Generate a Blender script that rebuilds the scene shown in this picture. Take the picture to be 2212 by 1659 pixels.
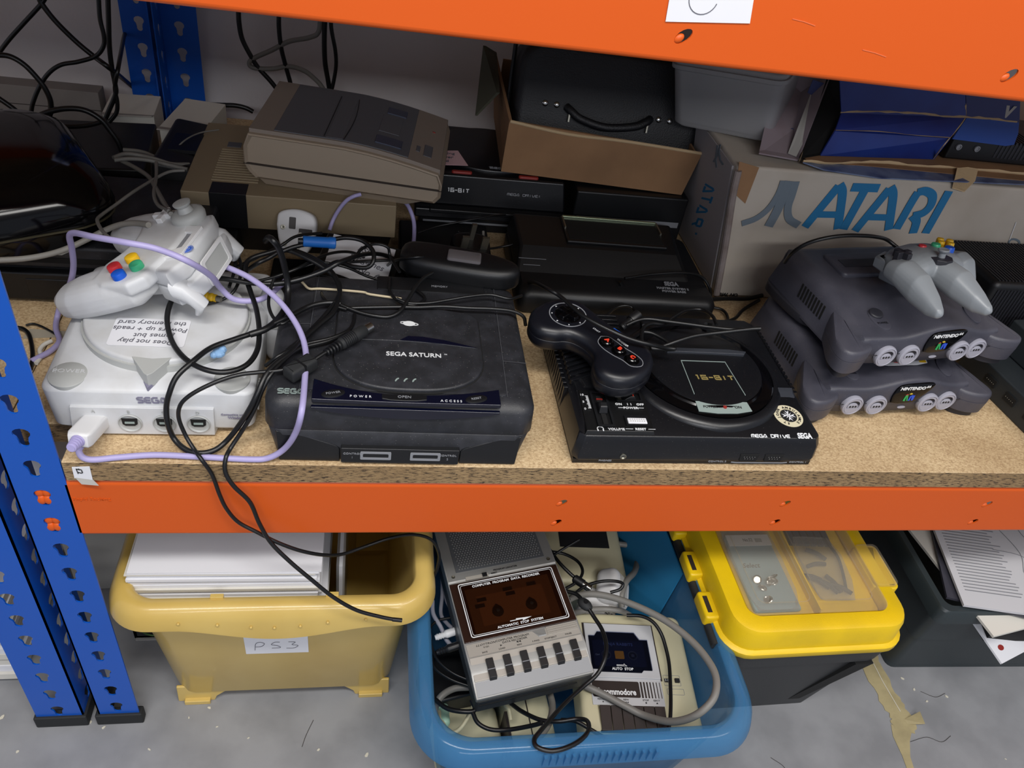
import bpy, bmesh, math, random
from mathutils import Vector, Matrix, Euler
random.seed(7)
for o in list(bpy.data.objects): bpy.data.objects.remove(o)
SC = bpy.context.scene
COL = SC.collection
PI = math.pi
R = math.radians

# ------------------------------------------------------------------ camera
# world: x to the right along the shelf, y away from the viewer, z up
# z = 0 is the top of the chipboard shelf, y = 0 the front of the orange beams
CR = Matrix(((0.98193, 0.03123, 0.18663), (-0.12162, -0.65143, 0.7489), (0.14496, -0.75806, -0.63586)))
CP = Vector((0.0, -0.533, 0.56))
FPX, CX, CY = 1699.0, 1106.0, 829.5
xa = Vector(CR.col[0]).normalized(); fw = Vector(CR.col[2]); fw = (fw - fw.dot(xa)*xa).normalized(); up = xa.cross(fw)
cam_d = bpy.data.cameras.new('camera'); cam = bpy.data.objects.new('camera', cam_d); COL.objects.link(cam)
cm = Matrix((xa, up, -fw)).transposed().to_4x4(); cm.translation = CP
cam.matrix_world = cm
cam_d.sensor_fit = 'HORIZONTAL'; cam_d.sensor_width = 36.0; cam_d.lens = FPX*36.0/2212.0; cam_d.clip_start = 0.01
SC.camera = cam

# ------------------------------------------------------------------ world, lights, exposure
w = bpy.data.worlds.new('room_light'); SC.world = w; w.use_nodes = True
bg = w.node_tree.nodes['Background']; bg.inputs[0].default_value = (0.78, 0.84, 1.0, 1); bg.inputs[1].default_value = 0.42
def area(name, loc, sx, sy, power, col, target):
    l = bpy.data.lights.new(name, 'AREA'); l.shape = 'RECTANGLE'; l.size = sx; l.size_y = sy; l.energy = power; l.color = col
    o = bpy.data.objects.new(name, l); COL.objects.link(o); o.location = loc
    o.rotation_euler = (Vector(target)-Vector(loc)).to_track_quat('-Z', 'Y').to_euler()
    return o
area('strip_or_fill_light', (-0.05, -0.78, 1.62), 1.5, 0.22, 28, (1.0, 0.97, 0.93), (0.0, -0.3, 0))
area('strip_or_fill_light', (1.35, -1.1, 1.75), 1.5, 0.22, 14, (1.0, 0.97, 0.93), (0.6, -0.2, 0))
area('strip_or_fill_light', (0.2, -3.6, 1.95), 2.4, 0.3, 44, (0.96, 0.97, 1.0), (0.1, 0.0, 0.2))  # added fill lamp without a known source, brightens the back of the shelf
SC.view_settings.view_transform = 'Standard'; SC.view_settings.look = 'None'; SC.view_settings.gamma = 1.0
SC.view_settings.exposure = 0.0; SC.view_settings.use_curve_mapping = False

# ------------------------------------------------------------------ measuring helpers (a line of sight met with a real plane)
def ray(u, v): return CR @ Vector(((u-CX)/FPX, (v-CY)/FPX, 1.0))
def Z(u, v, z=0.0):
    r = ray(u, v); return CP + r*((z-CP.z)/r.z)
def Y(u, v, y=0.0):
    r = ray(u, v); return CP + r*((y-CP.y)/r.y)

# ------------------------------------------------------------------ materials
def lin(c):
    if isinstance(c, str):
        c = tuple(int(c[i:i+2], 16)/255 for i in (0, 2, 4))
    return tuple((x/12.92 if x <= 0.04045 else ((x+0.055)/1.055)**2.4) for x in c) + (1.0,)
def mat(name, c, rough=0.5, metal=0.0, bump=0.0, bs=300.0, dirt=None, ds=40.0, da=0.35, coat=0.0, spec=0.5, speck=0.0):
    m = bpy.data.materials.new(name); m.use_nodes = True; nt = m.node_tree; N = nt.nodes; L = nt.links
    b = N['Principled BSDF']; b.inputs['Base Color'].default_value = lin(c); b.inputs['Roughness'].default_value = rough
    b.inputs['Metallic'].default_value = metal; b.inputs['Coat Weight'].default_value = coat; b.inputs['Specular IOR Level'].default_value = spec
    tc = N.new('ShaderNodeTexCoord')
    last = None
    if dirt:
        n = N.new('ShaderNodeTexNoise'); n.inputs['Scale'].default_value = ds; n.inputs['Detail'].default_value = 5; L.new(tc.outputs['Object'], n.inputs['Vector'])
        r = N.new('ShaderNodeValToRGB'); r.color_ramp.elements[0].position = 0.42; r.color_ramp.elements[1].position = 0.68
        r.color_ramp.elements[0].color = (0, 0, 0, 1); r.color_ramp.elements[1].color = (da, da, da, 1); L.new(n.outputs['Fac'], r.inputs[0])
        mx = N.new('ShaderNodeMix'); mx.data_type = 'RGBA'; mx.inputs[6].default_value = lin(c); mx.inputs[7].default_value = lin(dirt)
        L.new(r.outputs[0], mx.inputs[0]); last = mx.outputs[2]
    if speck:
        n = N.new('ShaderNodeTexVoronoi'); n.inputs['Scale'].default_value = 260; L.new(tc.outputs['Object'], n.inputs['Vector'])
        r = N.new('ShaderNodeValToRGB'); r.color_ramp.elements[0].position = 0.05; r.color_ramp.elements[1].position = 0.13
        r.color_ramp.elements[0].color = (speck, speck, speck, 1); r.color_ramp.elements[1].color = (0, 0, 0, 1); L.new(n.outputs['Distance'], r.inputs[0])
        n2 = N.new('ShaderNodeTexNoise'); n2.inputs['Scale'].default_value = 35; L.new(tc.outputs['Object'], n2.inputs['Vector'])
        mm = N.new('ShaderNodeMath'); mm.operation = 'MULTIPLY'; L.new(r.outputs[0], mm.inputs[0]); L.new(n2.outputs['Fac'], mm.inputs[1])
        mx = N.new('ShaderNodeMix'); mx.data_type = 'RGBA'; mx.inputs[6].default_value = lin(c); mx.inputs[7].default_value = lin('b5b2ac')
        if last: L.new(last, mx.inputs[6])
        L.new(mm.outputs[0], mx.inputs[0]); last = mx.outputs[2]
    if last: L.new(last, b.inputs['Base Color'])
    if bump:
        n = N.new('ShaderNodeTexNoise'); n.inputs['Scale'].default_value = bs; n.inputs['Detail'].default_value = 3; L.new(tc.outputs['Object'], n.inputs['Vector'])
        bp = N.new('ShaderNodeBump'); bp.inputs['Strength'].default_value = bump; bp.inputs['Distance'].default_value = 0.001
        L.new(n.outputs['Fac'], bp.inputs['Height']); L.new(bp.outputs[0], b.inputs['Normal'])
    return m
def clear_mat(name, tint, body, mixf, rough=0.12):
    m = bpy.data.materials.new(name); m.use_nodes = True; nt = m.node_tree; N = nt.nodes; L = nt.links
    b = N['Principled BSDF']; b.inputs['Base Color'].default_value = lin(body); b.inputs['Roughness'].default_value = rough
    t = N.new('ShaderNodeBsdfTransparent'); t.inputs[0].default_value = lin(tint)
    mx = N.new('ShaderNodeMixShader'); mx.inputs[0].default_value = mixf
    L.new(b.outputs[0], mx.inputs[1]); L.new(t.outputs[0], mx.inputs[2]); L.new(mx.outputs[0], N['Material Output'].inputs['Surface'])
    return m
def chip_mat(name, a, b_, c_, edge=False):
    m = bpy.data.materials.new(name); m.use_nodes = True; nt = m.node_tree; N = nt.nodes; L = nt.links
    b = N['Principled BSDF']; b.inputs['Roughness'].default_value = 0.75
    tc = N.new('ShaderNodeTexCoord'); mp = N.new('ShaderNodeMapping'); L.new(tc.outputs['Object'], mp.inputs[0])
    mp.inputs['Scale'].default_value = (60, 60, 330) if edge else (150, 190, 150)
    n = N.new('ShaderNodeTexNoise'); n.inputs['Scale'].default_value = 2.4 if edge else 2.6; n.inputs['Detail'].default_value = 8; n.inputs['Roughness'].default_value = 0.7; L.new(mp.outputs[0], n.inputs['Vector'])
    r = N.new('ShaderNodeValToRGB'); e = r.color_ramp.elements
    e[0].position = 0.30 if not edge else 0.405; e[0].color = lin(c_); e[1].position = 0.50 if not edge else 0.47; e[1].color = lin(a)
    k = e.new(0.66); k.color = lin(b_)
    L.new(n.outputs['Fac'], r.inputs[0])
    n2 = N.new('ShaderNodeTexNoise'); n2.inputs['Scale'].default_value = 9; n2.inputs['Detail'].default_value = 4; L.new(tc.outputs['Object'], n2.inputs['Vector'])
    r2 = N.new('ShaderNodeValToRGB'); r2.color_ramp.elements[0].position = 0.35; r2.color_ramp.elements[0].color = (.80, .76, .72, 1); r2.color_ramp.elements[1].position = 0.6; r2.color_ramp.elements[1].color = (1, 1, 1, 1)
    L.new(n2.outputs['Fac'], r2.inputs[0])
    mx = N.new('ShaderNodeMix'); mx.data_type = 'RGBA'; mx.blend_type = 'MULTIPLY'; mx.inputs[0].default_value = 1.0
    L.new(r.outputs[0], mx.inputs[6]); L.new(r2.outputs[0], mx.inputs[7]); L.new(mx.outputs[2], b.inputs['Base Color'])
    bp = N.new('ShaderNodeBump'); bp.inputs['Strength'].default_value = 0.9 if edge else 0.25; bp.inputs['Distance'].default_value = 0.002 if edge else 0.0006
    L.new(n.outputs['Fac'], bp.inputs['Height']); L.new(bp.outputs[0], b.inputs['Normal'])
    return m
M = {}
M['orange'] = mat('orange_enamel', 'CE5617', 0.38, spec=0.35)
M['blue'] = mat('blue_enamel', '0250B2', 0.38, coat=0.2)
M['chip'] = chip_mat('chipboard_face', 'C9AE86', 'E0C9A2', '927351')
M['chipedge'] = chip_mat('chipboard_edge', '9A7F5A', 'B89C70', '33261A', True)
M['floor'] = mat('painted_concrete', '8E8F92', 0.55, bump=0.3, bs=60, dirt='77787B', ds=14, da=0.7)
M['wall'] = mat('painted_wall', 'D6D1D2', 0.8, bump=0.35, bs=120, dirt='BDB8B8', ds=5, da=0.5)
M['rubber'] = mat('black_rubber', '1A1C1E', 0.7)
M['black'] = mat('black_plastic', '101114', 0.42, bump=0.08, bs=900)
M['satblack'] = mat('scuffed_black_plastic', '212226', 0.46, bump=0.15, bs=1200, dirt='33343A', ds=60, da=0.6, speck=0.4)
M['mdblack'] = mat('satin_black_plastic', '101115', 0.32, bump=0.05, bs=900, speck=0.15)
M['gloss'] = mat('gloss_black_plastic', '050507', 0.10, spec=0.35)
M['navy'] = mat('dark_navy_gloss', '070A1E', 0.14, coat=0.4)
M['cable'] = mat('black_cable_sheath', '0C0D0F', 0.38)
M['greycable'] = mat('grey_cable_sheath', '76746F', 0.5)
M['white'] = mat('off_white_console_plastic', 'C9CBCE', 0.42, dirt='B3B2AE', ds=30, da=0.5, bump=0.05, bs=900)
M['whiteplain'] = mat('white_plastic', 'D5D5D6', 0.4)
M['offgrey'] = mat('pale_grey_button_plastic', 'ABADAB', 0.5)
M['lilac'] = mat('lilac_cable_sheath', 'A79FCB', 0.45)
M['lilacgrey'] = mat('violet_grey_ink', '7E7C92', 0.6)
M['n64'] = mat('charcoal_plastic', '3B3B45', 0.45, bump=0.12, bs=1500, dirt='4E4D56', ds=20, da=0.6, speck=0.25)
M['n64d'] = mat('charcoal_dark_plastic', '24242B', 0.5)
M['padgrey'] = mat('grey_pad_plastic', '7F8489', 0.36)
M['port'] = mat('light_grey_socket_plastic', '9C9CA8', 0.4)
M['ink'] = mat('black_ink', '141416', 0.7)
M['whiteink'] = mat('white_print', 'D8DADC', 0.6)
M['greyink'] = mat('grey_print', '83858A', 0.6)
M['greenink'] = mat('pale_grey_green_print', '8C9A96', 0.6)
M['red'] = mat('red_plastic', 'C93038', 0.35)
M['redink'] = mat('red_print', 'D93A22', 0.5)
M['darkred'] = mat('dark_red_plastic', '8E2B25', 0.45)
M['yellow'] = mat('yellow_button_plastic', 'E2B41C', 0.35)
M['green'] = mat('green_button_plastic', '3EAE7D', 0.35)
M['bluebtn'] = mat('blue_button_plastic', '1556C4', 0.35)
M['swirl'] = mat('soft_blue_print', '6F84C4', 0.5)
M['bluetack'] = mat('blue_putty', '7FA6CE', 0.6, bump=0.6, bs=200)
M['paper'] = mat('white_paper', 'DCDDE2', 0.85)
M['papercream'] = mat('aged_paper', 'D2CFC6', 0.85)
M['greypaper'] = mat('grey_paper', 'A9A7A2', 0.85)
M['pink'] = mat('pink_note_paper', 'D3ADB2', 0.85)
M['carton'] = mat('brown_cardboard', '94704F', 0.85, bump=0.2, bs=120, dirt='7C5D41', ds=12, da=0.6)
M['cartonlight'] = mat('torn_cardboard', 'BBA27E', 0.9, bump=0.5, bs=150)
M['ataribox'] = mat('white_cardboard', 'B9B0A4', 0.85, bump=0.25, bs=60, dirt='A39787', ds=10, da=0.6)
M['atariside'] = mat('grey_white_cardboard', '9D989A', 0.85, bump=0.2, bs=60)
M['atariblue'] = mat('blue_print', '1F6F9F', 0.8)
M['atarigrey'] = mat('steel_grey_print', '6A7680', 0.8)
M['bluebox'] = mat('dark_blue_carton', '15256E', 0.5, dirt='1D3E90', ds=6, da=0.9)
M['bluebox2'] = mat('mid_blue_carton', '224A9B', 0.5)
M['nes'] = mat('grey_beige_plastic', '8A7B62', 0.55, bump=0.08, bs=900)
M['snes'] = mat('yellowed_beige_plastic', '9C8D7B', 0.5, bump=0.08, bs=900)
M['snestop'] = mat('brown_beige_plastic', '857A70', 0.5)
M['snesgrey'] = mat('slate_grey_plastic', '56585E', 0.5)
M['leather'] = mat('black_leather', '0B0C11', 0.55, bump=0.5, bs=500)
M['chrome'] = mat('bright_metal', 'B9B9B6', 0.22, metal=1.0)
M['steel'] = mat('dull_metal', '8E8B80', 0.4, metal=0.9)
M['ybin'] = mat('straw_yellow_plastic', 'CCAF62', 0.33, coat=0.3, dirt='B4923C', ds=9, da=0.5)
M['toolyellow'] = mat('bright_yellow_plastic', 'E3BE0A', 0.42, bump=0.15, bs=700, dirt='C2A316', ds=16, da=0.5)
M['toolblack'] = mat('charcoal_box_plastic', '2A2C2E', 0.5, bump=0.2, bs=500)
M['crate'] = mat('dark_green_grey_plastic', '2C3437', 0.42, bump=0.1, bs=500)
M['bluebin'] = clear_mat('clear_blue_plastic', 'CFE3F1', '4E8DBD', 0.62, 0.14)
M['clear'] = clear_mat('clear_plastic', 'FBF9F5', 'CFC8B8', 0.88, 0.10)
M['clearbag'] = clear_mat('clear_bag_film', 'F2F2F2', 'C9CCD0', 0.8, 0.08)
M['tub'] = clear_mat('milky_clear_plastic', 'F0F0F0', 'C4C4C6', 0.55, 0.3)
M['smoke'] = clear_mat('smoked_brown_plastic', 'E0CBBB', '2A1A12', 0.90, 0.08)
M['smokeblue'] = clear_mat('smoked_grey_plastic', 'D4D9E6', '1A1C26', 0.90, 0.08)
M['bluecard'] = mat('blue_card', '1D77A8', 0.7)
M['silver'] = mat('silver_plastic', '8C8C8A', 0.38, metal=0.35, bump=0.05, bs=900)
M['silverlight'] = mat('light_silver_plastic', 'A7A29A', 0.42, metal=0.2)
M['grille'] = mat('grey_grille', '5F6266', 0.4, metal=0.3)
M['brown'] = mat('dark_brown_panel', '2B1A14', 0.25, coat=0.3)
M['cream'] = mat('cream_plastic', 'C3BD9E', 0.45, dirt='AFA786', ds=14, da=0.6)
M['mint'] = mat('mint_plastic', '9FC4AE', 0.4)
M['label'] = mat('silver_white_label', 'B8B9BC', 0.35)
M['dbrown'] = mat('dark_brown_key', '2E2725', 0.45)
M['tape'] = mat('masking_tape', 'A99C75', 0.7, bump=0.4, bs=150, dirt='8C8160', ds=25, da=0.7)
M['flake'] = mat('pale_paint_flake', 'C9C4B4', 0.8)
M['string'] = mat('cream_rubber_strip', 'BDB093', 0.7)
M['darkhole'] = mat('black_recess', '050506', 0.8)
M['ps2'] = mat('dark_slate_plastic', '24292D', 0.5, bump=0.1, bs=900)
M['connblue'] = mat('bright_blue_connector', '1B63B4', 0.4)
M['handprint'] = mat('grey_pencil', '5D5D66', 0.8)
M['amber'] = mat('orange_label', 'C07A22', 0.5)
M['edge'] = mat('black_painted_sheen', '34373E', 0.28)  # paler than the black plastic: reflected light put into the base colour
M['slate'] = mat('slate_strip', '3A4052', 0.4)
M['magpage'] = mat('grey_print_page', 'C2C2C6', 0.6)
M['n64seam'] = mat('dusty_seam', '4A4B50', 0.7)

# ------------------------------------------------------------------ mesh helpers
def nb(): return bmesh.new()
def obj(name, bm, m, parent=None, bev=0.0, seg=2, ang=35, label=None, mods=()):
    bmesh.ops.recalc_face_normals(bm, faces=bm.faces[:]) if not name.startswith('paper') else None
    me = bpy.data.meshes.new(name); bm.to_mesh(me); bm.free()
    ms = m if isinstance(m, (list, tuple)) else [m]
    for x in ms: me.materials.append(x)
    for p in me.polygons: p.use_smooth = True
    me.set_sharp_from_angle(angle=R(ang))
    o = bpy.data.objects.new(name, me); COL.objects.link(o)
    if parent: o.parent = parent
    if bev:
        b = o.modifiers.new('bevel', 'BEVEL'); b.width = bev; b.segments = seg; b.limit_method = 'ANGLE'; b.angle_limit = R(40); b.harden_normals = True
    if label: o['label'] = label
    return o
def tag(o, label, cat, group=None):
    o['label'] = label; o['category'] = cat
    if group: o['group'] = group
    return o
def thing(name, label, cat, loc=(0, 0, 0), rot=(0, 0, 0), group=None):
    o = bpy.data.objects.new(name, None); COL.objects.link(o); o.empty_display_size = 0.02
    o.location = loc
    if isinstance(rot, Matrix): o.rotation_euler = rot.to_euler()
    else: o.rotation_euler = rot if isinstance(rot, tuple) else (0, 0, rot)
    return tag(o, label, cat, group)
def struct(name, bm, m, **k):
    o = obj(name, bm, m, **k); o['kind'] = 'structure'; return o
def copy_tree(o, parent=None):
    c = o.copy(); COL.objects.link(c); c.parent = parent
    for ch in o.children: copy_tree(ch, c)
    return c
def T(x=0, y=0, z=0): return Matrix.Translation((x, y, z))
def RX(d): return Matrix.Rotation(R(d), 4, 'X')
def RY(d): return Matrix.Rotation(R(d), 4, 'Y')
def RZ(d): return Matrix.Rotation(R(d), 4, 'Z')
FRONT = RX(90)      # a flat XY drawing stood up to face the viewer
def xf(bm, m, v0=0):
    bm.verts.ensure_lookup_table()
    bmesh.ops.transform(bm, matrix=m, verts=bm.verts[v0:]); return bm
def box(bm, x0, x1, y0, y1, z0, z1, m=None):
    vs = [bm.verts.new(m @ Vector(p) if m else p) for p in ((x0, y0, z0), (x1, y0, z0), (x1, y1, z0), (x0, y1, z0), (x0, y0, z1), (x1, y0, z1), (x1, y1, z1), (x0, y1, z1))]
    for f in ((3, 2, 1, 0), (4, 5, 6, 7), (0, 1, 5, 4), (1, 2, 6, 5), (2, 3, 7, 6), (3, 0, 4, 7)): bm.faces.new([vs[i] for i in f])
    return bm
def hexa(bm, bot, top):
    vs = [bm.verts.new(p) for p in list(bot)+list(top)]
    for f in ((3, 2, 1, 0), (4, 5, 6, 7), (0, 1, 5, 4), (1, 2, 6, 5), (2, 3, 7, 6), (3, 0, 4, 7)): bm.faces.new([vs[i] for i in f])
    return bm
def loft(bm, rings, cap=(True, True), close=True, m=None):
    R_ = [[bm.verts.new(m @ Vector(p) if m else p) for p in r] for r in rings]; n = len(rings[0])
    for a, b in zip(R_, R_[1:]):
        for i in range(n if close else n-1):
            j = (i+1) % n
            try: bm.faces.new((a[i], a[j], b[j], b[i]))
            except ValueError: pass
    if cap[0]: bm.faces.new(R_[0][::-1])
    if cap[1]: bm.faces.new(R_[-1])
    return bm
def prism(bm, pts, z0, z1, m=None): return loft(bm, [[(p[0], p[1], z0) for p in pts], [(p[0], p[1], z1) for p in pts]], m=m)
def rr(x0, x1, y0, y1, r, n=5):
    P = []
    rs = r if isinstance(r, (list, tuple)) else (r,)*4     # corners: front-left, front-right, back-right, back-left
    for k, (cx, cy, a) in enumerate(((x0+rs[0], y0+rs[0], 180), (x1-rs[1], y0+rs[1], 270), (x1-rs[2], y1-rs[2], 0), (x0+rs[3], y1-rs[3], 90))):
        for i in range(n+1):
            t = R(a+90*i/n); P.append((cx+rs[k]*math.cos(t), cy+rs[k]*math.sin(t)))
    return P
def ell(cx, cy, rx, ry, n=28, a=0): 
    c, s = math.cos(R(a)), math.sin(R(a)); out = []
    for i in range(n):
        t = 2*PI*i/n; x, y = rx*math.cos(t), ry*math.sin(t); out.append((cx+x*c-y*s, cy+x*s+y*c))
    return out
def offs(pts, d):
    """move a closed outline inwards by d"""
    n = len(pts); out = []
    area_ = sum(pts[i][0]*pts[(i+1) % n][1]-pts[(i+1) % n][0]*pts[i][1] for i in range(n)); s = 1 if area_ > 0 else -1
    for i in range(n):
        a, b, c = Vector(pts[i-1][:2]), Vector(pts[i][:2]), Vector(pts[(i+1) % n][:2])
        t1 = (b-a); t2 = (c-b)
        t1 = t1.normalized() if t1.length > 1e-9 else t2.normalized(); t2 = t2.normalized() if t2.length > 1e-9 else t1
        n_ = Vector((-(t1.y+t2.y), t1.x+t2.x)); n_ = n_.normalized() if n_.length > 1e-6 else Vector((-t1.y, t1.x))
        k = min(1.6, 1/max(0.3, n_.dot(Vector((-t1.y, t1.x)))))
        q = b+n_*d*s*k; out.append((q.x, q.y))
    return out
def slab(bm, pts, z0, z1, r=0.003, n=4, rb=None, m=None):
    """outline extruded with rounded top (and bottom) rims"""
    rb = r if rb is None else rb; rings = []
    if rb:
        for i in range(n): t = PI/2*i/n; q = offs(pts, rb*(1-math.sin(t))); rings.append([(x, y, z0+rb*(1-math.cos(t))) for x, y in q])
    else: rings.append([(x, y, z0) for x, y in pts])
    if rb: rings.append([(x, y, z0+rb) for x, y in pts])
    rings.append([(x, y, z1-r) for x, y in pts])
    for i in range(1, n+1): t = PI/2*i/n; q = offs(pts, r*(1-math.cos(t))); rings.append([(x, y, z1-r+r*math.sin(t)) for x, y in q])
    return loft(bm, rings, m=m)
def ribbon(bm, pts, wd, z=0.0, h=0.0004, m=None):
    """flat stroke of width wd along a 2-D path"""
    n = len(pts); L_, R_ = [], []
    for i in range(n):
        p = Vector(pts[i]); t = Vector((0, 0))
        if i > 0: t += (p-Vector(pts[i-1])).normalized()
        if i < n-1: t += (Vector(pts[i+1])-p).normalized()
        t = t.normalized() if t.length > 1e-6 else Vector((1, 0)); nn = Vector((-t.y, t.x)); k = 1.0
        if 0 < i < n-1:
            t1 = (p-Vector(pts[i-1])).normalized(); k = 1/max(0.45, nn.dot(Vector((-t1.y, t1.x))))
        ww = wd[i] if isinstance(wd, (list, tuple)) else wd
        L_.append(p+nn*ww/2*k); R_.append(p-nn*ww/2*k)
    rings = [[(L_[i].x, L_[i].y, z), (R_[i].x, R_[i].y, z), (R_[i].x, R_[i].y, z+h), (L_[i].x, L_[i].y, z+h)] for i in range(n)]
    loft(bm, rings, m=m)
    return bm
def cat(pts, k=8):
    P = [Vector(p) for p in pts]; P = [P[0]*2-P[1]]+P+[P[-1]*2-P[-2]]; out = []
    for i in range(1, len(P)-2):
        for j in range(k):
            t = j/k; a, b, c, d = P[i-1], P[i], P[i+1], P[i+2]
            out.append(0.5*((2*b)+(c-a)*t+(2*a-5*b+4*c-d)*t*t+(3*b-a-3*c+d)*t*t*t))
    out.append(P[-2]); return out
def tube(bm, pts, r, n=10, smooth=8, m=None, flat=1.0):
    C_ = cat(pts, smooth) if smooth else [Vector(p) for p in pts]
    q = [C_[0]]
    for p in C_[1:]:
        if (p-q[-1]).length > 1e-5: q.append(p)
    C_ = q; rings = []; up_ = None
    for i, p in enumerate(C_):
        t = ((C_[min(i+1, len(C_)-1)]-C_[max(i-1, 0)])).normalized()
        if up_ is None: up_ = t.orthogonal().normalized()
        else: up_ = (up_-t*up_.dot(t)); up_ = up_.normalized() if up_.length > 1e-6 else t.orthogonal().normalized()
        s = t.cross(up_); rad = r(i/(len(C_)-1)) if callable(r) else r
        rings.append([p+(up_*math.cos(2*PI*k/n)*flat+s*math.sin(2*PI*k/n))*rad for k in range(n)])
    return loft(bm, rings, m=m)
def lathe(bm, prof, n=28, m=None):
    """(radius, z) profile turned about z"""
    rings = [[(r*math.cos(2*PI*k/n), r*math.sin(2*PI*k/n), z) for k in range(n)] for r, z in prof]
    return loft(bm, rings, m=m)
def ball(bm, c, rx, ry=None, rz=None, seg=20, m=None):
    mm = T(*c) @ (m or Matrix()) @ Matrix.Diagonal((rx, ry or rx, rz or rx, 1)); bmesh.ops.create_uvsphere(bm, u_segments=seg, v_segments=seg//2+2, radius=1, matrix=mm); return bm
def holes_plate(bm, outline, holes, th, m=None):
    """flat plate with real holes, drawn in x-y and th thick"""
    b = bmesh.new(); es = []
    for loop in [outline]+list(holes):
        vs = [b.verts.new((p[0], p[1], 0)) for p in loop]
        for i in range(len(vs)): es.append(b.edges.new((vs[i], vs[(i+1) % len(vs)])))
    bmesh.ops.triangle_fill(b, use_beauty=True, use_dissolve=False, edges=es)
    bmesh.ops.recalc_face_normals(b, faces=b.faces[:])
    g = bmesh.ops.extrude_face_region(b, geom=b.faces[:])
    bmesh.ops.translate(b, vec=(0, 0, th), verts=[v for v in g['geom'] if isinstance(v, bmesh.types.BMVert)])
    if m: bmesh.ops.transform(b, matrix=m, verts=b.verts[:])
    tmp = bpy.data.meshes.new('tmp'); b.to_mesh(tmp); b.free(); bm.from_mesh(tmp); bpy.data.meshes.remove(tmp); return bm
def text(s, size, m, mtl, parent, name='lettering', sx=1.0, shear=0.0, bold=0.0, h=0.00025, align='CENTER', sp=1.0):
    cu = bpy.data.curves.new('t', 'FONT'); cu.body = s; cu.size = size; cu.shear = shear; cu.offset = bold; cu.extrude = h; cu.align_x = align; cu.align_y = 'CENTER'; cu.space_character = sp; cu.resolution_u = 3
    o = bpy.data.objects.new('t', cu); me = bpy.data.meshes.new_from_object(o); bpy.data.objects.remove(o); bpy.data.curves.remove(cu)
    me.transform(m @ Matrix.Diagonal((sx, 1, 1, 1))); me.name = name; me.materials.clear(); me.materials.append(mtl)
    o = bpy.data.objects.new(name, me); COL.objects.link(o)
    if parent: o.parent = parent
    return o
GL = {'S': [[(1, 1), (.22, 1), (0, .86), (0, .66), (.2, .53), (.8, .47), (1, .34), (1, .14), (.78, 0), (0, 0)]],
      'E': [[(1, 1), (.25, 1), (0, .82), (0, .18), (.25, 0), (1, 0)], [(0.1, .5), (.95, .5)]],
      'G': [[(1, 1), (.25, 1), (0, .82), (0, .18), (.25, 0), (1, 0), (1, .5), (.5, .5)]],
      'A': [[(0, 0), (.45, 1), (.75, 1), (1.1, 0)], [(.3, .1), (.9, .1)]],
      'M': [[(0, 0), (0, .8), (.2, 1), (.5, 1), (.5, 0)], [(.5, 1), (.8, 1), (1, .8), (1, 0)]],
      'D': [[(0, 0), (0, 1), (.75, 1), (1, .8), (1, .2), (.75, 0), (0, 0)]],
      'R': [[(0, 0), (0, 1), (1, 1), (1, .5), (.1, .5)], [(.6, .5), (1, 0)]],
      'I': [[(.5, 0), (.5, 1)]], 'V': [[(0, 1), (.35, 0), (.65, 0), (1, 1)]],
      'T': [[(0, 1), (1, 1)], [(.5, 1), (.5, 0)]], 'B': [[(0, 0), (0, 1), (.9, 1), (.9, .5), (0, .5)], [(.9, .5), (1, .4), (1, 0), (0, 0)]],
      '1': [[(.3, 1), (.6, 1), (.6, 0)]], '6': [[(1, 1), (0, 1), (0, 0), (1, 0), (1, .5), (0, .5)]], '-': [[(.1, .5), (.9, .5)]], ' ': []}
def glyphs(s, wd, ht, gap, st, m, mtl, parent, double=False, slant=0.0, name='lettering'):
    """squared block lettering drawn as strokes, centred on the origin of m"""
    bm = nb(); tot = len(s)*wd+(len(s)-1)*gap; x = -tot/2; kz = 0
    for ch in s:
        for path in GL[ch]:
            q = [(x+px*wd+slant*py*ht, (py-.5)*ht) for px, py in path]; kz = 0.00006-kz
            if double:
                for sg in (-1, 1):
                    o = []
                    for i in range(len(q)):
                        a = Vector(q[max(i-1, 0)]); b = Vector(q[min(i+1, len(q)-1)]); t = (b-a).normalized(); o.append((q[i][0]-t.y*sg*st*.75, q[i][1]+t.x*sg*st*.75))
                    ribbon(bm, o, st*.75, z=kz, m=m)
            else: ribbon(bm, q, st, z=kz, m=m)
        x += wd+gap
    return obj(name, bm, mtl, parent)
def cable(name, label, pts, r, m=None, group=None, n=10, cat_='cable', k=8):
    P = []
    for p in pts:
        if len(p) == 3: P.append(Z(*p))
        elif p[2] == 'y': P.append(Y(p[0], p[1], p[3]))
        else: P.append(Vector(p[:3]))
    bm = tube(nb(), [p-P[0] for p in P], r, n=n, smooth=k)
    o = obj(name, bm, m or M['cable'], ang=60); o.location = P[0]
    return tag(o, label, cat_, group)

# ------------------------------------------------------------------ the room
FLZ = -0.48
struct('floor', box(nb(), -1.6, 2.6, -4.4, 0.9, FLZ-0.05, FLZ), M['floor'])
struct('wall_back', box(nb(), -1.6, 2.6, 0.84, 0.94, FLZ, 2.2), M['wall'])
struct('ceiling', box(nb(), -1.6, 2.6, -4.4, 0.94, 2.2, 2.25), M['wall'])
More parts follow.
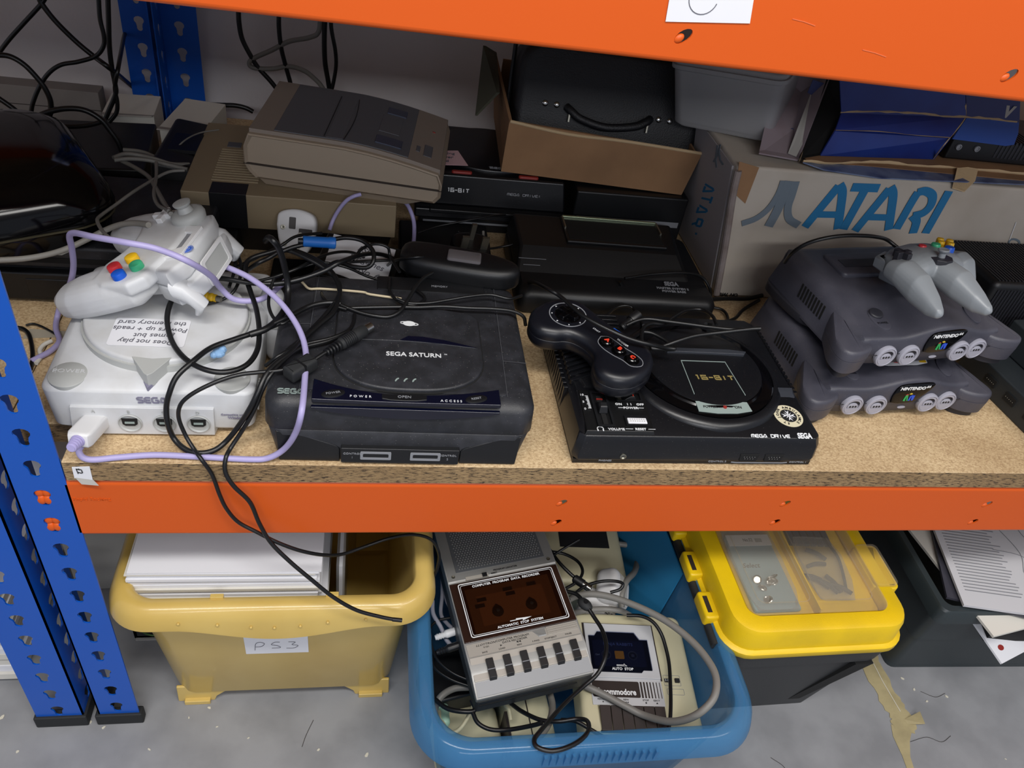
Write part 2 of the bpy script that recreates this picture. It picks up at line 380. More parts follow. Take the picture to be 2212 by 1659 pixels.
# ------------------------------------------------------------------ racking
PITCH = 0.0392
def keyhole(cx, cy, s=1.0):
    P = []
    for i in range(11): t = R(-48+276*i/10); P.append((cx+0.0074*s*math.cos(t), cy+0.0042*s+0.0060*s*math.sin(t)))
    for i in range(9): t = R(158+224*i/8); P.append((cx+0.0043*s*math.cos(t), cy-0.0070*s+0.0046*s*math.sin(t)))
    return P
def upright(label, x0, x1, yf, side, z0, z1, zh, back=False, foot=True):
    """slotted angle: front flange x0..x1, side flange running in y at edge `side`"""
    d = 0.042
    t = thing('shelf_upright', label, 'upright', (x0, yf, FLZ), group=None)
    k0 = math.ceil((z0-zh)/PITCH); hs = []
    z = zh+k0*PITCH
    while z < z1-0.012:
        if z > z0+0.012: hs.append(z-FLZ)
        z += PITCH
    W_ = x1-x0; bm = nb(); a, b = z0-FLZ, z1-FLZ; th = 0.0018
    m1 = Matrix(((1, 0, 0, 0), (0, 0, -1, 0), (0, 1, 0, 0), (0, 0, 0, 1)))
    cxh = W_*0.5
    holes_plate(bm, [(0, a), (W_, a), (W_, b), (0, b)], [keyhole(cxh, h) for h in hs], th, m=T(0, th if not back else th, 0) @ m1)
    xs = 0 if side == 'l' else W_-th
    m2 = Matrix(((0, 0, 1, xs), (1, 0, 0, 0), (0, 1, 0, 0), (0, 0, 0, 1)))
    y0, y1 = (0, d) if not back else (-d, 0)
    holes_plate(bm, [(y0, a), (y1, a), (y1, b), (y0, b)], [keyhole((y0+y1)/2+0.004, h) for h in hs], th, m=m2)
    obj('slotted_angle', bm, M['blue'], t, ang=30)
    if foot:
        f = nb(); g = 0.0035; e = -0.001
        pts = [(e-g, -g), (W_+g, -g), (W_+g, 0.006+g), (0.006+g, 0.006+g), (0.006+g, d+g), (-g, d+g)] if side == 'l' else [(-g, -g), (W_+g, -g), (W_+g, d+g), (W_-0.006-g, d+g), (W_-0.006-g, 0.006+g), (-g, 0.006+g)]
        prism(f, pts, 0, 0.022); obj('foot_cap', f, M['rubber'], t, bev=0.002)
    return t
upright('blue slotted front upright nearest the white console, with orange hooks in its slots', -0.3125, -0.265, 0.0, 'l', FLZ+0.004, 1.05, 0.1075)
upright('blue slotted front upright at the far left edge, beside the paper stack', -0.384, -0.330, 0.0, 'r', FLZ+0.004, 1.05, -0.1705)
upright('dark blue rear upright against the wall, right one of the pair behind the cream box', -0.3190, -0.265, 0.784, 'l', FLZ+0.004, 1.05, 0.1337, back=True)
upright('dark blue rear upright against the wall, left one of the pair', -0.375, -0.3240, 0.784, 'r', FLZ+0.004, 1.05, 0.1348, back=True)

def beam(label, z0, x0, x1, yb, tongue_x, first=True, back=False):
    t = thing('shelf_beam', label, 'shelf beam', (x0, yb, z0))
    H_, D_ = 0.080, 0.030; n = 5
    prof = [(D_, 0.0), (0.004, 0.0)]
    for i in range(n+1): a = R(270-90*i/n); prof.append((0.004+0.004*math.cos(a), 0.004+0.004*math.sin(a)))
    for i in range(n+1): a = R(180-90*i/n); prof.append((0.007+0.007*math.cos(a), H_-0.007+0.007*math.sin(a)))
    prof += [(D_, H_), (D_, H_-0.02), (D_-0.0016, H_-0.02), (D_-0.0016, H_-0.0016), (0.0075, H_-0.0016), (0.0016, H_-0.0075), (0.0016, 0.005), (0.005, 0.0016), (D_, 0.0016)]
    L_ = x1-x0; bm = nb()
    # front web is a plate with real slots, so leave it out of the profile strip
    rings = [[(x, p[0], p[1]) for p in prof] for x in (0, L_)]
    R_ = [[bm.verts.new(p) for p in r] for r in rings]; m_ = len(prof)
    web = 2+n
    for i in range(m_):
        j = (i+1) % m_
        if i in (web, ) or (prof[i][0] == 0.0016 and prof[j][0] == 0.0016 and i != web): continue
        bm.faces.new((R_[0][i], R_[0][j], R_[1][j], R_[1][i]))
    hl = []
    for hx in tongue_x:
        for hz in (0.018, 0.050): hl.append(ell(hx-x0, hz, 0.0068, 0.0038, 14, 38))
    m1 = Matrix(((1, 0, 0, 0), (0, 0, -1, 0), (0, 1, 0, 0), (0, 0, 0, 1)))
    holes_plate(bm, [(0, 0.004), (L_, 0.004), (L_, H_-0.007), (0, H_-0.007)], hl, 0.0016, m=T(0, 0.0016, 0) @ m1)
    obj('beam_channel', bm, M['orange'], t, ang=40)
    for hx in tongue_x:
        for hz in (0.018, 0.050):
            b = nb(); ball(b, (hx-x0-0.0025, 0.0012, hz-0.002), 0.0042, 0.0022, 0.0028, seg=12, m=RY(-38)); obj('punched_tongue', b, M['orange'], t, ang=80)
    return t
mid = beam('orange beam along the front edge of the chipboard shelf, above the storage boxes', -0.105, -0.267, 1.45, 0.0, (0.210, 0.467, 0.726, 0.985))
text('Rapid Racking', 0.0062, T(Y(198, 1078).x+0.267, -0.0002, Y(198, 1078).z+0.105) @ FRONT, M['orange'], mid, name='embossed_lettering', h=0.0003, sx=0.95)
# hooks showing through the slots of the near upright
b = nb()
for hz in (0.1075-PITCH*4, 0.1075-PITCH*5):
    z = hz+0.105
    for dx in (-0.0032, 0.0032):
        ball(b, (-0.2888+0.267+dx, 0.0034, z+0.0045), 0.0046, 0.0034, 0.0066, seg=14)
        ball(b, (-0.2888+0.267+dx*0.9, 0.0022, z-0.0050), 0.0044, 0.0032, 0.0062, seg=14)
    box(b, -0.2888+0.267-0.012, 0.002, 0.0045, 0.0065, z-0.02, z+0.018)
obj('hook', b, M['orange'], mid, ang=60)
top = beam('orange beam crossing the top of the view, with a white paper label taped on', 0.400, -0.267, 1.45, 0.0, (-0.054, 0.204, 0.457, 0.715, 0.97))
b = nb()
for (px, py, a, l) in ((0.118, 0.046, 18, 0.008), (0.285, 0.036, -8, 0.018), (0.345, 0.022, -8, 0.02)): 
    ribbon(b, [(-l/2, 0), (0, 0.0004), (l/2, 0)], 0.0006, m=T(px+0.267, -0.0001, py) @ FRONT @ RZ(a), h=0.0002)
obj('scratches', b, mat('scratched_enamel', 'D9693A', 0.6), top)
beam('rear orange beam under the chipboard shelf at the wall', -0.105, -0.267, 1.45, 0.752, ())
beam('rear orange beam under the upper shelf at the wall', 0.400, -0.267, 1.45, 0.752, ())

def board(label, z1, pts, th=0.022):
    bm = prism(nb(), pts, 0, th); bm.normal_update()
    for f in bm.faces: f.material_index = 0 if abs(f.normal.z) > 0.5 else 1
    o = obj('shelf_board', bm, [M['chip'], M['chipedge']], bev=0.0006, seg=1); o.location = (0, 0, z1-th)
    return tag(o, label, 'shelf board')
right_ = [(-0.2635, -0.0015), (1.45, -0.0015), (1.45, 0.782), (-0.2615, 0.782), (-0.2615, 0.738), (-0.3235, 0.738), (-0.3235, 0.048), (-0.2635, 0.048)]
left_ = [(-1.30, -0.0015), (-0.388, -0.0015), (-0.388, 0.048), (-0.3245, 0.048), (-0.3245, 0.738), (-0.380, 0.738), (-0.380, 0.782), (-1.30, 0.782)]
board('chipboard shelf board carrying the consoles', 0.0, right_, 0.0245)
board('chipboard shelf board behind the blue uprights on the left bay', 0.0, left_, 0.0245)
board('chipboard board of the upper shelf, above the orange beam', 0.503, right_, 0.0225)
board('upper chipboard board of the left bay', 0.503, left_, 0.0225)
for zz in (-0.105, 0.400):
    o = beam('orange beam of the left bay, %s' % ('lower' if zz < 0 else 'upper'), zz, -1.30, -0.386, 0.0, ())
    o = beam('rear orange beam of the left bay, %s' % ('lower' if zz < 0 else 'upper'), zz, -1.30, -0.386, 0.752, ())
# paper label on the top beam
pl = thing('paper_label', 'white handwritten paper label taped to the upper orange beam', 'label', (0.19, -0.0003, 0.4))
c0 = [Y(1437, 46, 0), Y(1619, 50, 0), Y(1632, -30, 0), Y(1450, -30, 0)]
bm = nb(); o_ = Vector((0.19, -0.0003, 0.4))
q = [p-o_ for p in c0]; loft(bm, [[(p.x, -0.0005, p.z) for p in q], [(p.x, 0.0, p.z) for p in q]]); obj('paper_sheet', bm, M['paper'], pl)
bm = nb(); cc = Y(1520, -5, 0)-o_
ribbon(bm, [(cc.x+0.010*math.cos(R(a)), cc.z+0.010*math.sin(R(a))) for a in range(190, 350, 12)], 0.0005, m=T(0, -0.0006, 0) @ FRONT, h=0.0002)
obj('handwriting', bm, M['handprint'], pl)
# price label on the shelf edge
t = thing('price_sticker', 'small torn white price sticker on the front edge of the chipboard shelf', 'sticker', Y(178, 1022, -0.0025))
bm = nb(); hexa(bm, [(-0.008, 0, -0.007), (0.007, 0, -0.009), (0.007, 0.0006, -0.009), (-0.008, 0.0006, -0.007)], [(-0.0075, 0, 0.0075), (0.0075, 0, 0.0085), (0.0075, 0.0006, 0.0085), (-0.0075, 0.0006, 0.0075)])
obj('paper_scrap', bm, M['paper'], t)
bm = nb(); hexa(bm, [(-0.003, -0.001, -0.014), (0.012, -0.003, -0.0135), (0.012, -0.0024, -0.0135), (-0.003, -0.0004, -0.014)], [(-0.0075, 0, -0.006), (0.007, 0, -0.009), (0.007, 0.0006, -0.009), (-0.0075, 0.0006, -0.006)])
obj('torn_edge', bm, M['greypaper'], t)
text('£2', 0.007, T(-0.002, -0.0004, 0.003) @ FRONT @ RZ(-85), M['ink'], t)

# ================================================================== WHITE DISC CONSOLE (far left)
t = thing('games_console', 'off-white disc console with round lid and handwritten sticker, beside the blue upright', 'games console', (-0.190, 0.036, 0), R(0.5))
W2, D = 0.0925, 0.195
bm = nb()
def ring(ix, y0, y1, r, zf, zb): return [(x, y, zf+(zb-zf)*max(0, min(1, (y-0.0)/0.10))) for x, y in rr(-W2+ix, W2-ix, y0, y1, r, 5)]
loft(bm, [ring(0.007, 0.006, D-.006, 0.010, 0.004, 0.004), ring(0.005, 0.003, D-.004, 0.010, 0.009, 0.009), ring(0.0045, 0.003, D-.004, 0.010, 0.0095, 0.0095),
          ring(0.0035, 0.001, D-.003, 0.011, 0.0100, 0.0100), ring(0.001, 0.0, D, 0.010, 0.0505, 0.056), ring(0.0012, 0.0006, D-.0008, 0.010, 0.0520, 0.058), ring(0.003, 0.003, D-.003, 0.010, 0.0538, 0.0610), ring(0.010, 0.012, D-.010, 0.010, 0.0565, 0.0660)])
obj('body', bm, M['white'], t, ang=50)
b = nb(); prism(b, ell(0, 0.098, 0.0775, 0.0765, 64), 0.050, 0.0652, m=RX(0)); obj('lid_groove', b, M['offgrey'], t)
b = nb(); slab(b, ell(0, 0.099, 0.0755, 0.0745, 64), 0.058, 0.0702, 0.003, 4, 0); lid = obj('disc_lid', b, M['white'], t, ang=50)
b = nb(); prism(b, [(-0.0185, 0.030), (-0.0035, 0.0065), (0.0, 0.0035), (0.004, 0.0065), (0.0165, 0.030), (0, 0.0275)], 0.0560, 0.0706); obj('status_light', b, M['offgrey'], t, bev=0.0006)
b = nb(); prism(b, [(-0.006, 0.010), (-0.001, 0.0005), (0.006, 0.010)], 0.0535, 0.0585, m=T(0, 0.0, 0)); obj('lid_latch', b, M['lilacgrey'], t, bev=0.0006)
for x, tx in ((-0.071, 'POWER'), (0.070, 'OPEN')):
    b = nb(); lathe(b, [(0.0165, 0.05), (0.0165, 0.0576), (0.0158, 0.0582), (0.001, 0.0584)], 36, m=T(x, 0.021, 0) @ RX(4))
    k = obj('button', b, M['offgrey'], t, ang=40); text(tx, 0.0064, T(x, 0.021, 0.0585) @ RX(4), M['white'], k, sx=1.25, name='embossed_word')
# controller panel
b = nb(); hexa(b, [(-0.072, -0.0035, 0.0035), (0.053, -0.0035, 0.0035), (0.055, 0.01, 0.0035), (-0.074, 0.01, 0.0035)], [(-0.069, -0.0028, 0.036), (0.0545, -0.0028, 0.036), (0.0545, 0.01, 0.037), (-0.069, 0.01, 0.037)])
pn = obj('controller_panel', b, M['white'], t, bev=0.0006)
for i, ch in enumerate('ABCD'):
    x = -0.050+i*0.0300
    text(ch, 0.0048, T(x, -0.0034, 0.0315) @ FRONT, M['offgrey'], pn, name='port_letter')
    if ch == 'A': continue
    b = nb(); lathe(b, [(0.0100, 0.0), (0.0105, 0.0012), (0.0098, 0.0020), (0.0088, 0.0006), (0.0, 0.0004)], 32, m=T(x, -0.0033, 0.0185) @ FRONT)
    p = obj('controller_port', b, M['offgrey'], pn)
    b = nb(); prism(b, [(-0.0068, 0.004), (0.0068, 0.004), (0.0064, -0.0025), (0.004, -0.0045), (-0.004, -0.0045), (-0.0064, -0.0025)], 0.0008, 0.0018, m=T(x, -0.0033, 0.0203) @ FRONT); obj('socket', b, M['darkhole'], p)
    b = nb(); box(b, -0.0042, 0.0042, -0.0012, 0.0010, 0.0018, 0.0024, m=T(x, -0.0033, 0.0200) @ FRONT); obj('contact_block', b, M['greenink'], p)
glyphs('SEGA', 0.0050, 0.0060, 0.0013, 0.00075, T(0.001, -0.0002, 0.0440) @ FRONT, M['lilacgrey'], t, double=True)
text('Compatible with', 0.0030, T(0.071, -0.0003, 0.0275) @ FRONT, M['lilacgrey'], t, sx=1.1)
text('Windows', 0.0034, T(0.074, -0.0003, 0.0235) @ FRONT, M['lilacgrey'], t, sx=1.2, bold=0.0001)
b = nb()
for i in range(6): box(b, 0.0905, 0.0922, 0.018+i*0.004, 0.0198+i*0.004, 0.018, 0.040)
obj('side_vent', b, M['offgrey'], t)
# handwritten sticker and putty lie on the lid
q = thing('note_sticker', 'white handwritten sticker on the lid of the off-white console, partly under its controller', 'sticker', (-0.190, 0.036, 0.0706), R(0.5))
b = nb(); prism(b, rr(-0.044, 0.024, 0.045, 0.088, 0.003, 3), 0, 0.0003); obj('sticker_sheet', b, M['paper'], q)
for i, s in enumerate(('Does not play', 'games but', 'Powers up + reads', 'the memory card')):
    text(s, 0.0092, T(-0.010 if i != 1 else -0.005, 0.0515+i*0.0098, 0.0004) @ RZ(180+(-2, 1, -1, 0)[i]), M['handprint'], q, 'handwriting', shear=0.15, sx=0.95)
b = nb(); ball(b, (0, 0, 0.003), 0.0062, 0.0058, 0.0042, seg=10); ball(b, (0.003, 0.003, 0.005), 0.0042, seg=8); ball(b, (-0.004, -0.003, 0.003), 0.0036, seg=8)
o = obj('putty_blob', b, M['bluetack'], ang=25); o.location = Z(473, 768, 0.068); tag(o, 'small blob of pale blue putty on the off-white console lid', 'putty')

# ---- its controller
ex = Vector((-0.250, -0.962, -0.109)).normalized(); ey = Vector((0.908, -0.272, 0.318)); ey = (ey-ex*ey.dot(ex)).normalized(); ez = ex.cross(ey)
PM = Matrix((ex, ey, ez)).transposed()
c_abxy = Z(273.5, 577, 0.124)
t = thing('game_controller', 'large off-white controller with four coloured buttons, lying tilted on the off-white console', 'game controller', c_abxy, PM)
# controller frame: origin at the middle of the four buttons, x towards the right grip, y towards the cord
def organic(name, bm, m, parent, vox=0.0012, it=6):
    o = obj(name, bm, m, parent, ang=180)
    r = o.modifiers.new('remesh', 'REMESH'); r.mode = 'VOXEL'; r.voxel_size = vox; r.use_smooth_shade = True
    s = o.modifiers.new('smooth', 'SMOOTH'); s.factor = 0.5; s.iterations = it
    return o
def capsule(bm, a, b_, r0, r1, fx=1.0, n=20):
    """tapered rounded limb from a to b_"""
    a, b_ = Vector(a), Vector(b_); d = b_-a; L_ = d.length; rings = []
    q = d.to_track_quat('Z', 'Y').to_matrix().to_4x4(); mm = Matrix.Translation(a) @ q
    prof = [(r0*math.sin(R(x)), -r0*math.cos(R(x))) for x in range(10, 91, 16)]+[(r1*math.cos(R(x)), L_+r1*math.sin(R(x))) for x in range(0, 90, 16)]
    lathe(bm, prof, n, m=mm); return bm
def loft_path(bm, secs, n=24):
    """superelliptic sections: (centre, half-width along u, half-height along w, u, w)"""
    rings = []
    for c, a, h, u_, w_ in secs:
        c, u_, w_ = Vector(c), Vector(u_).normalized(), Vector(w_).normalized(); rg = []
        for k in range(n):
            th = 2*PI*k/n; cs, sn = math.cos(th), math.sin(th)
            rg.append(c+u_*a*math.copysign(abs(cs)**0.8, cs)+w_*h*math.copysign(abs(sn)**0.8, sn))
        rings.append(rg)
    return loft(bm, rings)
b = nb()
slab(b, [(-0.106, 0.010), (-0.103, -0.022), (-0.085, -0.030), (-0.062, -0.024), (-0.045, -0.022), (-0.030, -0.026), (-0.012, -0.034), (0.014, -0.034), (0.023, -0.018), (0.025, 0.010), (0.014, 0.024), (-0.010, 0.030), (-0.035, 0.034), (-0.055, 0.034), (-0.084, 0.028), (-0.100, 0.022)], -0.018, -0.002, 0.005, 3)
for s in (0, 1):
    X_ = (lambda x: x) if not s else (lambda x: -0.084-x)
    loft_path(b, [((X_(0.001), 0.018, -0.018), 0.010, 0.010, (1, 0, 0), (0, 0, 1)), ((X_(0.001), 0.006, -0.019), 0.023, 0.0165, (1, 0, 0), (0, 0, 1)), ((X_(0.003), -0.018, -0.020), 0.026, 0.0185, (1, 0, 0), (0, 0, 1)), ((X_(0.006), -0.040, -0.022), 0.0250, 0.0185, (1, 0, 0), (0, 0, 1)),
                  ((X_(0.009), -0.060, -0.024), 0.0225, 0.0175, (1, 0, 0), (0, 0, 1)), ((X_(0.011), -0.074, -0.025), 0.0175, 0.0145, (1, 0, 0), (0, 0, 1)), ((X_(0.012), -0.083, -0.025), 0.008, 0.008, (1, 0, 0), (0, 0, 1))])
box(b, -0.070, -0.014, -0.010, 0.046, -0.044, -0.016)
organic('body', b, M['white'], t, 0.0011, 5)
b = nb(); slab(b, [(-0.092, 0.046), (-0.086, 0.016), (-0.066, 0.026), (-0.024, 0.026), (-0.004, 0.016), (0.008, 0.040), (-0.002, 0.056), (-0.022, 0.062), (-0.062, 0.062), (-0.082, 0.056)], -0.044, -0.024, 0.003, 3)
slab(b, [(-0.088, 0.018), (-0.002, 0.018), (0.008, 0.042), (-0.010, 0.052), (-0.076, 0.052), (-0.094, 0.044)], -0.024, -0.006, 0.004, 3)
obj('slot_housing', b, M['white'], t, ang=40)
b = nb(); holes_plate(b, [(-0.070, 0.028), (-0.060, 0.014), (-0.024, 0.014), (-0.016, 0.028), (-0.020, 0.047), (-0.066, 0.047)], [[(-0.058, 0.032), (-0.052, 0.022), (-0.034, 0.022), (-0.028, 0.032), (-0.032, 0.041), (-0.056, 0.041)]], 0.003, m=T(0, 0, -0.0060)); o = obj('screen_window', b, M['whiteplain'], t, bev=0.0006)
b = nb(); prism(b, [(-0.058, 0.032), (-0.052, 0.022), (-0.034, 0.022), (-0.028, 0.032), (-0.032, 0.041), (-0.056, 0.041)], -0.0060, -0.0052); obj('window_opening', b, M['greyink'], o)
b = nb(); holes_plate(b, rr(-0.064, -0.018, -0.042, -0.014, 0.002, 2), [rr(-0.060, -0.022, -0.038, -0.018, 0.002, 2)], 0.0015, m=Matrix(((1, 0, 0, 0), (0, 0, 1, 0.0615), (0, 1, 0, 0), (0, 0, 0, 1)))); obj('expansion_slot', b, M['whiteplain'], t)
b = nb(); box(b, -0.060, -0.022, 0.0600, 0.0622, -0.038, -0.018); obj('slot_recess', b, M['offgrey'], t)
for sx in (-1, 1):
    b = nb(); x = -0.042+sx*0.042; v = len(b.verts)
    loft_path(b, [((x, 0.038, -0.026), 0.011, 0.010, (1, 0, 0), (0, 0, 1)), ((x+sx*0.001, 0.050, -0.034), 0.010, 0.012, (1, 0, 0), (0, 0, 1)), ((x+sx*0.002, 0.056, -0.048), 0.008, 0.006, (1, 0, 0), (0, 1, 0)), ((x+sx*0.002, 0.050, -0.056), 0.006, 0.004, (1, 0, 0), (0, 1, 0))], 16)
    obj('trigger', b, M['white'], t, ang=60)
for cx_, cy_, mm in ((-0.0128, 0.0, 'yellow'), (0.0, 0.0120, 'green'), (0.0, -0.0120, 'red'), (0.0128, 0.0, 'bluebtn')):
    b = nb(); lathe(b, [(0.0064, -0.008), (0.0064, 0.0018), (0.0060, 0.0030), (0.0048, 0.0037), (0.0, 0.0034)], 24, m=T(cx_, cy_-0.001, 0.0005)); obj('face_button', b, M[mm], t, label={'yellow': 'yellow button', 'green': 'green button', 'red': 'red button', 'bluebtn': 'blue button'}[mm])
b = nb(); lathe(b, [(0.016, -0.006), (0.0175, 0.0), (0.0165, 0.004), (0.012, 0.0065), (0.008, 0.0060), (0.006, 0.011), (0.0085, 0.0135), (0.0090, 0.0155), (0.006, 0.0165), (0.0, 0.016)], 28, m=T(-0.084, 0.024, -0.001)); obj('thumb_stick', b, M['offgrey'], t, ang=50)
b = nb()
for a in (0, 90): box(b, -0.011, 0.011, -0.0035, 0.0035, -0.004, 0.003, m=T(-0.088, -0.006, 0) @ RZ(a))
obj('direction_pad', b, M['whiteplain'], t, bev=0.001)
b = nb(); prism(b, ell(0, 0, 0.0058, 0.0058, 20), 0, 0.0006, m=T(-0.030, 0.0475, -0.0055)); o = obj('swirl_badge', b, M['swirl'], t)
b = nb(); ribbon(b, [(0.0045*(1-a/520)*math.cos(R(a)), 0.0045*(1-a/520)*math.sin(R(a))) for a in range(0, 480, 30)], 0.0008, m=T(-0.030, 0.0475, -0.0049)); obj('swirl_line', b, M['bluebtn'], o)
# plug of the controller in port A
t = thing('controller_plug', 'off-white square plug in the first socket of the off-white console', 'plug', (-0.2395, 0.0335, 0.0185), (R(-12), 0, R(-9)))
b = nb(); slab(b, [(-0.0105, -0.030), (-0.0085, -0.0345), (0.0085, -0.0345), (0.0105, -0.030), (0.0105, 0.006), (-0.0105, 0.006)], -0.0075, 0.0075, 0.003, 3); obj('plug_shell', b, M['whiteplain'], t, ang=50)
b = nb()
for i in range(5): lathe(b, [(0.0058-i*0.0004, 0), (0.0062-i*0.0004, 0.0008), (0.0058-i*0.0004, 0.002), (0.0046-i*0.0003, 0.0023), (0.0046-i*0.0003, 0.0027)], 16, m=T(0, -0.034-i*0.0026, 0) @ FRONT)
obj('strain_relief', b, M['lilac'], t)

# ================================================================== BLACK DISC CONSOLE (middle)
t = thing('games_console', 'dusty black disc console with oval lid under a cable tangle', 'games console', (0.038, 0.0, 0), R(-0.6))
W2, D = 0.1255, 0.215
bm = nb()
def fr(x, z=0): return 0.004*(1-(x/W2)**2)           # front bows a little
def rg(ix, y0, z, zr=0.0, r=0.014, bow=1.0, ybk=0.0):
    P = []
    for x, y in rr(-W2+ix, W2-ix, y0, D-ybk, r, 5): P.append((x, y-(fr(x)*bow if y < 0.1 else 0), z))
    return P
loft(bm, [rg(0.010, 0.008, 0.000), rg(0.008, 0.0065, 0.003), rg(0.0015, 0.0040, 0.0400), rg(0.0015, 0.0046, 0.0404), rg(0.0, 0.0038, 0.0415), rg(0.001, 0.005, 0.066), rg(0.003, 0.0085, 0.0705, ybk=0.003), rg(0.009, 0.015, 0.0745, ybk=0.008), rg(0.013, 0.022, 0.0755, ybk=0.012)])
obj('body', bm, M['satblack'], t, ang=60)
# lower front skirts: two side wedges and the socket strip
for s in (-1, 1):
    b = nb(); pts = [(s*0.115, 0.001), (s*0.117, 0.038), (s*0.100, 0.036), (s*0.062, 0.021), (s*0.058, 0.017), (s*0.058, 0.001)]
    prism(b, [(x_*0.985, y_) for x_, y_ in pts], 0, 0.0042, m=T(0, 0.0065, 0) @ RX(-2) @ FRONT); obj('front_skirt', b, M['black'], t, bev=0.0012)
b = nb(); box(b, -0.056, 0.056, -0.001, 0.01, 0.003, 0.022); st = obj('socket_strip', b, M['black'], t, bev=0.0008)
for x in (-0.0235, 0.0235):
    b = nb(); holes_plate(b, rr(-0.0145, 0.0145, -0.005, 0.005, 0.001, 2), [rr(-0.0120, 0.0120, -0.0028, 0.0028, 0.001, 2)], 0.0015, m=T(x, -0.0005, 0.0135) @ FRONT); p = obj('controller_port', b, M['greyink'], st)
    b = nb(); box(b, x-0.0105, x+0.0105, -0.0012, 0, 0.0128, 0.0145); obj('contact_block', b, M['black'], p)
    text('CONTROL', 0.0032, T(x+(-0.022 if x < 0 else 0.0215), -0.0014, 0.0155) @ FRONT, M['greyink'], st, sx=1.1); text('1' if x < 0 else '2', 0.0034, T(x+(-0.022 if x < 0 else 0.0215), -0.0014, 0.0105) @ FRONT, M['greyink'], st)
# top deck with gentle rise, lid and bands
b = nb(); slab(b, rr(-0.093, 0.098, 0.020, 0.205, 0.004, 3), 0.070, 0.0768, 0.0012, 2, 0); obj('top_deck', b, M['satblack'], t)
b = nb(); lidp = []
for i in range(65):
    a = PI+PI*i/64; lidp.append((0.0055+0.0720*math.copysign(abs(math.cos(a))**0.75, math.cos(a)), 0.0685+0.0495*math.copysign(abs(math.sin(a))**0.95, math.sin(a))))
for i in range(17): a = R(0+80*i/16); lidp.append((0.0775-0.006+0.006*math.cos(a)-0.0006*i, 0.135+0.012*math.sin(a)))
lidp += [(0.030, 0.152), (-0.020, 0.152), (-0.050, 0.150), (-0.064, 0.145), (-0.0665, 0.135)]
slab(b, offs(lidp, -0.0012), 0.074, 0.0773, 0.0004, 2, 0); obj('lid_gap', b, M['darkhole'], t)
b = nb(); slab(b, lidp, 0.074, 0.0808, 0.0022, 3, 0); lid = obj('disc_lid', b, M['satblack'], t, ang=40)
b = nb(); prism(b, [(-0.066, 0.103), (-0.03, 0.104), (0.0, 0.101), (0.03, 0.096), (0.074, 0.084), (0.03, 0.0895), (0.0, 0.0910), (-0.066, 0.0905)], 0.0800, 0.0818); o = obj('lid_ridge', b, M['satblack'], lid, bev=0.0006)
b = nb(); prism(b, [(-0.004, 0.0915), (0.004, 0.0985), (0.018, 0.0985), (0.04, 0.0945), (0.072, 0.0845), (0.04, 0.0885), (0.018, 0.0905)], 0.0817, 0.0824); obj('gloss_inlay', b, M['navy'], lid)
text('SEGA SATURN', 0.0085, T(0.0095, 0.0705, 0.0809), M['whiteink'], lid, sx=0.98, bold=0.00012)
text('TM', 0.0022, T(0.0405, 0.0730, 0.0809), M['whiteink'], lid)
b = nb(); prism(b, ell(0, 0, 0.0062, 0.0042, 24, 0), 0, 0.0002, m=T(0.0055, 0.1215, 0.0809)); ribbon(b, [(0.0092*math.cos(R(a)), 0.0024*math.sin(R(a))) for a in range(-165, 170, 15)], 0.0009, m=T(0.0055, 0.1215, 0.0809) @ RZ(-8), h=0.0003); obj('planet_emblem', b, M['whiteink'], lid)
b = nb()
for i in range(3): ribbon(b, cat([(-0.0015, -0.002), (0, 0.0012), (0.002, 0.0028)], 4), [0.0004]+[0.0015]*7+[0.0003], m=T(-0.007+i*0.008, 0.0315, 0.0809))
obj('status_marks', b, M['greenink'], lid)
# glossy control band
b = nb(); N_ = 24; up_, lo_ = [], []
for i in range(N_+1):
    x = -0.0825+0.1720*i/N_; up_.append((x, 0.0145+(0.0205 if x < 0 else 0.0115)*(x/0.086)**2)); lo_.append((x, 0.0035+0.0012*abs(x/0.086)))
prism(b, lo_+up_[::-1], 0.0735, 0.0780); bd = obj('control_band', b, M['navy'], t, bev=0.0008)
b = nb(); prism(b, [(-0.083+0.172*i/16, 0.0715) for i in range(17)]+[(-0.083+0.172*i/16, 0.0695-0.010*math.sin(PI*i/16)**0.8) for i in range(16, -1, -1)], 0, 0.0036, m=T(0, 0.0045, 0) @ FRONT); obj('gloss_lip', b, M['navy'], bd, bev=0.0006)
for x, y, tx in ((-0.064, 0.0125, 'POWER'), (0.0665, 0.0115, 'RESET')):
    b = nb(); slab(b, ell(x, y, 0.0108, 0.0052, 28, 14), 0.077, 0.0792, 0.0010, 2, 0); o = obj('button', b, M['black'], bd); text(tx, 0.0036, T(x, y, 0.0793) @ RZ(14), M['greyink'], o, sx=1.05, name='button_word')
b = nb(); prism(b, [(-0.0205, 0.0140), (0.0205, 0.0140), (0.0205, 0.0075), (0.012, 0.0058), (0, 0.0052), (-0.012, 0.0058), (-0.0205, 0.0075)], 0.077, 0.0790); o = obj('open_button', b, M['black'], bd, bev=0.0007); text('OPEN', 0.0044, T(0, 0.0102, 0.0791), M['greyink'], o, sx=1.1, name='button_word')
text('POWER', 0.0040, T(-0.0395, 0.0100, 0.0781), M['whiteink'], bd, sp=1.7); text('ACCESS', 0.0040, T(0.0430, 0.0078, 0.0781), M['whiteink'], bd, sp=1.6)
glyphs('SEGA', 0.0044, 0.0058, 0.0012, 0.0007, T(-0.1020, 0.0165, 0.0757), M['greenink'], t, double=True)
for a_, c_ in (((0.097, 0.018), (0.101, 0.205)), ((-0.094, 0.018), (-0.090, 0.205)), ((0.098, 0.072), (0.122, 0.070)), ((-0.092, 0.118), (-0.120, 0.118))): obj('seam_line', ribbon(nb(), [a_, c_], 0.0004, z=0.0767, h=0.0003), M['n64seam'], t)
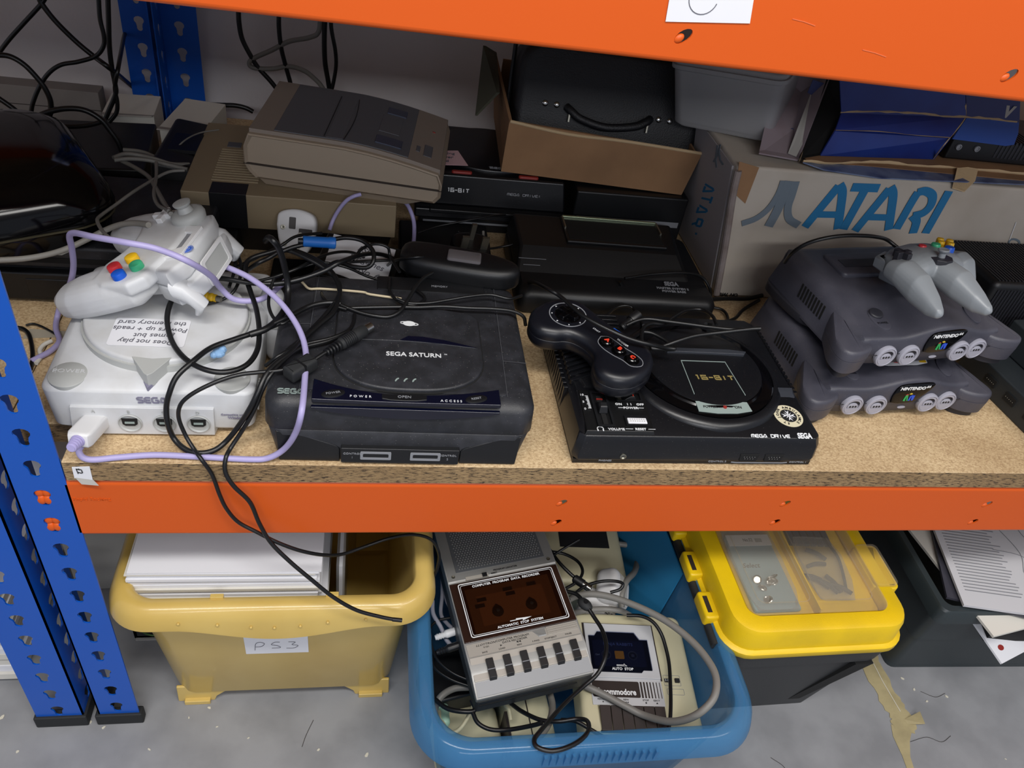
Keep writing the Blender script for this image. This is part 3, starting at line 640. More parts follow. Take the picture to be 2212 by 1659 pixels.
b = nb(); slab(b, rr(-0.028, 0.09, 0.186, 0.212, 0.002, 2), 0.072, 0.0780, 0.001, 2, 0); obj('cartridge_flap', b, M['black'], t)
text('MEMORY', 0.0045, T(0.040, 0.197, 0.0781), M['greyink'], t)
# brittle cream strip along its back edge
b = nb(); tube(b, [(-0.108, 0.182, 0.083), (-0.102, 0.176, 0.0795), (-0.096, 0.170, 0.0780), (-0.085, 0.171, 0.0780), (-0.062, 0.170, 0.0782), (-0.040, 0.169, 0.0778), (-0.033, 0.165, 0.0782), (-0.0, 0.160, 0.0780)], 0.0013, 6, 4)
o = obj('rubber_strip', b, M['string']); o.location = (0.038, 0.008, 0.001); tag(o, 'thin cream perished strip lying along the back of the black disc console', 'strip')

# ================================================================== BLACK CARTRIDGE CONSOLE with the round deck (right of centre)
t = thing('games_console', 'satin black cartridge console with round deck, volume slider and round cream sticker', 'games console', (0.2075, 0.003, 0), R(0.4))
W_, D = 0.272, 0.207
bm = nb()
def mring(i, y0, z, c=0.006, yb=0.0): return [(x, y, z) for x, y in ((i+c, y0), (W_-i-c, y0), (W_-i, y0+c), (W_-i, D-yb-c), (W_-i-c, D-yb), (i+c, D-yb), (i, D-yb-c), (i, y0+c))]
loft(bm, [mring(0.006, 0.006, 0.003), mring(0.004, 0.003, 0.006), mring(0.002, 0.0, 0.0075), mring(0.001, -0.001, 0.014), mring(0.003, -0.0005, 0.030), mring(0.005, 0.003, 0.0385), mring(0.010, 0.012, 0.0425, 0.008, 0.004), mring(0.012, 0.062, 0.0455, 0.008, 0.004)])
obj('body', bm, M['mdblack'], t, ang=28, bev=0.0012)
b = nb(); box(b, 0.004, W_-0.004, 0.003, D-0.003, 0.0, 0.006); obj('base', b, M['black'], t)
# round deck
cx_, cy_ = 0.161, 0.101
b = nb(); lathe(b, [(0.093, 0.038), (0.0925, 0.0435), (0.088, 0.0478), (0.0825, 0.0495), (0.0812, 0.0492), (0.0805, 0.046), (0.01, 0.046)], 72, m=T(cx_, cy_, 0)); dk = obj('round_deck', b, M['mdblack'], t, ang=50)
b = nb(); lathe(b, [(0.0800, 0.045), (0.0795, 0.0492), (0.070, 0.0502), (0.0685, 0.0502), (0.0665, 0.0518), (0.02, 0.0530), (0.0, 0.0530)], 72, m=T(cx_, cy_, 0)); rg_ = obj('deck_ring', b, M['gloss'], t, ang=30)
b = nb(); lathe(b, [(0.0665, 0.050), (0.0660, 0.0524), (0.060, 0.0538), (0.02, 0.0548), (0.0, 0.0548)], 72, m=T(cx_+0.002, cy_+0.003, 0)); dp_ = obj('deck_plate', b, M['mdblack'], t, ang=30)
b = nb(); slab(b, rr(cx_-0.038, cx_+0.052, cy_+0.022, cy_+0.034, 0.002, 2), 0.053, 0.0568, 0.0012, 2, 0); sl = obj('cartridge_slot', b, M['black'], t)
b = nb(); prism(b, [(cx_-0.036, cy_+0.0195), (cx_+0.056, cy_+0.0185), (cx_+0.060, cy_+0.0235), (cx_+0.040, cy_+0.0265), (cx_-0.036, cy_+0.0265)], 0.053, 0.0575); obj('slot_door', b, M['edge'], sl, bev=0.0007)
b = nb(); ribbon(b, [(-0.028, -0.046), (-0.0255, 0.010), (0.0265, 0.010), (0.030, -0.046)], 0.0007, z=0.0547, m=T(cx_+0.002, cy_-0.004, 0), h=0.0006); obj('window_outline', b, M['greenink'], dp_)
glyphs('16-BIT', 0.0060, 0.0062, 0.0018, 0.0016, T(cx_+0.006, cy_-0.022, 0.0549), mat('worn_gold_print', '8A7B4A', 0.5), dp_)
b = nb(); prism(b, [(-0.0285, 0.006), (0.0295, 0.006), (0.0315, -0.0065), (0.014, -0.0100), (-0.008, -0.0105), (-0.0285, -0.008)], 0, 0.0008, m=T(cx_+0.002, cy_-0.0640, 0.0510) @ RX(6)); lb = obj('power_label', b, M['greenink'], rg_)
text('POWER', 0.0044, T(cx_-0.0125, cy_-0.0660, 0.0518) @ RX(6), M['ink'], lb, sx=1.0); text('ON', 0.0050, T(cx_+0.019, cy_-0.0660, 0.0518) @ RX(6), M['ink'], lb)
b = nb(); lathe(b, [(0.0022, 0), (0.0020, 0.0014), (0.0, 0.0020)], 16, m=T(cx_+0.004, cy_-0.0660, 0.0513)); obj('power_lamp', b, M['darkred'], lb)
b = nb(); ribbon(b, [(0.009, 0), (0.0125, 0)], 0.0004, m=T(cx_, cy_-0.0660, 0.0518)); obj('dash', b, M['ink'], lb)
# chevron cooling ribs on the left
b = nb()
for i in range(15):
    y = 0.083+i*0.0078
    ribbon(b, [(0.007, y-0.007), (0.030, y+0.004), (0.060, y+0.004), (0.085, y+0.004)], 0.0036, z=0.043, h=0.0062)
    box(b, 0.0008, 0.0052, y-0.010, y-0.0060, 0.012, 0.041)
obj('cooling_ribs', b, M['mdblack'], t, bev=0.0007)
b = nb()
for i in range(18): box(b, W_-0.0055, W_-0.0015, 0.075+i*0.0068, 0.0785+i*0.0068, 0.014, 0.040)
obj('side_ribs', b, M['mdblack'], t)
# raised wedges
b = nb(); hexa(b, [(0.012, 0.060, 0.04), (0.112, 0.060, 0.04), (0.090, 0.086, 0.04), (0.010, 0.090, 0.04)], [(0.022, 0.070, 0.0470), (0.098, 0.070, 0.0470), (0.088, 0.086, 0.0490), (0.016, 0.086, 0.0490)]); obj('left_wedge', b, M['mdblack'], t, bev=0.001)
b = nb(); hexa(b, [(0.213, 0.050, 0.04), (0.262, 0.050, 0.04), (0.264, 0.074, 0.04), (0.225, 0.074, 0.04)], [(0.222, 0.066, 0.0480), (0.257, 0.066, 0.0480), (0.260, 0.074, 0.0485), (0.228, 0.074, 0.0485)]); obj('right_wedge', b, M['edge'], t, bev=0.001)
# sunken control panel
b = nb(); hexa(b, [(0.018, 0.010, 0.038), (0.092, 0.010, 0.038), (0.094, 0.070, 0.042), (0.020, 0.070, 0.042)], [(0.020, 0.012, 0.0432), (0.090, 0.012, 0.0432), (0.092, 0.069, 0.0466), (0.022, 0.069, 0.0466)]); cp = obj('control_panel', b, mat('near_black_panel', '08090B', 0.45), t, bev=0.0008)
SL = T(0, 0, 0.0) 
def pz(y): return 0.0434+(y-0.012)*0.06
b = nb(); holes_plate(b, rr(0.032, 0.050, 0.016, 0.066, 0.001, 2), [rr(0.0345, 0.0475, 0.0185, 0.0635, 0.0008, 2)], 0.0009, m=T(0, 0, pz(0.03)-0.0005) @ RX(3.4)); p = obj('volume_track', b, M['black'], cp)
b = nb(); box(b, 0.0385, 0.0435, 0.020, 0.062, pz(0.02)-0.0003, pz(0.02)+0.0004, m=RX(2)); obj('slot_recess', b, M['darkhole'], p)
b = nb(); hexa(b, [(0.0362, 0.034, pz(.04)), (0.0462, 0.034, pz(.04)), (0.0462, 0.052, pz(.04)), (0.0362, 0.052, pz(.04))], [(0.0372, 0.037, pz(.04)+0.008), (0.0452, 0.037, pz(.04)+0.008), (0.0452, 0.043, pz(.04)+0.009), (0.0372, 0.043, pz(.04)+0.009)]); obj('slider_knob', b, M['black'], p, bev=0.0013, seg=3)
b = nb(); box(b, 0.0380, 0.0445, 0.0545, 0.0560, pz(.05), pz(.05)+0.0012); obj('red_mark', b, M['darkred'], p)
b = nb()
for i in range(16): box(b, 0.0275 if i % 5 else 0.0265, 0.0300, 0.0415+i*0.00125, 0.0419+i*0.00125, pz(.05)+0.0002, pz(.05)+0.0006)
obj('scale_marks', b, M['whiteink'], cp)
for s, y in (('10', 0.0610), ('5', 0.0510), ('0', 0.0410)): text(s, 0.0038, T(0.0235, y, pz(y)+0.0005), M['whiteink'], cp, sx=1.2)
text('VOLUME', 0.0042, T(0.0505, 0.0135, pz(.0135)+0.0005), M['whiteink'], cp, sx=1.05, bold=0.00008)
b = nb(); ribbon(b, [(0.0338+0.0032*math.cos(R(a)), 0.0138+0.0030*math.sin(R(a))) for a in range(-30, 211, 20)], 0.0007, z=pz(.0135)+0.0003); box(b, 0.0304, 0.0316, 0.0110, 0.0135, pz(.01)+0.0002, pz(.01)+0.0008); box(b, 0.0360, 0.0372, 0.0110, 0.0135, pz(.01)+0.0002, pz(.01)+0.0008); obj('headphone_symbol', b, M['whiteink'], cp)
b = nb(); holes_plate(b, rr(0.0590, 0.0870, 0.0520, 0.0660, 0.001, 2), [rr(0.0605, 0.0855, 0.0535, 0.0645, 0.0008, 2)], 0.0009, m=T(0, 0, pz(.04)-0.001) @ RX(3.4)); p = obj('power_switch', b, M['black'], cp)
b = nb(); box(b, 0.0610, 0.0650, 0.0540, 0.0640, pz(.058)-0.0004, pz(.058)+0.0008); obj('switch_plate', b, M['steel'], p)
b = nb(); hexa(b, [(0.0665, 0.0538, pz(.058)), (0.0815, 0.0538, pz(.058)), (0.0815, 0.0642, pz(.058)), (0.0665, 0.0642, pz(.058))], [(0.0735, 0.0545, pz(.058)+0.0055), (0.0785, 0.0545, pz(.058)+0.0055), (0.0785, 0.0640, pz(.058)+0.006), (0.0735, 0.0640, pz(.058)+0.006)]); obj('switch_knob', b, M['black'], p, bev=0.0008)
b = nb(); ribbon(b, [(0.0765, 0.055), (0.0765, 0.0632)], 0.0008, z=pz(.058)+0.0058); ribbon(b, [(0.0745, 0.059), (0.0785, 0.059)], 0.0007, z=pz(.058)+0.0062); obj('red_mark', b, M['redink'], p)
for s, x, y in (('ON', 0.0605, 0.0487), ('I  I', 0.0720, 0.0487), ('OFF', 0.0838, 0.0487), ('POWER', 0.0725, 0.0435)): text(s, 0.0040, T(x, y, pz(y)+0.0005), M['whiteink'], cp, sx=1.15, bold=0.00008)
text('RESET', 0.0042, T(0.0760, 0.0140, pz(.014)+0.0005), M['whiteink'], cp, sx=1.05, bold=0.00008)
for x0, x1, y in ((0.0590, 0.0655, 0.0435), (0.0800, 0.0865, 0.0435), (0.0600, 0.0680, 0.0140), (0.0840, 0.0915, 0.0140)):
    obj('rule_line', ribbon(nb(), [(x0, y), (x1, y)], 0.0004, z=pz(y)+0.0005), M['whiteink'], cp)
b = nb(); holes_plate(b, rr(0.0620, 0.0870, 0.0185, 0.0320, 0.001, 2), [rr(0.0640, 0.0850, 0.0200, 0.0285, 0.0008, 2)], 0.0016, m=T(0, 0, pz(.02)-0.0008) @ RX(3.4)); p = obj('reset_switch', b, M['black'], cp)
b = nb(); slab(b, rr(0.0645, 0.0845, 0.0203, 0.0282, 0.0006, 2), pz(.02)-0.0005, pz(.02)+0.0026, 0.0006, 2, 0); p = obj('reset_button', b, M['paper'], p)
b = nb()
for i in range(7):
    for j in range(2): box(b, 0.0668+i*0.0024, 0.0678+i*0.0024, 0.0225+j*0.0028, 0.0235+j*0.0028, pz(.02)+0.0024, pz(.02)+0.0029)
obj('grip_dots', b, M['greypaper'], p)
cp.location = (-0.0085, -0.0060, -0.0003)
# front sockets and print
for x in (0.192, 0.220):
    b = nb(); prism(b, [(-0.011, 0.0055), (0.011, 0.0055), (0.0095, -0.0045), (-0.0095, -0.0045)], 0, 0.0016, m=T(x, 0.0, 0.0135) @ FRONT); p = obj('controller_port', b, M['darkhole'], t, bev=0.0004)
    b = nb()
    for k in range(5): ball(b, (x-0.006+k*0.003, -0.0018, 0.0155), 0.0006, seg=6)
    for k in range(4): ball(b, (x-0.0045+k*0.003, -0.0018, 0.0130), 0.0006, seg=6)
    obj('pins', b, M['chrome'], p)
b = nb(); ribbon(b, [(0.174, 0.0075), (0.180, 0.0068), (0.232, 0.0068), (0.238, 0.0075)], 0.0012, m=T(0, -0.0012, 0) @ FRONT); obj('port_trim', b, M['greyink'], t)
b = nb(); lathe(b, [(0.0034, 0), (0.0034, 0.0010), (0.0026, 0.0014), (0.0016, 0.0002), (0, 0.0001)], 20, m=T(0.054, -0.0008, 0.0140) @ FRONT); obj('headphone_jack', b, M['steel'], t)
for s, x in (('PHONES', 0.036), ('CONTROL 2', 0.158), ('CONTROL 1', 0.250)): text(s, 0.0030, T(x, -0.0018, 0.0085) @ FRONT, M['greyink'], t, sx=1.2)
glyphs('MEGA DRIVE', 0.0036, 0.0032, 0.0008, 0.0009, T(0.2090, 0.0045, 0.0402) @ RX(20), M['whiteink'], t)
text('SEGA', 0.0085, T(0.2478, 0.0050, 0.0405) @ RX(20), M['whiteink'], t, sx=0.80, bold=0.00035)
# round sticker
b = nb(); prism(b, ell(0, 0, 0.0160, 0.0160, 40), 0, 0.0003, m=T(0.239, 0.0315, 0.0442) @ RX(3.4)); o = obj('round_sticker', b, mat('cream_sticker', 'D5CDB0', 0.5), t)
b = nb(); prism(b, ell(0, 0, 0.0092, 0.0092, 32), 0, 0.0002, m=T(0.239, 0.0315, 0.0447) @ RX(3.4)); d_ = obj('sticker_disc', b, M['ink'], o)
b = nb()
for k in range(4):
    a = R(45+90*k); c, s = math.cos(a), math.sin(a)
    prism(b, [(0.0008*c, 0.0008*s), (0.0078*math.cos(a-0.30), 0.0078*math.sin(a-0.30)), (0.0052*c, 0.0052*s), (0.0078*math.cos(a+0.30), 0.0078*math.sin(a+0.30))], 0, 0.0002, m=T(0.239, 0.0315, 0.0450) @ RX(3.4) @ RZ(-45+0))
for k in range(4):
    a = R(45+90*k); prism(b, [(0.001*math.cos(a-1), 0.001*math.sin(a-1)), (0.0058*math.cos(a), 0.0058*math.sin(a)), (0.001*math.cos(a+1), 0.001*math.sin(a+1))], 0, 0.0002, m=T(0.239, 0.0315, 0.0450) @ RX(3.4))
obj('eight_point_cross', b, M['paper'], d_)
for k, ch in enumerate('ST JOHN AMBULANCE'):
    if ch == ' ': continue
    a = 250-k*19.0
    text(ch, 0.0042, T(0.239, 0.0315, 0.0447) @ RX(3.4) @ RZ(a-90) @ T(0, 0.0120, 0), M['ink'], o, 'sticker_letter', bold=0.00005)
text('®', 0.0030, T(0.250, 0.0260, 0.0449), M['ink'], o)

# ---- its three-button pad
yaw = -51
t = thing('game_controller', 'navy-black bean shaped controller with red-lettered buttons, lying on the round-deck console', 'game controller', (0.2365, 0.1100, 0.0590), (R(3), R(1.5), R(yaw))); t.scale = (0.955,)*3
def bean(s=1.0):
    P = []
    K = [(-0.076, 0.000), (-0.070, 0.022), (-0.052, 0.037), (-0.028, 0.037), (0.0, 0.034), (0.028, 0.037), (0.052, 0.037), (0.070, 0.022), (0.076, 0.000), (0.074, -0.020), (0.062, -0.036), (0.044, -0.041), (0.029, -0.032), (0.018, -0.018), (0.0, -0.013), (-0.018, -0.018), (-0.029, -0.032), (-0.044, -0.041), (-0.062, -0.036), (-0.074, -0.020)]
    c = cat([Vector((x, y, 0)) for x, y in K+[K[0]]], 5)[:-1]
    return [(p.x, p.y) for p in c][::-1]
pad = mat('navy_black_pad_plastic', '0D0F17', 0.36)
b = nb(); slab(b, bean(), 0.0, 0.0155, 0.001, 2, 0.006); obj('lower_shell', b, pad, t, ang=50)
b = nb(); slab(b, bean(), 0.0160, 0.0300, 0.0105, 6, 0); sh = obj('upper_shell', b, pad, t, ang=70)
b = nb(); lathe(b, [(0.0215, 0.0290), (0.0215, 0.0303), (0.0205, 0.0303), (0.0200, 0.0290)], 40, m=T(-0.040, 0.003, 0)); obj('pad_ring', b, M['greyink'], t)
b = nb(); lathe(b, [(0.0150, 0.026), (0.0150, 0.0302), (0.0140, 0.0308), (0.0120, 0.0306), (0.0, 0.0300)], 36, m=T(-0.040, 0.003, 0)); dd = obj('direction_disc', b, M['gloss'], t)
b = nb()
for a in (0, 90):
    hexa(b, [(-0.0135, -0.0042, 0.030), (0.0135, -0.0042, 0.030), (0.0135, 0.0042, 0.030), (-0.0135, 0.0042, 0.030)], [(-0.0120, -0.0032, 0.0345), (0.0120, -0.0032, 0.0345), (0.0120, 0.0032, 0.0345), (-0.0120, 0.0032, 0.0345)]) ; 
    if a == 0: xf(b, RZ(90))
xf(b, T(-0.040, 0.003, 0)); obj('direction_cross', b, M['gloss'], dd, bev=0.001)
b = nb()
for k in range(8):
    a = R(45*k); prism(b, ell(-0.040+0.0182*math.cos(a), 0.003+0.0182*math.sin(a), 0.0007 if k % 2 else 0.0012, 0.0007 if k % 2 else 0.0012, 3 if k % 2 == 0 else 10, 45*k), 0.0300, 0.0304)
obj('arrow_marks', b, M['whiteink'], t)
b = nb(); bo = [(0.008, 0.004), (0.014, 0.010), (0.026, 0.011), (0.036, 0.010), (0.050, 0.011), (0.062, 0.009), (0.067, 0.001), (0.060, -0.008), (0.048, -0.008), (0.036, -0.010), (0.022, -0.010), (0.012, -0.006), (0.008, 0.004)]
ribbon(b, [(p.x, p.y) for p in cat([Vector((x, y, 0)) for x, y in bo], 4)], 0.0007, z=0.0300); obj('button_outline', b, M['greyink'], t)
for x, s in ((0.0190, 'A'), (0.0365, 'B'), (0.0540, 'C')):
    b = nb(); lathe(b, [(0.0085, 0.027), (0.0085, 0.0305), (0.0078, 0.0308), (0.0070, 0.0302), (0.0066, 0.0302), (0.0064, 0.0335), (0.0055, 0.0342), (0, 0.0338)], 28, m=T(x, 0.0005, 0)); o = obj('face_button', b, M['gloss'], t); text(s, 0.0066, T(x, 0.0005, 0.0342), M['redink'], o, sx=1.1, bold=0.0004, name='button_letter')
text('TRIGGER', 0.0036, T(0.030, 0.0150, 0.0301), M['whiteink'], t, sx=1.1)
b = nb(); prism(b, [(-0.004, 0.0), (0.016, 0.0), (0.020, 0.006), (0.002, 0.006)], 0, 0.0004, m=T(0.006, 0.0225, 0.0290)); obj('blue_logo', b, M['bluebtn'], t)
text('START', 0.0030, T(-0.002, 0.0080, 0.0301), M['whiteink'], t, sx=1.1)

# ================================================================== TWO CHARCOAL CARTRIDGE CONSOLES, one on the other
def charcoal_console(label, loc, yaw, sticker):
    t = thing('games_console', label, 'games console', loc, R(yaw), 'charcoal four-socket consoles stacked at the right')
    HW = 0.104; D = 0.178; n = 24
    def yf(u): return 0.006*abs(u)**2.0                         # front bows forward in the middle
    def zt(u): return 0.0455+0.0130*(0.5+0.5*math.cos(PI*max(-1, min(1, (u-0.12)/0.62))))**0.9   # wave of the front top edge, highest right of centre
    b = nb(); secs = []
    for i in range(n+1):
        u = -1+2*i/n; x = HW*u; e = max(0, abs(u)-0.9)/0.1; s_ = 1-math.sqrt(max(0, 1-e*e)) if e else 0
        dz = 0.010*s_; dy = 0.010*s_; z1 = zt(u); zb = 0.0600
        pr = [(yf(u)+0.010, 0.0075), (yf(u)+0.006+dy, 0.010), (yf(u)+0.003+dy, 0.030), (yf(u)+0.004+dy, z1-0.004-dz), (yf(u)+0.0055+dy, z1-0.0012-dz), (yf(u)+0.009+dy, z1-dz), (yf(u)+0.020+dy, z1+0.0015-dz), (0.060, z1*0.45+0.55*zb-dz), (0.100, zb-dz), (D-0.016, zb+0.002-dz), (D-0.004-dy, zb-0.003-dz), (D-0.001-dy, zb-0.010), (D, 0.012), (D-0.004, 0.0075)]
        secs.append([(x, y, z) for y, z in pr])
    loft(b, secs); body = obj('body', b, M['n64'], t, ang=50)
    b = nb(); box(b, -0.100, 0.100, 0.0045, 0.012, 0.0255, 0.0262, m=T(0, -0.0016, 0)); 
    # corner feet: swept blades
    for s in (-1, 1):
        P = [(0.095, 0.070), (0.104, 0.060), (0.116, 0.038), (0.124, 0.022), (0.127, 0.008), (0.125, -0.001), (0.118, -0.006), (0.106, -0.006), (0.094, -0.002), (0.084, 0.006), (0.082, 0.020)]
        c = [(s*p.x, p.y) for p in cat([Vector((x, y, 0)) for x, y in P+[P[0]]], 3)[:-1]]
        if s < 0: c = c[::-1]
        f = nb(); g = offs(c, 0.003)
        ring = lambda pts, z: [(x, y, z) for x, y in pts]
        zt2 = lambda y: 0.0395+max(0, y-0.02)*0.18
        loft(f, [ring(offs(c, 0.004), 0.008), ring(offs(c, 0.0015), 0.010), ring(c, 0.026), ring(offs(c, 0.0006), 0.0262), ring(offs(c, 0.0006), 0.0268), ring(c, 0.027), [(x, y, zt2(y)-0.004) for x, y in c], [(x, y, zt2(y)-0.0012) for x, y in offs(c, 0.0012)], [(x, y, zt2(y)) for x, y in offs(c, 0.0035)]])
        ft = obj('corner_foot', f, M['n64'], t, ang=40)
        f = nb(); prism(f, offs(c, 0.007), 0.0, 0.009); obj('foot_pad', f, M['n64d'], ft, bev=0.0015)
        P = [(0.095, 0.090), (0.105, 0.105), (0.109, 0.150), (0.107, 0.174), (0.096, 0.178), (0.085, 0.150)]
        c = [(s*p.x, p.y) for p in cat([Vector((x, y, 0)) for x, y in P+[P[0]]], 3)[:-1]]
        if s < 0: c = c[::-1]
        f = nb(); slab(f, c, 0.0, 0.012, 0.002, 3, 0.002); obj('rear_foot', f, M['n64d'], t, ang=40)
    b = nb(); ribbon(b, [(-0.094, 0.0), (0.094, 0.0)], 0.0008, m=T(0, 0.0028, 0.0262) @ FRONT, h=0.0004); obj('seam_line', b, M['n64d'], t)
    for x in (-0.062, -0.031, 0.041, 0.068):
        yy = yf(x/HW)+0.0025; mm = T(x, yy, 0.0235) @ RX(0) @ FRONT
        b = nb(); lathe(b, [(0.0128, -0.002), (0.0134, 0.0015), (0.0128, 0.0034), (0.0112, 0.0040), (0.0108, 0.0034), (0.0106, 0.0018), (0.0, 0.0016)], 36, m=mm); p = obj('controller_socket', b, M['port'], t, ang=40)
        b = nb(); holes_plate(b, ell(0, 0, 0.0106, 0.0106, 32), [[(0.0086*math.cos(R(a)), 0.0010+0.0070*math.sin(R(a))) for a in range(-12, 193, 12)]+[(-0.0080, -0.0030), (0.0080, -0.0030)]], 0.0022, m=mm @ T(0, 0, 0.0014)); obj('socket_face', b, M['port'], p)
        b = nb(); prism(b, [(0.0086*math.cos(R(a)), 0.0010+0.0070*math.sin(R(a))) for a in range(-12, 193, 12)]+[(-0.0080, -0.0030), (0.0080, -0.0030)], 0.0014, 0.0019, m=mm); obj('socket_recess', b, M['n64d'], p)
        b = nb(); slab(b, [(0.0068*math.cos(R(a)), -0.0004+0.0046*math.sin(R(a))) for a in range(0, 181, 15)]+[(-0.0068, -0.0026), (0.0068, -0.0026)], 0.0016, 0.0034, 0.0005, 2, 0, m=mm); pl_ = obj('socket_plug_face', b, M['port'], p)
        b = nb()
        for k in (-1, 0, 1): lathe(b, [(0.0013, 0.0033), (0.0013, 0.0037), (0, 0.0037)], 10, m=mm @ T(k*0.0036, -0.0004, 0))
        obj('pin_holes', b, M['darkhole'], pl_)
    b = nb(); prism(b, ell(0, 0, 0.0055, 0.0018, 20), 0, 0.0008, m=T(0.010, 0.0048, 0.0160) @ FRONT); obj('lamp_window', b, M['port'], t)
    # badge
    mm = T(0.009, 0.0022, 0.0400) @ RX(-3) @ FRONT
    b = nb(); c = [(p.x, p.y) for p in cat([Vector(v+(0,)) for v in [(-0.022, -0.0125), (-0.0235, -0.004), (-0.0215, 0.007), (-0.015, 0.0120), (0.005, 0.0138), (0.024, 0.0138), (0.0275, 0.0110), (0.023, 0.002), (0.014, -0.0080), (0.008, -0.0130), (-0.012, -0.0145), (-0.022, -0.0125)]], 3)[:-1]]
    slab(b, c, -0.001, 0.0014, 0.0008, 2, 0, m=mm); bd = obj('badge', b, M['gloss'], t, ang=50)
    text('NINTENDO', 0.0058, mm @ T(-0.0015, 0.0075, 0.0015), M['whiteink'], bd, sx=1.12, shear=0.15, bold=0.0002); text('64', 0.0044, mm @ T(0.0190, 0.0092, 0.0015), M['whiteink'], bd, sx=1.2, shear=0.15, bold=0.0001)
    mlt = [mat('emblem_green', '2E9C52', 0.5), mat('emblem_blue', '2B4FC0', 0.5), mat('emblem_yellow', 'C9B03A', 0.5), mat('emblem_red', 'A8443A', 0.5)] if 'emblem' not in M else M['emblem']
    M['emblem'] = mlt
    b = nb()
    def par(pts, mi):
        k = len(b.faces); prism(b, pts, 0.0015, 0.0019, m=mm @ T(-0.0005, -0.0045, 0)); b.faces.ensure_lookup_table()
        for f in b.faces[k:]: f.material_index = mi
    par([(-0.0072, -0.0052), (-0.0044, -0.0062), (-0.0044, 0.0008), (-0.0064, 0.0022)], 0); par([(-0.0044, 0.0008), (-0.0020, -0.0058), (-0.0006, -0.0050), (-0.0036, 0.0035), (-0.0064, 0.0022)], 0)
    par([(0.0000, -0.0058), (0.0022, -0.0050), (0.0022, 0.0020), (0.0, 0.0008)], 1); par([(0.0022, 0.0020), (0.0044, -0.0056), (0.0066, -0.0048), (0.0066, 0.0022), (0.0044, 0.0014), (0.0036, 0.0028)], 1)
    par([(-0.0024, 0.0044), (0.0002, 0.0058), (0.0024, 0.0044), (0.0002, 0.0034)], 2); par([(-0.0068, 0.0028), (-0.0046, 0.0044), (-0.0030, 0.0036), (-0.0052, 0.0024)], 3)
    obj('emblem', b, mlt, bd)
    # top: power and reset switches, cartridge door, vents
    b = nb(); slab(b, ell(0, 0, 0.0105, 0.0170, 28, 8), 0, 0.0022, 0.0012, 2, 0, m=T(-0.060, 0.036, 0.0485) @ RX(9)); p = obj('power_switch', b, M['n64'], t, ang=40)
    b = nb(); slab(b, ell(0, 0.008, 0.0088, 0.0080, 20), 0.002, 0.0048, 0.002, 3, 0, m=T(-0.060, 0.036, 0.0485) @ RX(9)); obj('switch_knob', b, M['n64d'], p, ang=50); text('POWER', 0.0040, T(-0.060, 0.0290, 0.0500) @ RX(9), M['n64d'], p, name='embossed_word')
    b = nb(); slab(b, ell(0, 0, 0.0085, 0.0150, 28, -8), 0, 0.0020, 0.0010, 2, 0, m=T(0.072, 0.034, 0.0500) @ RX(9)); obj('reset_button', b, M['n64'], t, ang=40)
    b = nb(); slab(b, rr(-0.066, 0.066, 0.104, 0.150, 0.006, 4), 0.058, 0.0655, 0.003, 3, 0); p = obj('cartridge_bay', b, M['n64'], t, ang=40)
    b = nb(); box(b, -0.055, 0.055, 0.118, 0.134, 0.0652, 0.0660); obj('cartridge_door', b, M['n64d'], p)
    b = nb()
    for i in range(9): box(b, -0.1046, -0.1030, 0.072+i*0.0056, 0.0748+i*0.0056, 0.026, 0.044)
    obj('side_vents', b, M['darkhole'], t)
    if sticker:
        b = nb(); prism(b, [(-0.036, -0.008), (-0.040, 0.004), (-0.030, 0.013), (0.028, 0.014), (0.040, 0.003), (0.036, -0.008), (0.02, -0.011), (-0.02, -0.011)], 0, 0.0004, m=T(0.006, 0.040, 0.0596) @ RX(0)); p = obj('picture_sticker', b, M['paper'], t)
        for pts, mm_ in (([(-0.036, -0.008), (-0.040, 0.004), (-0.030, 0.013), (-0.02, 0.006), (-0.024, -0.009)], 'yellow'), ([(0.028, 0.010), (0.038, 0.003), (0.035, -0.008), (0.026, -0.007)], 'yellow'), ([(-0.010, -0.006), (-0.004, 0.006), (0.004, 0.004), (0.002, -0.008)], 'red'), ([(0.010, -0.004), (0.014, 0.008), (0.024, 0.006), (0.020, -0.003)], 'red'), ([(-0.020, -0.006), (-0.014, 0.008), (-0.010, 0.003)], 'handprint')):
            obj('sticker_patch', prism(nb(), pts, 0.0004, 0.0006, m=T(0.006, 0.040, 0.0596)), M[mm_], p)
    return t
charcoal_console('dusty charcoal four-socket console, lower one of the stacked pair, resting on the board', (0.6150, 0.0830, 0), 5.5, True)
charcoal_console('charcoal four-socket console, upper one of the stacked pair, under the grey controller', (0.6280, 0.0950, 0.0668), 9.5, False)

# ---- grey three-pronged controller
t = thing('game_controller', 'grey three-pronged controller with yellow, green and blue buttons, on the stacked charcoal consoles', 'game controller', (0.612, 0.152, 0.159), (R(-9.8), R(-1.7), R(16.9))); t.scale = (0.877,)*3
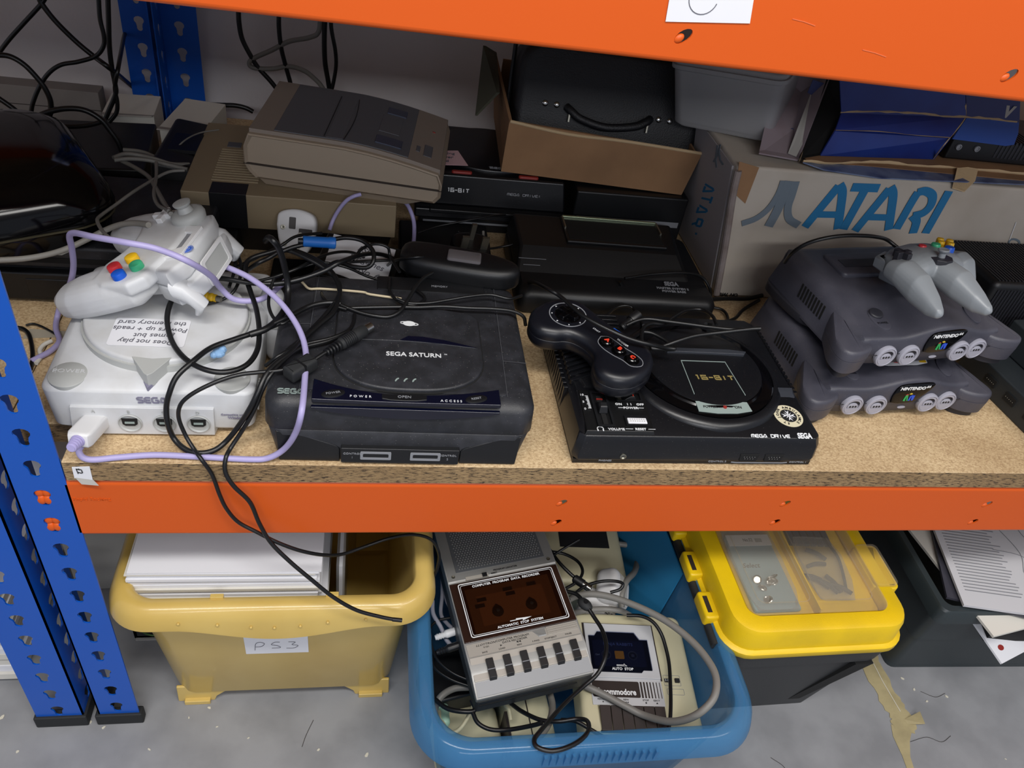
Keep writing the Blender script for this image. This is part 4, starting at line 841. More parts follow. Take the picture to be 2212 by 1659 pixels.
# frame: origin under the middle of the body, x towards the right prong, -y along the prongs
G = M['padgrey']; b = nb()
loft_path(b, [((-0.052, 0.0, 0.012), 0.008, 0.006, (0, 1, 0), (0, 0, 1)), ((-0.046, 0.002, 0.013), 0.028, 0.012, (0, 1, 0), (0, 0, 1)), ((-0.025, 0.006, 0.015), 0.033, 0.0165, (0, 1, 0), (0, 0, 1)), ((0.0, 0.007, 0.016), 0.032, 0.018, (0, 1, 0), (0, 0, 1)), ((0.025, 0.006, 0.015), 0.033, 0.0165, (0, 1, 0), (0, 0, 1)), ((0.046, 0.002, 0.013), 0.028, 0.012, (0, 1, 0), (0, 0, 1)), ((0.052, 0.0, 0.012), 0.008, 0.006, (0, 1, 0), (0, 0, 1))])
def prong(x0, x1, y0, y1, z1, r):
    loft_path(b, [((x0, y0+0.020, 0.012), r*0.75, 0.012, (1, 0, 0), (0, 0, 1)), ((x0, y0, 0.013), r*1.05, 0.0165, (1, 0, 0), (0, 0, 1)), ((x0+(x1-x0)*0.35, y0+(y1-y0)*0.4, 0.006), r*0.98, 0.0185, (1, 0, 0), (0, 0, 1)), ((x0+(x1-x0)*0.7, y0+(y1-y0)*0.75, 0.000+z1*0.5), r*0.66, 0.0130, (1, 0, 0), (0, 0, 1)), ((x1, y0+(y1-y0)*0.95, z1), r*0.34, 0.0065, (1, 0, 0), (0, 0, 1)), ((x1, y1, z1), r*0.12, 0.002, (1, 0, 0), (0, 0, 1))])
prong(-0.050, -0.064, -0.012, -0.088, -0.006, 0.0180); prong(0.004, 0.006, -0.020, -0.100, -0.008, 0.0175); prong(0.046, 0.049, -0.012, -0.044, -0.018, 0.0150)
organic('shell', b, G, t, 0.0012, 7)
b = nb(); slab(b, rr(-0.022, 0.022, 0.010, 0.046, 0.004, 3), -0.022, 0.012, 0.003, 3, 0.003); obj('expansion_housing', b, G, t, ang=40)
b = nb()
for a in (0, 90): box(b, -0.0115, 0.0115, -0.0038, 0.0038, 0.022, 0.0345, m=T(-0.040, 0.006, 0) @ RZ(a))
obj('direction_pad', b, M['n64d'], t, bev=0.001)
for x, y, r, mm, lb in ((0.0, 0.012, 0.0052, 'red', 'red start button'), (0.030, -0.004, 0.0062, 'bluebtn', 'blue button'), (0.022, 0.010, 0.0060, 'green', 'green button'), (0.036, 0.014, 0.0046, 'yellow', 'yellow button'), (0.044, 0.022, 0.0046, 'yellow', 'yellow button'), (0.052, 0.014, 0.0046, 'yellow', 'yellow button'), (0.044, 0.006, 0.0046, 'yellow', 'yellow button')):
    b = nb(); lathe(b, [(r, 0.020), (r, 0.0345), (r*0.88, 0.0362), (0, 0.0368)], 20, m=T(x, y, -0.001)); obj('face_button', b, M[mm], t, label=lb)
b = nb(); prism(b, ell(0, -0.018, 0.0145, 0.0145, 8, 22.5), 0.024, 0.0305); obj('stick_well', b, M['n64d'], t, bev=0.001)
b = nb(); lathe(b, [(0.0045, 0.026), (0.0040, 0.036), (0.0065, 0.0385), (0.0070, 0.0400), (0.0060, 0.0412), (0.003, 0.0402), (0, 0.0405)], 20, m=T(0, -0.018, 0)); obj('thumb_stick', b, G, t)
for s in (-1, 1):
    b = nb(); slab(b, [(s*0.018, 0.030), (s*0.048, 0.026), (s*0.056, 0.014), (s*0.052, 0.034), (s*0.030, 0.042)][::s], 0.004, 0.020, 0.004, 3, 0.002); obj('shoulder_button', b, G, t, ang=50)
#PADM = Matrix.Translation((0.6060, 0.1640, 0.1660)) @ Euler((R(12), R(2), R(39))).to_matrix().to_4x4()

# ================================================================== BACK OF THE SHELF
# grey-beige front loading console
t = thing('games_console', 'grey-beige boxy console with black stripe, underneath the yellowed beige console', 'games console', (-0.2185, 0.357, 0))
NW, ND = 0.253, 0.200
b = nb(); box(b, 0, NW, 0, ND, 0.042, 0.087); obj('upper_body', b, M['nes'], t, bev=0.0012)
b = nb(); hexa(b, [(0.012, 0.020, 0.0), (NW-0.012, 0.020, 0), (NW-0.012, ND-0.01, 0), (0.012, ND-0.01, 0)], [(0.004, 0.006, 0.042), (NW-0.004, 0.006, 0.042), (NW-0.004, ND-0.004, 0.042), (0.004, ND-0.004, 0.042)]); obj('lower_body', b, M['black'], t)
b = nb(); box(b, 0.032, 0.0745, -0.0006, 0.028, 0.0415, 0.0876); obj('black_stripe', b, M['black'], t, bev=0.0005)
b = nb()
for i in range(14): box(b, 0.030, 0.085, 0.032+i*0.0066, 0.0352+i*0.0066, 0.0868, 0.0886)
obj('vent_ribs', b, M['nes'], t, bev=0.0004)
b = nb(); box(b, 0.035, 0.052, 0.128, 0.142, 0.0868, 0.0878); obj('dark_patch', b, M['snesgrey'], t)

# yellowed beige console lying on it
t = thing('games_console', 'yellowed beige cartridge console with dark grey deck, lying across the boxy console', 'games console', (-0.1475, 0.3795, 0.0885), (0, R(0.8), R(-7.0)))
L_, D_ = 0.236, 0.172
def zt_(x): return 0.066-0.018*max(0, (x-0.11)/0.126)**1.6
def side(y, ins):
    P = [(0.004+ins, 0.020), (0.0+ins, 0.028), (0.0+ins, 0.050), (0.006+ins, zt_(0.0)-ins)]
    for i in range(1, 9): x = 0.006+(L_-0.012)*i/8; P.append((x-ins*0.5, zt_(x)-ins))
    P += [(L_-ins, zt_(L_)-0.012), (L_-ins, 0.020), (L_-0.006-ins, 0.012), (0.012+ins, 0.012)]
    return [(x, y, z) for x, z in P]
b = nb(); loft(b, [side(0.004, 0.004), side(0.0, 0.0015), side(0.0015, 0.0), side(D_-0.0015, 0.0), side(D_, 0.0015), side(D_-0.0, 0.004)]); obj('body', b, M['snes'], t, ang=40)
b = nb(); hexa(b, [(0.022, 0.010, 0), (L_-0.042, 0.010, 0), (L_-0.042, D_-0.01, 0), (0.022, D_-0.01, 0)], [(0.014, 0.003, 0.0125), (L_-0.016, 0.003, 0.0125), (L_-0.016, D_-0.003, 0.0125), (0.014, D_-0.003, 0.0125)]); obj('base', b, M['snes'], t, bev=0.001)
b = nb(); box(b, -0.0004, L_+0.0002, -0.0004, D_+0.0004, 0.0285, 0.0292); obj('seam', b, M['dbrown'], t)
def topplate(name, x0, x1, y0, y1, h, m, par, n=8):
    bb = nb(); lo = []; hi = []
    for i in range(n+1): x = x0+(x1-x0)*i/n; lo.append((x, zt_(x)-0.003)); hi.append((x, zt_(x)+h))
    pts = lo+hi[::-1]; loft(bb, [[(x, y0, z) for x, z in pts], [(x, y1, z) for x, z in pts]]); return obj(name, bb, m, par, bev=0.0006, seg=1)
tp = topplate('top_shell', 0.006, 0.232, 0.007, D_-0.007, 0.0045, M['snestop'], t, 12)
dk = topplate('cartridge_deck', 0.034, 0.192, 0.010, D_-0.010, 0.0055, M['snesgrey'], t, 10)
topplate('slot_door', 0.094, 0.114, 0.012, D_-0.030, 0.0060, M['snesgrey'], dk, 3)
for s in (-1, 1):
    b = nb(); ribbon(b, [(0.092 if s < 0 else 0.115+0.004*math.sin(PI*i/8), 0.012+(D_-0.044)*i/8) for i in range(9)], 0.0008, z=0.0722 if s < 0 else 0.0716, h=0.0006); obj('slot_seam', b, M['ink'], dk)
topplate('power_switch', 0.154, 0.179, 0.118, 0.138, 0.0070, M['slate'], dk, 2); topplate('eject_button', 0.150, 0.176, 0.060, 0.112, 0.0062, M['snesgrey'], dk, 3); topplate('reset_switch', 0.150, 0.182, 0.024, 0.046, 0.0070, M['slate'], dk, 2)
topplate('logo_patch', 0.2085, 0.2190, 0.030, 0.062, 0.0052, M['snesgrey'], t, 2); topplate('logo_patch', 0.1990, 0.2040, 0.036, 0.052, 0.0052, M['snesgrey'], t, 2); topplate('lamp', 0.2145, 0.2185, 0.106, 0.109, 0.0052, M['darkred'], t, 2)

# black slim cartridge console with red buttons
t = thing('games_console', 'black slim console with two red buttons and pink note, below the brown cardboard box', 'games console', (0.062, 0.440, 0.030))
b = nb(); hexa(b, [(0.0, -0.002, 0.0), (0.212, -0.002, 0.0), (0.212, 0.19, 0.0), (0, 0.19, 0)], [(0.0, 0.0, 0.014), (0.212, 0.0, 0.014), (0.212, 0.19, 0.014), (0, 0.19, 0.014)]); hexa(b, [(0.0, 0.012, 0.014), (0.212, 0.012, 0.014), (0.212, 0.19, 0.014), (0, 0.19, 0.014)], [(0.006, 0.020, 0.056), (0.206, 0.020, 0.056), (0.206, 0.185, 0.056), (0.006, 0.185, 0.056)])
obj('body', b, M['mdblack'], t, bev=0.003, seg=3)
b = nb(); box(b, 0.020, 0.200, -0.0026, 0.012, 0.008, 0.0145); obj('front_lip', b, M['black'], t, bev=0.002)
for x in (0.062, 0.155):
    b = nb(); slab(b, rr(x-0.014, x+0.014, 0.0235, 0.0300, 0.003, 4), 0.052, 0.0590, 0.0015, 3, 0); obj('red_button', b, M['darkred'], t, ang=50)
glyphs('16-BIT', 0.0042, 0.0046, 0.0010, 0.0012, T(0.058, 0.0146, 0.036) @ RX(80), M['whiteink'], t)
glyphs('MEGA DRIVE', 0.0036, 0.0030, 0.0008, 0.0008, T(0.148, 0.0146, 0.036) @ RX(80), M['greyink'], t); text('II', 0.0042, T(0.172, 0.0144, 0.036) @ RX(80), M['greyink'], t)
b = nb(); slab(b, ell(0.108, 0.105, 0.085, 0.072, 40), 0.055, 0.0605, 0.003, 3, 0); obj('round_deck', b, M['mdblack'], t, ang=50)
glyphs('SEGA', 0.0050, 0.0046, 0.0012, 0.0012, T(0.113, 0.0400, 0.0610), M['greyink'], t)
q = thing('sticky_note', 'pink handwritten note lying on the black slim console, right of the beige console', 'note', (0.062, 0.440, 0.088), R(4))
b = nb(); hexa(b, [(0.006, 0.032, 0), (0.074, 0.036, 0), (0.066, 0.080, 0.0010), (0.000, 0.074, 0)], [(0.006, 0.032, 0.0004), (0.074, 0.036, 0.0004), (0.066, 0.080, 0.0014), (0.000, 0.074, 0.0004)]); obj('note_sheet', b, M['pink'], q); q.location.z = 0.0905
for i, s in enumerate(('not working', 'on, power', '& lead')): text(s, 0.0095, T(0.036, 0.068-i*0.012, 0.0013) @ RZ(3), M['handprint'], q, 'handwriting', shear=0.2)

# black wide console with carrying-handle slot
t = thing('games_console', 'wide matt black console with bright-edged slot, against the side of the white cardboard box', 'games console', (0.186, 0.263, 0), R(-0.6))
b = nb(); loft(b, [[(x, y, z) for x, y in rr(i, 0.262-i, y0, y1, 0.012, 4)] for i, y0, y1, z in ((0.004, 0.004, 0.160, 0.0), (0.0, 0.0, 0.165, 0.004), (0.0, 0.0, 0.165, 0.024), (0.003, 0.004, 0.162, 0.030), (0.006, 0.012, 0.160, 0.034))])
obj('body', b, M['black'], t, ang=40)
b = nb(); hexa(b, [(0.0, 0.040, 0.030), (0.236, 0.040, 0.030), (0.244, 0.160, 0.030), (0.0, 0.160, 0.030)], [(0.006, 0.075, 0.056), (0.222, 0.075, 0.056), (0.230, 0.155, 0.058), (0.006, 0.155, 0.058)]); obj('raised_deck', b, M['black'], t, bev=0.004, seg=3)
b = nb(); box(b, 0.070, 0.208, 0.086, 0.152, 0.056, 0.0600); p = obj('slot_frame', b, M['black'], t, bev=0.0015)
b = nb(); box(b, 0.074, 0.204, 0.092, 0.142, 0.0594, 0.0604); obj('slot_flap', b, M['darkhole'], p)
b = nb(); box(b, 0.072, 0.206, 0.1450, 0.1490, 0.058, 0.0640); obj('bright_edge', b, mat('pale_green_metal', 'A9B79A', 0.25, metal=0.8), p, bev=0.0012)
for x in (0.071, 0.205):
    b = nb(); box(b, x, x+0.0022, 0.118, 0.147, 0.058, 0.0630); obj('edge_clip', b, M['steel'], p)
text('SEGA', 0.0100, T(0.205, 0.0345, 0.0362) @ RX(10), M['greyink'], t, sx=0.8, bold=0.0004)
text('MASTER SYSTEM II', 0.0052, T(0.205, 0.0255, 0.0352) @ RX(4), M['greyink'], t, sx=1.05, bold=0.0002); text('POWER BASE', 0.0052, T(0.205, 0.0190, 0.0350) @ RX(4), M['greyink'], t, sx=1.05, bold=0.0002)
for i, (x0, x1, y) in enumerate(((0.004, 0.040, 0.0600), (0.010, 0.032, 0.0530), (0.014, 0.028, 0.0440))): obj('print_line', ribbon(nb(), [(x0, y), (x1, y)], 0.0007, z=0.0450-(0.06-y)*0.75, h=0.0005), M['greyink'], t)
b = nb(); box(b, 0.02, 0.24, 0.002, 0.16, 0.0, 0.004); obj('base', b, M['black'], t)

# ---- white and blue printed cardboard box at the back right
YF = 0.330
t = thing('cardboard_box', 'large worn white cardboard box with big blue lettering, behind the stacked charcoal consoles', 'box', (0.46, YF, 0))
def a_(p): return (p[0]-0.46, p[1]-YF, p[2])
c0, c1, c2, c3 = (0.476, YF, 0.0), (1.12, YF, 0.0), (1.12, YF, 0.195), (0.444, YF, 0.190)
b = nb(); hexa(b, [a_(c0), a_(c1), a_((1.12, YF+0.395, 0)), a_((0.470, YF+0.395, 0))], [a_(c3), a_(c2), a_((1.12, YF+0.395, 0.195)), a_((0.446, YF+0.395, 0.190))]); bx = obj('carton_body', b, M['ataribox'], t, bev=0.004, seg=3)
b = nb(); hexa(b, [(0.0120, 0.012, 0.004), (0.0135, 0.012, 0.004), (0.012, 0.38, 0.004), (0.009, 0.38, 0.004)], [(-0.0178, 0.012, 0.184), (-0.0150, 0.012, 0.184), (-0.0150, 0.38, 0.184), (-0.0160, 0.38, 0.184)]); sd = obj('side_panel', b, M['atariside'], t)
# letters measured on the front panel
def PF(u, v): p = Y(1472+u/2.962, v/2.962, YF-0.0008); return (p.x-0.46, p.z)
MF = T(0, -0.0006, 0) @ FRONT
LZ = [0]
def ltr(strokes, wd, mtl, name, par):
    bb = nb(); LZ[0] += 1
    for s in strokes:
        pts = [PF(*q) for q in s]; c = [(p.x, p.y) for p in cat([Vector((x, y, 0)) for x, y in pts], 5)] if len(pts) > 2 else pts
        ribbon(bb, c, wd, m=MF, z=LZ[0]*0.00005, h=0.0003)
    return obj(name, bb, mtl, par)
wl = 0.0116
ltr([[(790, 1453), (1008, 1190)]], wl, M['atariblue'], 'letter_A', t); ltr([[(1012, 1180), (1030, 1230), (1018, 1340), (1000, 1465)]], wl, M['atariblue'], 'letter_A', t); ltr([[(880, 1372), (1010, 1374)]], wl*0.8, M['atariblue'], 'letter_A_bar', t)
ltr([[(1090, 1198), (1265, 1204)]], wl, M['atariblue'], 'letter_T', t); ltr([[(1178, 1208), (1035, 1468)]], wl, M['atariblue'], 'letter_T', t)
ltr([[(1110, 1478), (1332, 1208)]], wl, M['atariblue'], 'letter_A', t); ltr([[(1338, 1196), (1354, 1245), (1342, 1350), (1325, 1470)]], wl, M['atariblue'], 'letter_A', t); ltr([[(1200, 1388), (1335, 1392)]], wl*0.8, M['atariblue'], 'letter_A_bar', t)
ltr([[(1375, 1465), (1475, 1290), (1515, 1228)]], wl, M['atariblue'], 'letter_R', t); ltr([[(1508, 1232), (1560, 1222), (1604, 1250), (1596, 1310), (1550, 1360), (1480, 1382)]], wl, M['atariblue'], 'letter_R', t); ltr([[(1478, 1378), (1502, 1410), (1495, 1450), (1480, 1492)]], wl, M['atariblue'], 'letter_R', t)
ltr([[(1712, 1222), (1560, 1492)]], wl, M['atariblue'], 'letter_I', t)
ltr([[(652, 1155), (620, 1240), (560, 1330), (480, 1395), (385, 1430)]], 0.0084, M['atarigrey'], 'emblem_stroke', t)
ltr([[(693, 1157), (650, 1260), (605, 1360), (556, 1448)]], 0.0125, M['atarigrey'], 'emblem_stroke', t)
ltr([[(732, 1160), (705, 1250), (680, 1330), (690, 1400), (750, 1440)]], 0.0100, M['atarigrey'], 'emblem_stroke', t)
text('SERIAL NO. _ _', 0.0072, T(Y(1541, 636, YF).x-0.46, -0.0008, Y(1541, 636, YF).z+0.001) @ FRONT, M['ink'], t, shear=0.2, bold=0.0002, align='LEFT')
text('10', 0.030, T(0.885-0.46, -0.0008, 0.105) @ FRONT @ RZ(90), M['atarigrey'], t, shear=0.2)
def ctr(seqs, par, x=-0.0030):
    pass
def SP(u, v):
    x = 0.46; r = ray(u, v)
    for _ in range(6):
        p = CP+r*((x-CP.x)/r.x); x = 0.46+0.0120-0.1656*(p.z-0.004)-0.0004
    return p-Vector((0.46, YF, 0))
def side_stroke(bb, pts, wpx, k=0):
    for i in range(len(pts)-1):
        a, c = Vector(pts[i]), Vector(pts[i+1]); n_ = (c-a).normalized(); n_ = Vector((-n_.y, n_.x))*wpx/2
        q = [SP(*(a+n_)), SP(*(c+n_)), SP(*(c-n_)), SP(*(a-n_))]; o = Vector((-0.0003-0.00005*(k+i), 0, 0)); loft(bb, [q, [p+o for p in q]])
rd, ud = Vector((-0.34, 0.94)), Vector((0.97, 0.22))
for ch, u, v in (('A', 1531, 407), ('T', 1526, 430), ('A', 1517, 452), ('R', 1506, 480), ('I', 1496, 503)):
    bb = nb()
    for k, path in enumerate(GL[ch]): side_stroke(bb, [tuple(Vector((u, v))+rd*(px-.5)*15+ud*(py-.5)*21) for px, py in path], 4.6, k*3)
    obj('side_letter', bb, M['atariblue'], sd)
bb = nb()
for k, pts in enumerate(([(1556, 312), (1552, 332), (1541, 350)], [(1550, 314), (1546, 345), (1548, 362)], [(1553, 330), (1556, 346), (1562, 356)])): side_stroke(bb, pts, 3.5, k*3)
obj('side_emblem', bb, M['atarigrey'], sd)
# worn brown corner and edges
for P4, mm in (([(1597, 349), (1640, 362), (1610, 440), (1588, 420)], 'carton'),):
    bb = nb(); pts = [PF((u-1472)*2.962, v*2.962) for u, v in P4]; prism(bb, pts, 0, 0.0004, m=T(0, -0.0003, 0) @ FRONT); obj('worn_corner', bb, M['carton'], t)
bb = nb(); tube(bb, [(0.0175, -0.001, 0.002), (0.004, -0.0015, 0.08), (-0.010, -0.002, 0.150), (-0.014, -0.001, 0.184)], 0.0045, 10, 5); obj('bent_corner_edge', bb, mat('worn_box_edge', '8F8583', 0.8, dirt='6F5F55', ds=30, da=0.8), t)
bb = nb()
for (u0, v0, u1, v1) in ((1780, 560, 1690, 760), (2212-0, 560, 2100, 900), (1950, 480, 1860, 640)): 
    a1, a2 = Y(u0, v0, YF-0.001), Y(u1, v1, YF-0.001); 
ribbon(bb, [PF((2195-1472)*2.962, 480*2.962), PF((2180-1472)*2.962, 520*2.962), PF((2200-1472)*2.962, 600*2.962)], 0.0012, m=MF); obj('crease', bb, M['whiteplain'], t)

# ---- torn blue carton on top of it
t = thing('torn_carton', 'torn dark blue carton with ragged brown edges, lying on top of the white cardboard box', 'carton', (0.62, 0.40, 0.196))
O_ = Vector((0.62, 0.40, 0.196))
def pan(name, P4, m, par=None, th=0.002, label=None):
    """panel through given world points, with cardboard thickness"""
    V = [Vector(p)-O_ for p in P4]; n_ = (V[1]-V[0]).cross(V[2]-V[0]).normalized()*th
    return obj(name, loft(nb(), [V, [v+n_ for v in V]]), m, par or t, label=label)
pan('front_flap', [Z(1771, 334, 0.200), Z(2016, 342, 0.200), Y(2052, 297, 0.375), Y(1803, 281, 0.368)], M['bluebox'])
pan('front_flap', [Y(1803, 281, 0.368), Y(2052, 297, 0.375), Y(2082, 254, 0.392), Y(1816, 244, 0.386)], M['bluebox'])
pan('front_flap', [Y(1816, 243, 0.386), Y(2085, 252, 0.392), Y(2083, 195, 0.392), Y(1812, 160, 0.386)], M['bluebox'])
pan('side_flap', [Y(2086, 253, 0.392), Y(2200, 262, 0.400), Y(2202, 210, 0.400), Y(2084, 190, 0.392)], mat('navy_carton', '1B2560', 0.55))
pan('side_flap', [Y(2055, 300, 0.376), Y(2170, 315, 0.384), Y(2188, 312, 0.386), Y(2197, 288, 0.392), Y(2199, 264, 0.400), Y(2086, 254, 0.392)], M['bluebox2'])
def rag(name, pts, w_, m):
    V = [Vector(p)-O_ for p in pts]; bb = nb(); c = cat(V, 4); random.seed(len(pts))
    loft(bb, [[p+Vector((0, 0, random.uniform(-.2, 1)*w_*0.5+w_*0.2)), p+Vector((0, -0.0012, 0)), p-Vector((0, 0, random.uniform(0.3, 1)*w_*0.7)), p+Vector((0, 0.0010, 0))] for p in c]); return obj(name, bb, m, t)
rag('torn_crease', [Y(1816, 243, 0.3845), Y(1880, 240, 0.3855), Y(1960, 243, 0.3875), Y(2030, 250, 0.389), Y(2085, 253, 0.390), Y(2140, 256, 0.394), Y(2196, 264, 0.398)], 0.0042, M['cartonlight'])
rag('torn_crease', [Y(1805, 281, 0.3665), Y(1900, 284, 0.369), Y(1980, 292, 0.372), Y(2050, 297, 0.3735)], 0.0009, M['cartonlight'])
rag('torn_crease', [Z(2016, 342, 0.2005), Y(2035, 318, 0.366), Y(2052, 297, 0.3735), Y(2084, 256, 0.390), Y(2086, 225, 0.390)], 0.0036, M['cartonlight'])
# left end: printed panel with ragged edge, dark inside
pan('end_panel', [Z(1724, 345, 0.200), Z(1640, 330, 0.200), Y(1665, 235, 0.46), Y(1680, 150, 0.46), Y(1800, 150, 0.43), Y(1775, 235, 0.425)], mat('faded_print_panel', '8B7E84', 0.8, dirt='6B4F50', ds=12, da=0.8))
pan('white_stripe', [Z(1720, 338, 0.203), Z(1702, 331, 0.203), Y(1752, 200, 0.4245), Y(1790, 200, 0.4235)], M['greypaper'], th=0.0008)
p = pan('logo_patch', [Y(1744, 200, 0.422), Y(1765, 212, 0.422), Y(1782, 180, 0.422), Y(1756, 172, 0.422)], mat('violet_print', '3E4674', 0.7), th=0.0006)
rag('ragged_edge', [Z(1728, 345, 0.203), Y(1742, 300, 0.40), Y(1748, 262, 0.41), Y(1765, 228, 0.415), Y(1788, 200, 0.42), Y(1795, 180, 0.42)], 0.0080, M['cartonlight'])
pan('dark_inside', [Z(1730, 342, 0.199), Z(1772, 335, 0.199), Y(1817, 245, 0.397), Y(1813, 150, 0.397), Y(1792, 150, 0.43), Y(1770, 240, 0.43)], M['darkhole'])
pan('inner_floor', [(0.54, 0.345, 0.1975), (1.0, 0.345, 0.1975), (1.0, 0.60, 0.1975), (0.54, 0.60, 0.1975)], M['carton'], th=0.001)
# front lip of the tray
rag('tray_lip', [Z(1735, 348, 0.2), Z(1800, 352, 0.2), Z(1880, 350, 0.2), Z(1960, 356, 0.2), Z(2050, 362, 0.2), Z(2130, 368, 0.2), Z(2240, 378, 0.2)], 0.0050, M['cartonlight'])
pan('folded_lip', [Z(1735, 350, 0.198), Z(2215, 381, 0.198), Z(2215, 398, 0.1975), Z(1900, 384, 0.1975), Z(1780, 366, 0.1975)], mat('glossy_blue_white_lip', '6F7C98', 0.3, dirt='20305E', ds=22, da=1.0), th=0.0015)
pan('torn_tab', [Z(2068, 362, 0.203), Z(2113, 366, 0.203), Y(2107, 390, 0.326), Y(2084, 413, 0.326), Y(2058, 405, 0.326), Y(2062, 388, 0.326)], M['cartonlight'], th=0.0015)
text('V', 0.020, T(*(Y(2178, 243, 0.396)-O_)) @ FRONT, M['greypaper'], t, bold=0.0012)
text('COMX', 0.0085, T(*(Y(1712, 296, 0.392)-O_)) @ FRONT @ RZ(-58), mat('violet_ink', '43486C', 0.7), t, bold=0.0003)
t = thing('black_device', 'matt black vented device seen inside the torn blue carton', 'device', (0.76, 0.388, 0.2005))
b = nb(); box(b, 0.0, 0.24, 0.0, 0.10, 0.0, 0.030); obj('body', b, M['black'], t, bev=0.003)
b = nb()
for i in range(10): box(b, 0.070+i*0.006, 0.073+i*0.006, -0.0006, 0.09, 0.008, 0.0308)
obj('vent_ribs', b, M['n64d'], t)
for x in (0.012, 0.040):
    b = nb(); lathe(b, [(0.004, 0), (0.004, 0.002), (0.0028, 0.0022), (0.0026, 0.0006), (0, 0.0006)], 16, m=T(x, 0, 0.018) @ FRONT); obj('socket', b, M['greyink'], t)

# ---- milky tub
t = thing('plastic_tub', 'milky translucent plastic tub lying on its side on the white cardboard box', 'tub', (0.475, 0.455, 0.196), (R(6), R(-8), R(-38)))
b = nb()
def tr(i, z): return [(x, y, z) for x, y in rr(-0.068+i, 0.068-i, -0.045+i, 0.045-i, 0.014, 4)]
loft(b, [tr(0.008, 0.002), tr(0.006, 0.0), tr(0.002, 0.004), tr(-0.004, 0.075), tr(-0.007, 0.077), tr(-0.007, 0.082), tr(-0.002, 0.082), tr(0.001, 0.072), tr(0.006, 0.006)], cap=(True, True)); obj('tub_body', b, M['tub'], t, ang=50)
b = nb(); slab(b, rr(-0.074, 0.074, -0.051, 0.051, 0.014, 4), 0.082, 0.090, 0.003, 3); obj('tub_lid', b, M['tub'], t)
t = thing('folded_leaflet', 'white leaflet with blue print behind the black leather case', 'leaflet', (0.47, 0.56, 0.20), (R(-15), 0, 0))
b = nb(); box(b, -0.03, 0.05, 0, 0.002, 0.0, 0.10); obj('paper_sheet', b, M['papercream'], t)
b = nb(); ribbon(b, [(-0.028, 0.082), (0.01, 0.070), (0.045, 0.075)], 0.008, m=T(0, -0.0006, 0) @ FRONT); obj('blue_print', b, M['atariblue'], t)

# ---- brown open box with the black leather case
t = thing('cardboard_box', 'open brown cardboard box with turned-out flap, holding a black leather case', 'box', (0.178, 0.470, 0.0915), (R(0), R(1.5), R(-3)))
b = nb()
hexa(b, [(0, 0, 0), (0.262, 0, 0), (0.262, 0.003, 0), (0, 0.003, 0)], [(0.002, -0.004, 0.073), (0.270, -0.004, 0.066), (0.270, 0.0, 0.066), (0.002, 0.0, 0.073)]); obj('front_panel', b, M['carton'], t)
b = nb(); hexa(b, [(0, 0, 0), (0.003, 0, 0), (0.003, 0.19, 0), (0, 0.19, 0)], [(-0.001, -0.004, 0.073), (0.003, -0.004, 0.073), (-0.012, 0.19, 0.098), (-0.016, 0.19, 0.098)]); obj('left_panel', b, M['carton'], t)
b = nb(); hexa(b, [(-0.016, 0.06, 0.085), (-0.012, 0.06, 0.085), (-0.012, 0.18, 0.10), (-0.016, 0.18, 0.10)], [(-0.040, 0.07, 0.045), (-0.037, 0.07, 0.045), (-0.030, 0.17, 0.11), (-0.034, 0.17, 0.11)]); obj('left_flap', b, mat('dark_green_brown_card', '4A4A3C', 0.85), t)
b = nb(); box(b, 0.259, 0.262, 0, 0.19, 0, 0.066); obj('right_panel', b, M['carton'], t)
b = nb(); box(b, 0, 0.262, 0.187, 0.19, 0, 0.09); obj('back_panel', b, M['carton'], t)
b = nb(); box(b, 0, 0.262, 0, 0.19, 0, 0.003); obj('bottom_panel', b, M['carton'], t)
b = nb(); V = cat([Vector((0.0, -0.0045, 0.073)), Vector((0.08, -0.0052, 0.067)), Vector((0.16, -0.0045, 0.068)), Vector((0.27, -0.0045, 0.066))], 6); tube(b, V, 0.0022, 8, 0); obj('worn_top_edge', b, M['cartonlight'], t)
t = thing('leather_case', 'black leather carrying case with rivets and a handle, standing in the brown box', 'case', (0.186, 0.478, 0.100), (R(-16), R(1.5), R(-3)))
b = nb(); mm = RX(90)
slab(b, rr(0.0, 0.262, 0.0, 0.165, (0.02, 0.02, 0.035, 0.035), 6), -0.105, 0.0, 0.012, 5, m=FRONT); obj('case_body', b, M['leather'], t, ang=60)
b = nb(); tube(b, [(-0.004, 0.05, 0.03), (-0.004, 0.05, 0.16)], 0.003, 8, 3); obj('case_seam', b, M['leather'], t)
for x in (0.040, 0.056, 0.200, 0.216):
    b = nb(); ball(b, (x, -0.0005, 0.085), 0.0042, 0.0025, 0.0042, seg=14); obj('rivet', b, M['chrome'], t)
b = nb(); tube(b, [(0.070, 0.0, 0.084), (0.076, -0.006, 0.080), (0.090, -0.010, 0.072), (0.125, -0.012, 0.066), (0.165, -0.010, 0.072), (0.182, -0.006, 0.080), (0.188, 0.0, 0.084)], 0.0055, 10, 5); obj('handle', b, M['leather'], t, ang=80)
for x in (0.074, 0.184):
    b = nb(); box(b, x-0.001, x+0.001, -0.008, 0.0, 0.066, 0.084); obj('handle_ring', b, M['steel'], t)

